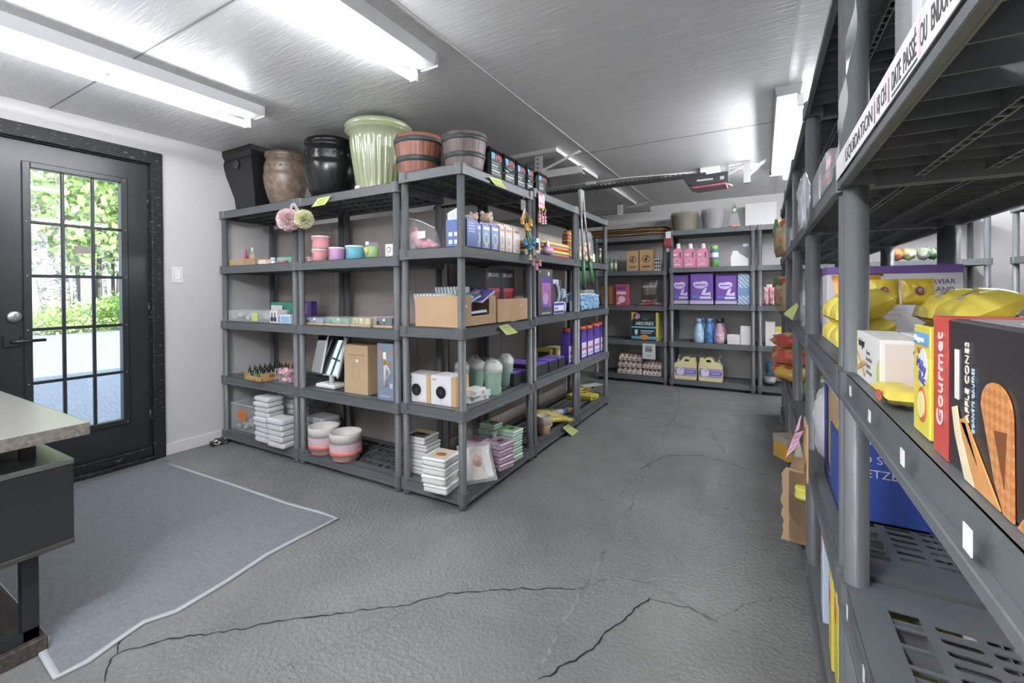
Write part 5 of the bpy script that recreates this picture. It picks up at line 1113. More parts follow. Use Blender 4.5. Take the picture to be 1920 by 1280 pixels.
for i, (a, c, y, of) in enumerate(((1066, 1077, 616, .06), (1090, 1101, 613, .06), (1101.5, 1113.5, 611, .06), (1114, 1125.5, 607, .06), (1126, 1134, 604, .06))):
    P = pl('D' if i == 0 else 'E', 1, of, a, c, y); w, h = P[2]*.95, P[3]; d = .075
    t = mk('detergent_bottle', 'purple detergent bottle with red cap, %s' % ('behind the post left of the others', 'nearest of the row', 'second of the row', 'third of the row', 'last of the row')[i], 'bottle', P, 'purple detergent bottles')
    M_ = Matrix.Translation((0, 0, 0))
    MB().prism([(.005, 0), (w-.005, 0), (w, .01), (w, h*.62), (w*.88, h*.78), (w*.78, h*.90), (w*.26, h*.90), (w*.12, h*.80), (0, h*.6), (0, .01)], d, holes=()).build('bottle_body', PURP, t)
    MB().box(w*.06, w*.86, -.001, .002, h*.06, h*.5).build('label', K('cfc9da', .45), t); decal('label_print', t, K('b56a72', .5), w*.12, w*.8, h*.26, h*.34, -.001); decal('label_print', t, K('8f86b4', .5), w*.12, w*.8, h*.12, h*.16, -.001)
    MB().lathe([(w*.30, h*.89), (w*.33, h*.90), (w*.31, h*.985), (w*.25, h)], 18, (w*.52, d/2, 0)).build('cap', CAPR, t)
# --- D and E bottom shelf
z = T('D', 0); p = on(1021, 818, 2, z); P = plr('D', 0, -p.x+.03, 1006, 1034.5, 779); r, h = P[2]/2, P[3]; t = mk('clay_pot', 'tan flower pot with a pale rim on the bottom shelf', 'flower pot', ctr(P))
MB().lathe([(.68*r, 0), (.72*r, .004), (.88*r, h*.6)], 32).build('pot_body', K('b39a68', .6), t); MB().lathe([(.94*r, h*.58), (.99*r, h*.6), (r, h*.97), (.97*r, h), (.88*r, h), (.8*r, h*.3), (0, h*.3)], 32).build('pot_rim', K('c3b0a4', .6), t)
YEL = K('d9cc52', .5, var=('c2b03c', 14, .4, .6)); YELC = clear('e3d964', .8, .2)
p = on(1063, 800, 2, z); t = thing('glove_bag', 'bag of yellow rubber gloves on the bottom shelf behind the tan pot', 'bag', (-.16, p.y+.02, z), R(62)); rnd = random.Random(8)
b = MB()
for i in range(7): y_ = -.12+.045*i; b.tube([(-.10+.02*rnd.random(), y_, .03+.02*rnd.random()), (-.02, y_+.02*rnd.random(), .055), (.08, y_-.01, .045), (.14+.04*rnd.random(), y_+.02*rnd.random(), .025)], lambda u: .022-.006*u, 8)
b.build('gloves', YEL, t); MB().blob((.02, .02, .05), (.13, .13, .045), 3, .35, 4, 3).build('clear_bag', clear('f0edc0', .2, .1), t)
p = on(1040, 806, 2, z); one('foil_bag', 'crumpled lilac and silver bag between the tan pot and the gloves', 'bag', ((p.x-.07, p.y-.02, z+.012), .6), MB().blob((0, 0, .045), (.05, .045, .042), 3, .7, 3, 6), K('a9a3b4', .3, .3, var=('d6d4da', 14, .4, .6)))
p = on(1080, 780, 2, z); t = thing('caulk_tube', 'blue and cream tube lying behind the gloves with a yellow end', 'tube', (p.x-.12, p.y-.06, z+.032), R(72)); MB().cyl(0, 0, -.10, .07, .026, 16, Matrix.Rotation(PI/2, 4, 'Y')).build('tube_body', K('b4bcc6', .4), t); MB().cyl(0, 0, .02, .075, .0265, 16, Matrix.Rotation(PI/2, 4, 'Y')).build('blue_label', K('5a7fb4', .4), t); MB().lathe([(.026, .075), (.022, .12), (.010, .17), (.006, .19)], 14, M=Matrix.Rotation(PI/2, 4, 'Y')).build('yellow_tip', K('cdb14a', .5), t)
z = T('E', 0); YT = K('d3bf3a', .45); TB = K('26272a', .5)
for i, (px, py, lf, rz, lab) in enumerate(((1090, 752, 0, 75, 'lowest left'), (1098, 746, .045, 70, 'on top, under the white card'), (1118, 753, 0, 82, 'right, with a black handle'))):
    p = on(px, py, 2, z); t = thing('tool_pack', 'yellow and black tool pack on the bottom shelf, %s' % lab, 'tool', (p.x-.05, p.y, z+lf), R(rz), 'yellow and black tool packs')
    MB().box(0, .17, 0, .13, 0, .042, .004).build('yellow_card', YT, t); MB().box(.10, .26, .03, .09, .004, .038, .012).build('black_tool', TB, t); decal('label_print', t, K('7a6d24', .5), .02, .09, .012, .03)
p = on(1116, 742, 2, z); one('white_card', 'white instruction card lying on the yellow tool packs', 'card', ((p.x-.06, p.y-.08, z+.092), R(62)), MB().box(0, .24, 0, .12, 0, .003), K('d5d3d0', .5))
# ================================================================ goods on the back wall units
CB = K('9c7a52', .75, var=('7d5f3d', 6, .35, .65)); 
for i in range(7):
    P = pl('F', 4, .015+.02*(i % 3), 1104+3*(i % 2), 1250-4*(i % 3)); w = P[2]; b = MB(); nx = 16; v = []; f = []; rnd = random.Random(i); d = .40
    for s_ in (0, 1):
        for k in range(nx+1):
            for yy in (0, d): v.append((w*k/nx, yy, i*.014+.010*s_*.5+.008*noise.noise(Vector((k*.35, i*2.1, yy)))+.006*math.sin(k/nx*PI)*(i > 3)))
    n1 = 2*(nx+1)
    for k in range(nx):
        a = 2*k; f += [(a, a+2, a+3, a+1), (n1+a, n1+a+1, n1+a+3, n1+a+2), (a, n1+a, n1+a+2, a+2), (a+1, a+3, n1+a+3, n1+a+1)]
    f += [(0, 1, n1+1, n1), (2*nx, n1+2*nx, n1+2*nx+1, 2*nx+1)]
    z0 = min(q_[2] for q_ in v); P = (P[0][0], P[0][1], P[0][2]+.011), P[1]
    one('flattened_carton', 'flattened brown cardboard carton in the stack on the back wall unit, %s' % ('lowest', 'second up', 'third up', 'fourth up', 'fifth up', 'sixth up', 'topmost')[i], 'cardboard', P, b.add(v, f), [CB, K('b3936a', .75), K('8a6a45', .75)][i % 3], 'flattened cardboard on top')
for i, (a, c) in enumerate(((1143.5, 1149.5), (1150.5, 1157))):
    P = plr('F', 3, .08, a, c, 484); t = mk('can', 'small green and white can left of the kraft boxes, %s one' % ('left', 'right')[i], 'can', ctr(P), 'green and white cans on the back wall'); r, h = P[2]/2, P[3]
    MB().cyl(0, 0, 0, h, r, 18).build('can_body', K('6f8f5c', .35, .3), t); MB().cyl(0, 0, h*.2, h*.65, r*1.01, 18).build('label', K('b9c4a8', .5), t); MB().cyl(0, 0, h*.94, h*1.01, r*1.03, 18).build('lid', K('b5b8b4', .3, .7), t)
for i, (a, c, y) in enumerate(((1175, 1197, 471), (1199, 1224.5, 469))):
    P = pl('F', 3, .06, a, c, y); w, h = P[2], P[3]; t = carton('kraft_box', 'brown kraft box with a round black animal logo, %s one' % ('left', 'right')[i], 'box', P, .14, K('b18a5c', .7), 'kraft boxes with black logos')
    disc('logo_ring', t, INK, w*.5, h*.57, w*.29, w*.29); disc('logo_ground', t, K('b18a5c', .7), w*.5, h*.57, w*.24, w*.24, -.001); disc('logo_animal', t, INK, w*.47, h*.54, w*.11, w*.14, -.002); disc('logo_animal', t, INK, w*.56, h*.66, w*.08, w*.07, -.002); decal('logo_text', t, K('5a4633', .6), w*.22, w*.78, h*.16, h*.23)
P = pl('F', 3, .05, 1226, 1239, 485); w, h = P[2], P[3]; t = carton('label_pack', 'small black and white patterned pack beside the kraft boxes', 'pack', P, .05, K('c9c5c0', .5))
for i in range(3):
    for j in range(3): decal('pattern', t, INK, w*(.08+.31*i), w*(.30+.31*i), h*(.1+.3*j), h*(.32+.3*j))
P = pl('F', 3, -.05, 1243, 1263, 432); w = P[2]; t = thing('leash_pack', 'red leash pack hanging on the post between the back wall units', 'leash', (P[0][0], P[0][1], on(1250, 450, 1, 3.75).z))
MB().box(w*.25, w*.75, 0, .004, .02, .10).build('header_card', K('c9c8c6', .5), t); b = MB(); rnd = random.Random(4)
for i in range(6): b.tube([(w*(.2+.1*i), .003, .02), (w*(.1+.13*i), -.008, -.05-.01*(i % 3)), (w*(.25+.1*i), .0, -.10), (w*(.3+.08*i), .005, -.02)], .006, 6)
b.build('coiled_leash', K('a83a3f', .6), t); MB().box(w*.3, w*.6, -.004, 0, -.14, -.10).build('tag_card', K('8f8b88', .5), t)
P = pl('F', 2, .06, 1127, 1150.5, 534); w, h = P[2], P[3]; t = carton('orange_case', 'orange-brown wooden look box on the back wall shelf', 'box', P, .10, K('b4743a', .5)); b = MB(); [b.box(*q_) for q_ in ((0, w*.08, -.004, 0, 0, h), (w*.92, w, -.004, 0, 0, h), (0, w, -.004, 0, h*.92, h), (0, w, -.004, 0, 0, h*.06), (w*.6, w*.66, -.004, 0, 0, h))]; b.build('dark_frame', K('6b4526', .5), t)
P = pl('F', 2, .06, 1154, 1177, 533); w, h = P[2], P[3]; t = carton('pink_snack_box', 'pink and red box with a white mascotless print on the back wall shelf', 'box', P, .08, K('c94a6a', .45)); t['label'] = 'bright pink box right of the orange-brown box'
decal('text_band', t, K('e6dfe2', .5), w*.1, w*.85, h*.52, h*.66); disc('white_print', t, K('e8d9dd', .5), w*.5, h*.28, w*.3, h*.16); decal('blue_print', t, K('5a4a9a', .5), w*.15, w*.8, h*.75, h*.88); disc('white_print', t, K('e8d9dd', .5), w*.25, h*.1, w*.14, h*.06)
P = pl('F', 2, .14, 1202, 1233, 525); w, h = P[2], P[3]; t = mk('foil_pack', 'dark grey foil pack standing behind the red and white packs', 'pack', P); MB().pillow(w, h, .05, 3, .3, M=Matrix.Translation((0, .03, 0))).build('pack_body', K('6f6b62', .35, .3, var=('8a867c', 10, .4, .6)), t); decal('print_band', t, K('3a3a38', .5), w*.1, w*.9, h*.25, h*.42); decal('print_band', t, K('b5b2aa', .5), w*.1, w*.9, h*.70, h*.78)
for i, (a, c, y, lf) in enumerate(((1194, 1223, 562, 0), (1222, 1248, 562, 0), (1198, 1219, 555, .035))):
    P = pl('F', 2, .03, a, c, y, lf); w = P[2]; t = mk('red_white_pack', 'flat red and white pack lying in front of the foil pack, %s' % ('left', 'right', 'upper left')[i], 'pack', P, 'flat red and white packs'); MB().blob((w/2, .06, .018), (w/2, .06, .018), 3, .15, 4, i).build('pack_body', K('b9aaa8', .45, var=('b0353f', 9, .45, .55)), t)
P = pl('F', 1, .03, 1184, 1234, 585); w, h = P[2], P[3]; t = carton('absorbent_box', 'large black box with blue bands and a yellow side on the back wall shelf', 'box', P, .2, K('1d2a2c', .45)); 
MB().box(w, w+.001, 0, .2, 0, h).build('yellow_side', K('b9b43a', .5), t)
text('brand_text', 'ABSORBX', t, WINK, h*.17, (w*.5, -.001, h*.55), align='CENTER', ext=.001, sx=.85); decal('blue_band', t, K('5fa9cf', .5), w*.0, w*.92, h*.44, h*.50); decal('blue_band', t, K('4f9cc4', .5), 0, w*.95, h*.05, h*.15); decal('yellow_stripe', t, K('cdbb3c', .5), w*.92, w, 0, h); decal('text_line', t, K('aebfc4', .5), w*.35, w*.85, h*.32, h*.36); decal('text_line', t, K('aebfc4', .5), w*.35, w*.75, h*.25, h*.28)
disc('round_logo', t, K('b58aa0', .5), w*.2, h*.86, w*.13, h*.11); poly('corner_print', t, K('c9a83c', .5), [(0, h), (0, h*.7), (w*.12, h*.82), (w*.2, h)]); disc('granules_picture', t, K('c9803c', .5), w*.48, h*.12, w*.18, h*.09, -.001); poly('shield_print', t, K('c3ccd0', .5), [(w*.12, h*.38), (w*.24, h*.38), (w*.23, h*.24), (w*.18, h*.18), (w*.13, h*.24)]); poly('plant_print', t, K('3f5f4a', .5), [(w*.45, h*.72), (w*.38, h*.95), (w*.5, h*.78), (w*.58, h*.97), (w*.56, h*.77), (w*.75, h*.92), (w*.6, h*.72)])
CANM = K('bfa08f', .35, .3)
def can_tray(lab, px0, px1, lf, n=5, off=.05):
    P = pl('F', 0, off, px0, px1, None, lf); w = P[2]; h = .052; t = mk('can_tray', lab, 'tray of cans', P, 'trays of cans'); d = .2
    b = MB(); b.box(0, w, 0, .003, 0, h); b.box(0, w, d-.003, d, 0, h); b.box(0, .003, 0, d, 0, h); b.box(w-.003, w, 0, d, 0, h); b.box(0, w, 0, d, 0, .003); b.build('card_tray', K('cfc9c6', .6), t)
    for i in range(n):
        for j in range(3): MB().cyl(w*(i+.5)/n, d*(j+.5)/3, .003, .082, w/n*.47, 14).build('can', CANM, t)
    for i in range(n-1): decal('red_print', t, K('9a5f58', .5), w*(.12+.2*i), w*(.22+.2*i), h*.25, h*.6)
for i in range(3): can_tray('white card tray of small cans in the left pile, %s' % ('lowest', 'middle', 'topmost')[i], 1157+1.5*i, 1203, .0845*i)
for i in range(2): can_tray('white card tray of small cans in the right pile, %s' % ('lower', 'upper')[i], 1204.5, 1240, .0845*i)
P = pl('F', 0, -.012, 1204.7, 1229); a = on(1204.7, 643.5, 1, 3.778); c = on(1229, 674, 1, 3.778); t = thing('sign_card', 'white sign card with a small grey picture hanging under the box shelf', 'sign', (a.x, 3.778, c.z)); w, h = c.x-a.x, a.z-c.z
MB().box(0, w, 0, .002, 0, h).build('card', K('cfcfd3', .5), t); decal('picture', t, K('8a97a0', .5), w*.2, w*.75, h*.45, h*.85); decal('picture_band', t, K('5f6f78', .5), w*.2, w*.75, h*.55, h*.65, -.001); decal('text_line', t, K('9a9a9f', .5), w*.25, w*.7, h*.2, h*.26)
# --- unit G
for lab, a, c, y, cc in (('brownish', 1257, 1311, 400, 'a39a88'), ('grey', 1314, 1360, 393, 'b5b5b5')):
    P = plr('G', 4, .2, a, c, y); r, h = P[2]/2, P[3]; h = max(h, .12); t = mk('tub_stack', 'nested stack of %s clear tubs on top of the back wall unit' % lab, 'tub', ctr(P)); 
    for k in range(5): MB().lathe([(r*.80, .004+k*.012), (r*.985-k*.001, h*.82+k*h*.045), (r, h*.83+k*h*.045)], 36, caps=False).build('tub', clear(cc, .45, .15, str(k % 2)), t)
    MB().lathe([(0, .002), (r*.8, .002)], 30, caps=False).build('tub_floor', clear(cc, .5, .2), t)
P = pl('G', 4, .12, 1365, 1389, 381); w, h = P[2], P[3]; t = mk('goodie_bag', 'clear peaked bag with green label and orange contents on top of the unit', 'bag', P); MB().add([(0, -.03, 0), (w, -.03, 0), (w, .06, 0), (0, .06, 0), (w*.4, .015, h), (w*.55, .015, h)], [(0, 1, 5, 4), (1, 2, 5), (2, 3, 4, 5), (3, 0, 4)], True).build('clear_bag', FILM, t); poly('green_label', t, K('5f8560', .5), [(w*.3, h*.55), (w*.75, h*.6), (w*.62, h*.88), (w*.4, h*.85)], -.012); disc('label_mark', t, K('cdd6cd', .5), w*.52, h*.70, w*.13, h*.07, -.014); blobs('orange_contents', K('cf6a4a', .5), t, [((w*.3, .01, .018), (.035, .03, .018)), ((w*.65, .015, .016), (.04, .03, .016))])
a = on(1397, 422, 1, 4.0); c = on(1456, 375, 1, 4.0); one('white_board', 'plain white board leaning on the wall on top of the back units', 'board', ((a.x, 4.05, T('G', 4)), 0), MB().box(0, c.x-a.x, 0, .012, 0, c.z-T('G', 4), .001, Matrix.Rotation(R(-6), 4, 'X')), K('d8d6d6', .5))
PJ = K('d8789a', .3); 
for i, (a, c) in enumerate(((1259.5, 1280.5), (1281.5, 1304.5), (1305.5, 1328.5))):
    P = pl('G', 3, .065, a, c, 456.5); w, h = P[2], P[3]; d = .09; t = mk('pink_jug', 'pink cleaner jug with white cap and cut-out handle, %s of three' % ('left', 'middle', 'right')[i], 'jug', P, 'pink cleaner jugs')
    ho = [(w*.70, h*.40), (w*.82, h*.42), (w*.84, h*.60), (w*.78, h*.66), (w*.70, h*.60)]
    MB().prism([(w*.04, 0), (w*.96, 0), (w, .01), (w, h*.58), (w*.9, h*.70), (w*.76, h*.78), (w*.34, h*.78), (w*.12, h*.70), (0, h*.6), (0, .01)], d, holes=(ho,)).build('jug_body', PJ, t)
    MB().lathe([(w*.22, h*.77), (w*.22, h*.82), (w*.19, h*.84), (w*.18, h*.98), (w*.14, h)], 18, (w*.52, d/2, 0)).build('cap', K('e6d8de', .35), t)
    disc('oval_label', t, K('e3bccb', .5), w*.47, h*.28, w*.30, h*.10); disc('oval_centre', t, PJ, w*.47, h*.28, w*.24, h*.07, -.001); decal('label_text', t, K('ecd9e1', .5), w*.15, w*.48, h*.50, h*.56); decal('label_text', t, K('ecd0db', .5), w*.2, w*.75, h*.1, h*.15)
P = plr('G', 3, .08, 1331.5, 1347.5, 460); r, h = P[2]/2, P[3]; t = mk('spray_can', 'green aerosol can with a white and blue label band', 'spray can', ctr(P)); MB().lathe([(r, 0), (r, h*.8)], 22).build('can_body', K('6fae56', .35), t); MB().lathe([(r*1.01, h*.38), (r*1.01, h*.68)], 22, caps=False).build('white_label', K('d3d9e2', .5), t); MB().lathe([(r*1.02, h*.66), (r*1.02, h*.74)], 22, caps=False).build('blue_band', K('4a5fb0', .5), t); MB().lathe([(r*1.02, h*.34), (r*1.02, h*.44)], 22, caps=False).build('blue_band', K('5a6fb8', .5), t); MB().lathe([(r*.9, h*.8), (r*.88, h*.97), (r*.7, h)], 22).build('cap', K('8cc46a', .4), t)
P = pl('G', 3, .08, 1369, 1405, 470); w, h = P[2], P[3]; t = mk('white_jug', 'white squirt jug wrapped in a clear bag at the right of the pink jugs', 'jug', P); MB().prism([(w*.05, 0), (w*.95, 0), (w*.95, h*.45), (w*.45, h*.82), (w*.40, h*.98), (w*.12, h*.98), (w*.12, h*.8), (w*.03, h*.6)], .08).build('jug_body', K('efeeee', .35), t); MB().pillow(w*1.15, h*1.45, .14, 5, .4, M=Matrix.Translation((-w*.05, .04, 0))).build('clear_bag', clear('eef1f3', .03, .5), t); disc('blue_tag', t, K('a9c3d6', .5), w*.82, h*1.3, w*.16, h*.1, -.02)
PU = K('6a3fa0', .35, bump=(25, .15)); 
for i, (a, c, y) in enumerate(((1258, 1292, 515), (1293, 1336.5, 513), (1340.5, 1381.5, 515))):
    P = pl('G', 2, .03 if i == 1 else .07, a, c, y); w, h = P[2], P[3]; t = mk('purple_pack', 'large purple wrapped pack with a white cloud logo, %s of three' % ('left', 'middle', 'right')[i], 'pack', P, 'large purple packs')
    MB().box(0, w, 0, .2, 0, h, .012).build('pack_body', PU, t); cl = disc('cloud_logo', t, K('c9b8dc', .5), w*.45, h*.63, w*.28, h*.11); disc('cloud_logo', t, K('c9b8dc', .5), w*.6, h*.66, w*.2, h*.10, -.0005); disc('cloud_logo', t, K('c9b8dc', .5), w*.3, h*.66, w*.15, h*.08, -.001); decal('logo_text', t, K('7a5ab0', .5), w*.22, w*.72, h*.62, h*.66, -.002)
    poly('tail_print', t, K('d0c4df', .5), [(w*.6, h*.5), (w*.75, h*.56), (w*.68, h*.36), (w*.9, h*.42), (w*.9, h*.3), (w*.5, h*.32)]); decal('blue_print', t, K('4a6fc4', .5), w*.1, w*.4, h*.22, h*.30); decal('label_row', t, K('bfc9d6', .5), w*.44, w*.92, h*.2, h*.27); MB().box(-.001, w+.001, -.003, .2, h*.02, h*.14, .004).build('grey_wrap', K('a7a3b4', .4), t)
BP_, nt, b_ = nodes_mat('zigzag_wrap'); wv = nt.nodes.new('ShaderNodeTexWave'); wv.wave_type = 'BANDS'; wv.bands_direction = 'DIAGONAL'; wv.inputs['Scale'].default_value = 14; wv.inputs['Distortion'].default_value = 3; tc = nt.nodes.new('ShaderNodeTexCoord'); nt.links.new(tc.outputs['Object'], wv.inputs[0]); r_ = nt.nodes.new('ShaderNodeValToRGB'); r_.color_ramp.elements[0].color = lin('6f93b4'); r_.color_ramp.elements[1].color = lin('b9c9d8'); nt.links.new(wv.outputs[0], r_.inputs[0]); nt.links.new(r_.outputs[0], b_.inputs[0]); b_.inputs['Roughness'].default_value = .35
P = pl('G', 2, .07, 1382.5, 1407, 513); w, h = P[2], P[3]; t = mk('blue_pattern_pack', 'tall blue and white zigzag patterned pack right of the purple packs', 'pack', P); MB().box(0, w, 0, .2, 0, h, .01).build('pack_body', BP_, t); decal('blue_band', t, K('6f92bf', .5), w*.02, w*.98, h*.30, h*.55)
def softener(lab, px0, px1, pyt, body, cap, lblc, off):
    P = plr('G', 1, off, px0, px1, pyt); r, h = P[2]/2, P[3]; t = mk('softener_bottle', lab, 'bottle', ctr(P), 'blue and pink softener bottles')
    MB().lathe([(.88*r, 0), (.95*r, .01), (1.0*r, h*.3), (.92*r, h*.5), (.62*r, h*.72), (.42*r, h*.82), (.42*r, h*.85)], 24).build('bottle_body', K(body, .3), t)
    MB().lathe([(.50*r, h*.82), (.46*r, h*.98), (.3*r, h)], 18).build('cap', K(cap, .35), t)
    MB().lathe([(.975*r, h*.08), (1.02*r, h*.3), (.955*r, h*.46)], 24, caps=False).build('label', K(lblc, .4, var=(body, 26, .45, .6)), t)
softener('pale blue softener bottle, front left of the group', 1300, 1321, 597, '8fb4d3', '8fb0d6', 'b5cfe0', .09)
softener('bright blue softener bottle, front middle of the group', 1321.5, 1338, 597, '4f86c9', '6f9ad0', '3f5fa8', .08)
softener('pinkish softener bottle with a dark cap, front right of the group', 1338.5, 1358, 597, 'b58a9f', '2f3038', 'cdb6c2', .07)
softener('blue softener bottle behind the pale blue one', 1309, 1327, 595, '6f9ac4', '6f8fc4', '9fbcd6', .23); softener('blue softener bottle behind the bright blue one', 1327, 1344, 595, '6f9ac4', '8fb0d6', '9fbcd6', .22); softener('dark capped softener bottle behind the pinkish one', 1345, 1362, 596, '8f6f8a', '2a2c33', 'a78a9f', .2)
for i, (a, c, y, lf, lab) in enumerate(((1363.5, 1387.5, 627, 0, 'front left'), (1388.5, 1408, 629, 0, 'lower right'), (1388.5, 1408, 611, .095, 'upper right'))):
    P = pl('G', 1, .05, a, c, y, lf); t = mk('white_box', 'plain small white box beside the softener bottles, %s' % lab, 'box', P, 'plain small white boxes'); MB().box(0, P[2], 0, .09, 0, P[3], .001).build('carton', K('d9d4d4', .5), t); disc('small_mark', t, K('b5aeb0', .5), P[2]*.5, P[3]*.35, P[2]*.05, P[2]*.05)
YJ = K('d9cf96', .35)
for i, (a, c, y, y2) in enumerate(((1264, 1306, 667, 688), (1309.5, 1354.5, 669, 692))):
    P = pl('G', 0, .03, a, c, y); w, h = P[2], P[3]; d = .14; t = mk('yellow_jug', 'large pale yellow jug with a purple label and clear pump, %s of two' % ('left', 'right')[i], 'jug', P, 'large yellow jugs')
    fl = (lambda x: w-x) if i == 0 else (lambda x: x)
    out = [(w*.04, 0), (w*.96, 0), (w, .015), (w, h*.66), (w*.9, h*.74), (w*.70, h*.80), (w*.62, h*.93), (w*.5, h), (w*.34, h*.99), (w*.26, h*.9), (w*.24, h*.97), (w*.06, h*.97), (w*.05, h*.82), (0, h*.7), (0, .015)]
    ho = [(w*.32, h*.80), (w*.54, h*.79), (w*.52, h*.88), (w*.42, h*.92), (w*.33, h*.88)]
    if i == 0: out = [(w-x, z_) for x, z_ in out][::-1]; ho = [(w-x, z_) for x, z_ in ho][::-1]
    MB().prism(out, d, holes=(ho,)).build('jug_body', YJ, t)
    decal('purple_label', t, K('9f8fc4', .45), w*.02, w*.98, h*.16, h*.52); decal('violet_band', t, K('5f4fb8', .45), w*.03, w*.97, h*.27, h*.40, -.001); disc('round_logo', t, K('dcd6e2', .5), w*.28, h*.35, w*.18, w*.18, -.002); disc('logo_mark', t, K('4f4a8a', .5), w*.30, h*.43, w*.03, w*.03, -.003); decal('label_text', t, K('cfc9e2', .5), w*.52, w*.9, h*.32, h*.36, -.002)
    px_ = fl(w*.84); MB().lathe([(.024, h*.70), (.024, h*.80), (.012, h*.81), (.012, h*.90)], 16, (px_, d*.5, 0)).build('pump', clear('d5d9dc', .5, .2), t); MB().tube([(px_, d*.5, h*.9), (px_+.01, d*.3, h*1.02), (px_+.02, d*.2, h*1.08)], .007, 8).build('spout', clear('d5d9dc', .55, .2), t)
# --- unit H
rnd = random.Random(9)
for i in range(5):
    P = pl('H', 2, .02+.05*(i % 2), 1431+5.5*i, 1441+5.5*i); t = one('treat_bag', 'pink and white bag in the pile at the right edge of the back wall, %s' % ('leftmost', 'second', 'middle', 'fourth', 'rightmost')[i], 'bag', P, MB().pillow(P[2]*1.1, .20+.03*(i % 2), .08, i, .5, M=Matrix.Translation((0, .05, .0))), K(['d9b3b8', 'c9707a', 'd4c6c2', 'b85f6f', 'cf8f72'][i], .4, var=(['b85f6f', 'dccfcb', 'c4505f', 'e0d0cc', 'd9cfc9'][i], 16, .42, .58)), 'pink and white treat bags')
P = pl('H', 1, .05, 1435, 1453, 603); t = carton('white_carton', 'white carton beside a yellow one on the back wall shelf', 'box', P, .12, K('d6d0cc', .5)); decal('small_print', t, K('a9a4a2', .5), P[2]*.4, P[2]*.6, P[3]*.2, P[3]*.32)
P = pl('H', 1, .07, 1453.5, 1470, 612); t = carton('yellow_carton', 'yellow and blue carton right of the white carton on the back wall', 'box', P, .12, K('cdbf4a', .5)); decal('blue_band', t, K('5f86b8', .5), 0, P[2], P[3]*.1, P[3]*.35); decal('white_band', t, K('d9d8cf', .5), 0, P[2], P[3]*.5, P[3]*.7)
P = pl('H', 0, .02, 1431, 1456); one('silver_bag', 'crumpled silver grey bag lying on the back wall bottom shelf', 'bag', P, MB().blob((P[2]/2, .11, .062), (P[2]*.5, .09, .05), 3, .4, 3, 2), K('b9bbbb', .3, .2, var=('8f9292', 9, .4, .6)))
P = pl('H', 0, .06, 1434, 1452, None, .12); one('blue_bag', 'blue and black bag on top of the silver bag', 'bag', P, MB().blob((P[2]/2, .07, .06), (P[2]*.5, .08, .075), 3, .4, 3, 5), K('3f86ba', .35, var=('1c2a38', 12, .45, .58)))
# --- units I and J, seen through the right row
for i, (px0, px1, c1, c2) in enumerate(((1678, 1700, 'd9a24a', 'c9604a'), (1697, 1725, 'd9c4a8', '9aa86a'), (1728, 1752, '6f8a66', 'b9bfb0'), (1748, 1768, 'a9b08f', '4f7050'))):
    P = pl('I', 3, .03, px0, px1); t = one('snack_bag', 'colourful snack bag lying on the far shelf seen through the right row, %s' % ('leftmost', 'second', 'third', 'rightmost')[i], 'bag', P, MB().blob((P[2]/2, .14, .07), (P[2]*.5, .1, .06), 3, .3, 3, i), K(c1, .4, var=(c2, 14, .43, .57)), 'far snack bags')
P = pl('I', 2, .02, 1822, 1856); w = P[2]
for i in range(2): one('paper_stack', 'pale yellow paper pad on the far shelf, %s one' % ('lower', 'upper')[i], 'paper', ((P[0][0], P[0][1], P[0][2]+.019*i), 0), MB().box(0, w, 0, .2, 0, .018, .002), K('d3d3ba' if i else 'c9c9a8', .6), 'paper pads on the far shelf')
t = thing('white_roll_pack', 'tall white wrapped pack standing in the far right corner', 'pack', (3.225, 2.98, T('J', 2)+.0), R(-70)); MB().box(0, .17, 0, .12, .14, .80, .012, Matrix.Rotation(R(3), 4, 'Y')).build('pack_body', K('d6cdc6', .5, bump=(12, .1)), t); MB().cyl(.08, .06, 0, .16, .03, 14).build('inner_tube', K('cfc6bd', .6), t)
for i, y in enumerate((3.44, 3.26)):
    t = thing('patterned_roll', 'beige patterned roll standing on the far right corner shelf, %s one' % ('left', 'right')[i], 'roll', (3.29, y, T('J', 2)), 0, 'patterned rolls'); MB().cyl(0, 0, 0, .19, .055, 24).build('roll_body', K('b59d8a', .6, var=('ddd6cd', 30, .46, .54, (3, 3, .6))), t); MB().cyl(0, 0, .187, .192, .02, 16).build('core', K('8f7a66', .7), t)
# ================================================================ right row
FR = 1.484
T3 = H[3]*1.0246+RIM
o = thing('paper_strip', 'white paper strip with handwritten words along the near shelf rim', 'sign', (FR-.0015, -.725, T3-.041), -q); sl_ = .86
MB().box(0, sl_, -.0012, 0, 0, .046).build('paper', K('dddada', .6), o)
for s_, l0, l1 in (('LiQUiDATiON', .13, .372), ('|', .385, .390), ('1$ CH', .40, .455), ('|', .468, .472), ('DATE', .485, .527), ('PASSÉ', .537, .587), ('OU', .600, .622), ('ENDOMAGÉ', .634, .714), ('1$', .724, .744), ('|', .755, .758), ('2 P', .77, .80)):
    e_ = text('handwriting', s_, o, K('4a4a4c', .7), .033, (l0, -.0016, .010), ext=.0003); e_.scale = ((l1-l0)/max(v.co.x for v in e_.data.vertices), 1, 1)
for x in (.378, .46, .592, .748, .79): MB().box(x, x+.012, -.0016, -.0011, .004, .043).build('pink_highlight', K('e3b7c8', .6), o)
MB().box(.485, .59, -.0018, -.0012, .003, .0055).build('underline', K('55565a', .7), o)
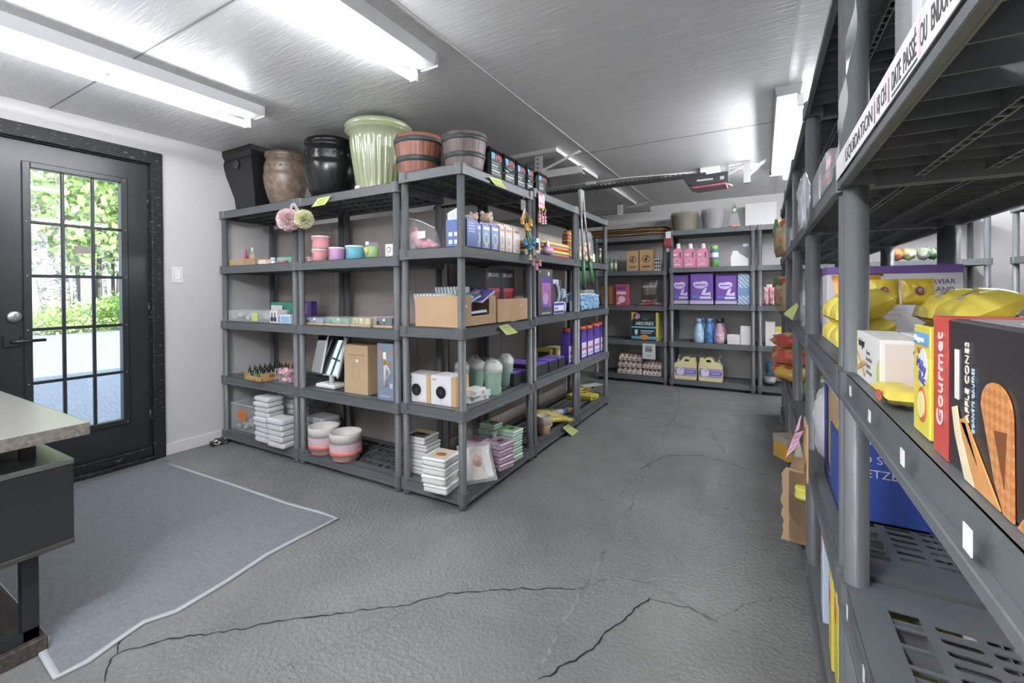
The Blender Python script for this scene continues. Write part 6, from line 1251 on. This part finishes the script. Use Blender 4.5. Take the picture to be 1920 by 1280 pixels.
# pack of drink cans in clear wrap, boxes on the third shelf
TZ = T('R1', 3); TEAL = K('3f8f95', .4); t = thing('treat_tube_pack', 'clear and teal pack of treat tubes on the near upper shelf', 'pack', (1.53, -.965, TZ), -q)
for i in range(5): MB().cyl(.03+.052*i, .04, .01, .235, .024, 16).build('treat_tube', K(['cfd2d2', 'b9bdbf', 'c4a18f', 'd9d6cf', 'a9b37a'][i], .3), t)
MB().box(0, .27, .005, .075, 0, .115, .006).build('teal_sleeve', TEAL, t); MB().box(-.004, .275, .0, .08, .0, .25, .012).build('clear_wrap', clear('eef3f5', .25, .08), t); MB().box(-.004, .05, .0, .08, .22, .29, .01).build('teal_top', TEAL, t)
text('pack_text', 'TORNADO SURETTE', t, K('c9cf5a', .5), .017, (.012, -.0008, .088), sx=.8); text('pack_text', 'O', t, K('d4c45a', .5), .03, (.075, -.0008, .045)); 
for i in range(2): disc('cone_picture', t, K('6b5a2f', .5), .018+.02*i, .05-.006*i, .006, .006, -.0006); poly('cone_picture', t, K(['c9879a', '8a8fd0'][i], .5), [(.013+.02*i, .044), (.023+.02*i, .044), (.021+.02*i, .008), (.015+.02*i, .008)], -.0006)
decal('lime_base', t, K('a9b34a', .5), .0, .27, .0, .012, -.0004)
for i, (y, h0, c1, c2, lab) in enumerate(((-.735, 0, 'cfc9c4', 'd9d2c9', 'white cards stacked beside the far post on the near upper shelf'), (-.805, 0, '2f6a4a', 'c9d6c4', 'green box on the near upper shelf beneath the red one'), (-.80, .042, 'c4564f', 'e0c9c4', 'red and white box on top of the green box on the near upper shelf'))):
    t = thing('snack_carton', lab, 'box', (1.545, y, TZ+h0), -q); w = .12 if i else .06; h = .04 if i else .045; MB().box(0, w, 0, .09, 0, h, .004).build('carton', K(c1, .45), t); decal('print_band', t, K(c2, .5), w*.25, w*.8, h*.35, h*.65)
b = MB(); v = []; f = []; n = 40; a0, a1 = on(1622, 5, 0, FR-.004), on(1583, 300, 0, FR-.004)
for i in range(n+1):
    u = i/n; p = a0.lerp(a1, u); wd = .006+.006*abs(math.sin(u*9)); an = u*7; v += [p+Vector((-.012-wd*math.sin(an)*.6, wd*math.cos(an), 0)), p+Vector((-.012+wd*math.sin(an)*.6, -wd*math.cos(an), .01))]
f = [(2*i, 2*i+1, 2*i+3, 2*i+2) for i in range(n)]; o = MB().add([tuple(p-a1) for p in v], f, True).build('torn_tape', K('a9aaad', .35), None, a1); tag(o, 'twisted grey torn tape strip hanging along the nearest post', 'tape')
# waffle cones box, candy boxes, breadsticks on the near middle shelf
TZ = T('R1', 2)
t = thing('waffle_cone_box', 'large black and red waffle cone box nearest the camera', 'box', (1.505, -1.272, TZ), -q); w, h, d = .285, .143, .11
MB().box(0, w, 0, d, 0, h, .002).build('carton', K('2e2b2d', .35), t); MB().box(-.0008, .042, -.0008, d+.0005, -.0, h+.0008).build('red_end', K('c9473c', .35), t); decal('top_print', t, K('8f8a88', .35), .06, w, .01, d-.01, h, side='t'); decal('top_white_print', t, K('c9c3bd', .35), .13, w, .02, d-.02, h+.0006, side='t')
def waffle(nm, pts, cc): 
    return poly(nm, t, cc, pts, -.0008, .0012)
WAF, nt, b_ = nodes_mat('waffle'); tc = nt.nodes.new('ShaderNodeTexCoord'); mp = nt.nodes.new('ShaderNodeMapping'); mp.inputs['Rotation'].default_value = (0, R(45), 0); mp.inputs['Scale'].default_value = (1, 1, 1); nt.links.new(tc.outputs['Object'], mp.inputs[0]); br = nt.nodes.new('ShaderNodeTexChecker'); br.inputs['Scale'].default_value = 150; br.inputs[1].default_value = lin('c98548'); br.inputs[2].default_value = lin('b5703a'); nt.links.new(mp.outputs[0], br.inputs[0]); nt.links.new(br.outputs[0], b_.inputs[0]); b_.inputs['Roughness'].default_value = .5
CREAM = K('dcc9a0', .5)
n_ = [(.152+.027*math.cos(a), .078+.020*math.sin(a)) for a in [k*PI/12 for k in range(13)]]
waffle('cone_picture', [(.166, .0), (.182, .0), (.180, .076)]+n_[1:-1]+[(.124, .076), (.150, .02)], WAF); poly('cone_inside_picture', t, K('7a4520', .5), [(.150, .060), (.172, .064), (.168, .020)], -.0016, .0008)
waffle('cone_picture', [(.074, .050), (.088, .055), (.160, .0), (.110, .0)], K('c98a4a', .5)); poly('cone_inside_picture', t, K('9a5f30', .5), [(.080, .049), (.090, .051), (.120, .018)], -.0012, .0008); poly('cream_picture', t, CREAM, [(.058, .058), (.070, .062), (.082, .034), (.112, .0), (.090, .0), (.066, .035)], -.0014, .001)
waffle('cone_picture', [(.188, .0), (.262, .0), (.255, .04), (.215, .03)], WAF)
text('red_script', 'Gourmet', t, K('e6c9c4', .5), .026, (.030, -.0016, .030), roty=-PI/2); text('cone_text', 'WAFFLE CONES', t, K('d6cdb4', .5), .0118, (.096, -.0010, .040), roty=-PI/2); text('cone_text', 'CORNETS GAUFRES', t, K('9fb8c9', .5), .0065, (.108, -.0010, .045), roty=-PI/2); MB().box(.062, .070, -.0012, 0, .068, .115).build('white_strip', K('d9d4cf', .5), t)
YB_ = K('d8c83c', .4); BLP = K('5f9acb', .4)
def milky(lab, x, y, rz):
    t = thing('candy_box', lab, 'box', (x, y, TZ), rz, 'yellow candy boxes'); w, h, d = .062, .130, .028
    MB().box(0, w, 0, d, 0, h*.72, .0015).build('carton', YB_, t); MB().box(.0005, w-.0005, .0005, d-.0005, h*.70, h*.99, .001).build('flip_lid', K('cdbd3a', .4), t)
    decal('blue_panel', t, BLP, .004, w-.004, h*.82, h*.93, 0); text('lid_text', '4 Singapore', t, WINK, .010, (.007, -.0012, h*.85), sx=.8)
    disc('milk_splash', t, K('d6d9e0', .5), w*.62, h*.62, w*.26, h*.17); text('brand_text', 'Milky', t, K('4f4fa0', .5), .018, (w*.30, -.0014, h*.62), roty=R(12), sx=.9); text('brand_text', 'Bar', t, K('4f4fa0', .5), .018, (w*.42, -.0014, h*.50), roty=R(12))
    disc('red_ring', t, K('d0623c', .5), w*.58, h*.28, w*.26, h*.16); disc('ring_inside', t, K('e0cf8a', .5), w*.58, h*.28, w*.20, h*.12, -.001); decal('red_mark', t, K('c9554a', .5), w*.30, w*.5, h*.74, h*.79)
    decal('bar_code', t, K('3a3a33', .5), w*.2, w*.6, .006, .020, h*.99, side='t'); return t
milky('yellow candy box with blue panel beside the waffle cone box', 1.507, -1.183, -q)
milky('yellow candy box tilted just left of the front candy box', 1.545, -1.115, -q+R(8)); milky('yellow candy box behind the front candy box', 1.542, -1.186, -q); milky('yellow candy box third back behind the front candy box', 1.576, -1.19, -q)
p0 = on(1606, 617, 0, 1.512); hv = p0.z-TZ
for i in range(2):
    t = thing('breadstick_box', 'white breadstick box with a green edge, %s' % ('nearest the aisle' if i == 0 else 'behind the first white breadstick box'), 'box', (1.510+.062*i, -.775-.02*i, TZ), -q, 'white breadstick boxes'); w, d = .205, .058; h = hv
    MB().box(0, w, 0, d, 0, h, .001).build('carton', K('dedbd6', .45), t)
    if i == 0:
        text('brand_text', 'vitavigor', t, INK, h*.26, (.018, -.0008, h*.70), sx=.75); 
        for k, s_ in enumerate(('Sesame', 'Breadsticks', 'Gressini', 'Au sésame')): text('pack_text', s_, t, K('6f6a66', .5), h*.12, (.095, -.0008, h*(.60-.13*k)))
        MB().box(-.0006, .004, -.0006, d, 0, h).build('green_edge', K('b9c04a', .5), t); disc('green_corner', t, K('b5bf5a', .5), w*.985, h*.32, .02, h*.30, -.0002, a0=PI/2, a1=PI*1.5)
        poly('breadstick_picture', t, K('d3a262', .5), [(.006, h*.52), (.015, h*.57), (.085, h*.16), (.078, h*.10)], -.0008); poly('breadstick_picture', t, K('cf9a54', .5), [(.008, h*.22), (.014, h*.15), (.082, h*.36), (.078, h*.44)], -.0014)
        text('side_text', 'vitavigor', t, K('6b4a33', .5), d*.55, (w+.0008, d*.78, h*.14), rotx=PI/2, rotz=PI/2, roty=-PI/2, sx=.8) if False else None
        MB().box(w, w+.0008, .006, d-.006, .006, h-.006).build('side_panel', K('d3c4b8', .5), t); s_ = text('side_text', 'vitavigor', t, K('5f4535', .5), .026, (w+.0012, d*.80, h*.12), rotx=0); s_.rotation_euler = Matrix(((0, 0, 1), (0, -1, 0), (1, 0, 0))).to_euler() if False else Matrix(((0, 0, 1), (0, 1, 0), (1, 0, 0))).to_euler()
LB = Matrix.Rotation(-PI/2, 4, 'X')
t = thing('candy_bag', 'small yellow bag lying in front of the white breadstick box', 'bag', (1.495, -.985, TZ+.016), -q); MB().pillow(.12, .05, .024, 3, .3, M=Matrix.Translation((0, 0, 0)) @ LB).build('bag_body', K('d6bf45', .35), t); disc('red_ring_print', t, K('c9563f', .5), .085, .0, .018, .008, -.002)
for i, (x, y, s_) in enumerate(((1595, 733, .016), (1631, 780, .016), (1693, 857, .017), (1816, 1011, .019))):
    p = on(x, y, 0, FR-.0005); tag(MB().box(-s_*.45, s_*.45, -.001, 0, -s_*.55, s_*.55).build('price_sticker', K('dcdbd8', .5), None, p, -q), 'small white price sticker on the near middle shelf rim, %s from the far post' % ('first', 'second', 'third', 'fourth')[i], 'price sticker', 'price stickers on the near rim')
for i, (x, y) in enumerate(((1589, 1148), (1620, 1265))):
    p = on(x, y, 0, FR-.0005); tag(MB().box(-.006, .006, -.001, 0, -.013, .013).build('price_sticker', K('d6d3d6', .5), None, p, -q), 'white price sticker on the lower near shelf rim, %s one' % ('upper', 'lower')[i], 'price sticker')
# second unit of the right row
TZ = T('R2', 2); YBAG = K('e6d04a', .35, bump=(25, .2)); 
def ybag(lab, loc, rot, w, h, t_, seed, m=YBAG, logo='8f97a8', name='chip_bag', grp='yellow chip bags'):
    t = thing(name, lab, 'bag', loc, rot, grp); MB().pillow(w, h, t_, seed, .25).build('bag_body', m, t); 
    if logo: disc('logo_print', t, K(logo, .5), w*.5, h*.5, w*.13, h*.17, -t_*.46, .004); disc('logo_print', t, K('d9d6cf', .5), w*.52, h*.52, w*.07, h*.08, -t_*.46-.001, .003)
    return t
for i in range(4):
    for j in range(2): ybag('yellow chip bag lying in the stack by the near post, %s layer, %s' % (('lower', 'upper')[j], ('front left', 'front right', 'rear left', 'rear right')[i]), (1.495+.20*(i // 2), -.30-.17*(i % 2), TZ+.036+.062*j), -q, .160, .12, .068, i+4*j, grp='yellow chip bags in the stack').rotation_euler = (R(-62), 0, -q)
for i in range(5): ybag('yellow chip bag lying on the near shelf behind the breadstick boxes, %s' % ('first', 'second', 'third', 'fourth', 'last')[i], (1.665+.035*(i % 2), -.60-.122*i, TZ+.030), (R(-82), 0, -q), .12, .2, .055, 20+i, grp='yellow chip bags behind the boxes')
for i in range(2): ybag('yellow bag standing upright above the stacked chip bags, %s one' % ('left', 'right')[i], (1.592+.068*i, -.36-.01*i, TZ+.130), (R(-8), 0, 0), .066, .068, .028, 30+i, K('d6b930', .35), '7f3f4a', grp='upright yellow bags')
ybag('orange bag lying on the stacked yellow chip bags by the far post', (1.53, -.28, TZ+.135), (R(-25), 0, R(10)), .12, .085, .04, 40, K('d68a3a', .35, var=('d9b84a', 18, .4, .6)), None, grp=None)
for i, y in enumerate((-.03, .10)):
    t = thing('cereal_box', 'white and purple box behind the yellow bags, %s one' % ('front', 'rear')[i], 'box', (1.535+.006*i, y, TZ), 0, 'white and purple boxes'); w, h, d = .335, .245, .11; MB().box(0, w, 0, d, 0, h, .002).build('carton', K('dad6dc', .45), t); MB().box(-.0008, w+.0008, -.0008, d+.0008, h*.90, h+.001).build('purple_top', K('7a55a8', .45), t)
    if i == 0:
        for x_ in (.36, .85): text('box_text', 'CAVIAR', t, K('5f5a8a', .5), .022, (w*x_, -.0006, h*.76), align='CENTER', sx=.9); text('box_text', 'BRAND', t, K('5f5a8a', .5), .022, (w*x_, -.0006, h*.66), align='CENTER', sx=.9)
        MB().box(w*.30, w*.44, -.0016, 0, h*.87, h*.91).build('hand_hole', K('4a3f3a', .6), t)
        for x_, z_ in ((.22, .55), (.50, .58), (.7, .55), (.95, .57)): disc('fish_picture', t, K('6f6b70', .5), w*x_, h*z_, .012, .005, 0)
        for k in range(4): decal('text_line', t, K('b9b3bd', .5), w*.3, w*(.62-.04*k), h*(.42-.07*k), h*(.43-.07*k))
p = on(1500, 612, 2, T('R3', 2)); t = thing('acrylic_holder', 'clear acrylic holder with white leaflets near the yellow price note', 'holder', (1.50, .70, T('R3', 2)), -q); MB().box(0, .16, 0, .09, 0, .16, .003).build('acrylic_body', ACR, t); MB().box(.01, .15, .02, .03, .004, .14).build('leaflets', K('cfcbd6', .5), t); MB().box(.01, .15, .05, .06, .004, .15).build('leaflets', K('c9c9d2', .5), t)
note('yellow-green price note folded out from the far right row shelf', [(1494, 567), (1497, 574), (1485, 599), (1468, 588)], 1, .86, NOTE, 0, text_=False, bulge=.03)
# clear bag hanging on the second unit's upper shelf
t = thing('hanging_bag', 'clear bag with red tags hanging over the second right unit rim', 'bag', (1.497, -.20, T('R2', 3)+.002), -q)
MB().box(-.21, .19, 0, .08, .004, .115, .01).build('clear_box', clear('e4e6ea', .28, .1), t); MB().pillow(.2, .17, .03, 7, .5, M=Matrix.Translation((-.24, -.03, -.06))).build('clear_bag', clear('dfe1ea', .4, .12), t)
for i, (x, z_) in enumerate(((-.02, .05), (.03, .085), (.05, .02))): MB().box(x, x+.11, .012+.004*i, .016+.004*i, z_, z_+.022).build('red_tag', K('c9505a', .5), t)
# blue pretzel carton on the second unit
TZ = T('R2', 1); BLUE = K('2f4aa0', .4); t = thing('pretzel_carton', 'large blue snack carton with a torn open front', 'box', (1.525, -.05, TZ), -q); w, h, d = .36, .335, .36; k = .005
b = MB(); b.box(0, k, 0, d, 0, h); b.box(w-k, w, 0, d, 0, h); b.box(0, w, d-k, d, 0, h); b.box(0, w, 0, d, 0, k); b.box(0, w, 0, k, h-.022, h); b.box(w*.42, w, 0, k, 0, h*.62); b.box(0, w*.42, 0, k, 0, h*.12); b.box(0, w*.06, 0, k, 0, h); b.build('carton', BLUE, t)
b = MB(); b.box(k, k+.002, k, d-k, k, h-k); b.box(w-k-.002, w-k, k, d-k, k, h-k); b.box(k, w-k, d-k-.002, d-k, k, h-k); b.box(w*.42, w-k, k, k+.002, k, h*.6); b.build('brown_inside', KRAFT, t)
b = MB(); [b.box(w*.42-.002, w*.42+.002, -.0005, k+.0005, h*.12+i*.012, h*.12+i*.012+.007) for i in range(14)]; [b.box(.03+i*.012, .037+i*.012, -.0005, k+.0005, h-.024, h-.021) for i in range(26)]; b.build('torn_edge', K('d9c9b0', .7), t)
M_ = Matrix(((0, 0, 0), (0, 0, 0), (0, 0, 0)))
def near_text(s, size, yy, zz, sx=1):
    o = text('carton_text', s, t, K('c9cbd6', .5), size, (w+.0012, yy, zz), sx=sx); o.rotation_euler = Matrix(((0, 0, 1), (1, 0, 0), (0, 1, 0))).to_euler(); return o
near_text('Pretzels', .085, .015, h*.62, .9); near_text('NO SQUEEZING', .030, .02, h*.47); near_text('PRETZELS PRESS', .030, .02, h*.36)
ybag('yellow and blue foil bag inside the torn blue carton', (1.57, -.225, TZ+.012), -q, .15, .25, .08, 50, K('c9b830', .3, var=('3f55b0', 7, .45, .55)), 'cfd3dc', 'snack_bag', None)
f_ = MB().box(w*.08, w*.42, -.06, -.056, .0, h*.55, 0).build('torn_flap', K('cfa578', .6), t); MB().prism([(w*.1, .02), (w*.3, 0), (w*.42, h*.2), (w*.30, h*.5), (w*.12, h*.45)], .002).build('snack_picture', K('cf9a4a', .5, var=('8a5a2a', 16, .4, .6)), f_, (0, -.0625, 0))
one('blue_foil_bag', 'crumpled blue foil bag lying on top of the blue carton', 'bag', ((1.54, -.22, TZ+h+.001), -q), MB().blob((.10, .1, .021), (.09, .08, .018), 3, .3, 3, 4), K('3a62b4', .3, .2, var=('8fa9d0', 10, .45, .6)))
# yellow packs on the bottom shelves
def ypack(lab, u, y, off=.03, c='d8c43c', h=.30, grp='yellow packs on the bottom shelf'):
    t = thing('yellow_pack', lab, 'box', (FR+off, y, T(u, 0)), -q-R(3), grp); w, d = .12, .20; MB().box(0, w, 0, d, 0, h, .003).build('carton', K(c, .45), t); disc('red_print', t, K('cf4f33', .5), w*.3, h*.66, w*.16, h*.12); decal('white_print', t, K('dcd8c9', .5), w*.55, w*.8, h*.8, h*.88); MB().box(0.02, w-.02, .02, .05, h, h+.0008).build('label', K('d9d6b0', .5), t); decal('fold_line', t, K('a8962c', .5), 0, w, h*.45, h*.455); MB().box(.02, w-.02, .09, .13, h, h+.0008).build('top_print', K('cdb733', .5), t); return t
for i in range(3): ypack('yellow pack with red print under the second right unit shelf, %s' % ('near the post', 'middle', 'far')[i], 'R2', -.52+.125*i, h=.33-.03*i)
t = ypack('pale blue and white pack beside the yellow packs on the bottom shelf', 'R2', -.06, c='b9c9de', h=.34, grp=None); t.name = 'blue_white_pack'
for i in range(5): ypack('yellow pack seen through the slots of the nearest shelf, %s' % ('farthest', 'second', 'middle', 'fourth', 'nearest')[i], 'R1', -.76-.125*i, off=.08, h=.375, grp='yellow packs under the nearest shelf')
for i in range(3): ypack('yellow pack in the rear row under the nearest shelf, %s' % ('far', 'middle', 'near')[i], 'R1', -.80-.2*i, off=.31, h=.33, grp='yellow packs in the rear under the nearest shelf')
# third to fifth unit of the right row
t = thing('torn_carton', 'torn tan cardboard piece sticking out of the bottom shelf of the right row', 'cardboard', (FR-.075, .33, T('R3', 0)+.0), R(-8)); rnd = random.Random(3)
MB().prism([(0, 0), (.12, -.0), (.13, .30), (.02, .31)]+[(.0+.012*rnd.random(), .30-.02*i) for i in range(1, 15)], .006).build('card_face', K('bf9a74', .75, bump=(30, .1, (1, 1, 5))), t); MB().box(.03, .13, .0, .20, 0, .30).build('carton_body', K('b8936c', .75), t)
MB().lathe([(.032, 0), (.036, .012), (.030, .016), (.034, .04), (.030, .048), (0, .05)], 20, (.085, -.012, .20)).build('yellow_cap', K('d9cf4a', .4), t)
note('pink price note curled out on the right row rim, larger lower one', [(1490, 812), (1507, 806), (1490, 838), (1472, 855)], 1, .40, NPK, 3, bulge=.02)
note('pink price note curled out on the right row rim, small upper one', [(1499, 782), (1503, 777), (1498, 802), (1490, 808)], 1, .52, NPK, 0, text_=False, bulge=.02)
for u, k, x, n_, lab in (('R5', 3, 1.42, 3, 'upper'), ('R5', 2, 1.42, 3, 'lower')):
    for i in range(n_):
        y = 2.17+.22*i; t = thing('veggie_bag', 'brown, green and red bag at the right row end, %s shelf, %s' % (lab, ('near', 'middle', 'far')[i]), 'bag', (x, y+.08, T(u, k)), -q+R(25), 'brown and green bags at the row end'); w, h = .15, .27
        MB().pillow(w, h, .07, i+n_, .15, M=Matrix.Translation((0, .03, 0))).build('bag_body', K('b59a74', .5), t); MB().pillow(w*.98, h*.42, .072, i, .1, M=Matrix.Translation((.001, .03, h*.55))).build('red_band', K('b8543c', .45, var=('d9cdb0', 14, .5, .6)), t); poly('green_leaf', t, K('5f8a45', .5), [(w*.2, h*.7), (w*.35, h*1.0), (w*.6, h*.98), (w*.85, h*.72), (w*.5, h*.8)], -.012, .004); decal('green_print', t, K('6f8a4a', .5), w*.25, w*.75, h*.15, h*.22, -.004); disc('orange_print', t, K('cf7a35', .5), w*.8, h*.35, w*.1, h*.07, -.008, .004)
for i, (y, z_, c1, c2) in enumerate(((1.55, 0, 'c9a23c', 'b8433a'), (1.80, 0, 'b8433a', 'd3a84a'), (1.60, .10, 'c94f42', 'cfae6a'), (1.84, .10, 'c9a23c', 'b04038'), (1.68, .20, 'c2483c', 'd0b070'))):
    o = one('pasta_bag', 'red and yellow bag piled on the right row lower shelf, %s' % ('bottom near', 'bottom far', 'middle near', 'middle far', 'top')[i], 'bag', ((1.40, y, T('R4', 1)+z_+.018), -q), MB().blob((.0, .13, .055), (.12, .13, .056), 3, .25, 3, i), K(c1, .35, var=(c2, 13, .45, .56)), 'red and yellow bags in the pile')
for i, (y, c1, c2) in enumerate(((.62, '5f8a3a', 'cfd0b0'), (.82, '7a9a4a', '3f6a35'))):
    one('green_bag', 'green striped bag lying on the lower shelf of the third right unit, %s' % ('near', 'far')[i], 'bag', ((1.51, y, T('R3', 1)+.016), -q), MB().blob((.0, .13, .10), (.09, .12, .10), 3, .12, 3, i+7), K(c1, .35, var=(c2, 16, .45, .56, (1, 1, 4))), 'green striped bags')
one('colourful_bag', 'small yellow, green and orange bag at the far post of the second unit', 'bag', ((1.50, .45, T('R3', 1)), -q), MB().pillow(.15, .22, .07, 9, .3, M=Matrix.Translation((0, .05, 0))), K('d9c75a', .4, var=('cf7a35', 12, .45, .56)))
one('white_sack', 'white plastic sack standing on the second unit lower shelf', 'bag', ((1.50, .16, T('R2', 1)), -q), MB().pillow(.15, .26, .08, 11, .4, M=Matrix.Translation((0, .05, 0))), K('c3c3c4', .4))
t = thing('yellow_carton', 'small yellow carton sticking out low at the far end of the right row', 'box', (1.40, 1.45, T('R4', 0)+.0), -q+R(35)); MB().box(0, .13, 0, .11, 0, .14, .002).build('carton', K('d09a2f', .5), t); MB().box(-.001, .131, -.001, .111, .10, .141).build('grey_top', K('a8a394', .6), t)
t = thing('orange_pack', 'orange and white pack standing low in the third right unit', 'pack', (1.47, 1.02, T('R3', 0)+.004), -q); MB().pillow(.15, .33, .07, 13, .2, M=Matrix.Translation((0, .05, 0))).build('pack_body', K('c9c4b4', .45, var=('8fa07a', 9, .5, .6)), t); disc('orange_print', t, K('cf6f2c', .5), .08, .24, .05, .06, .005, .004)
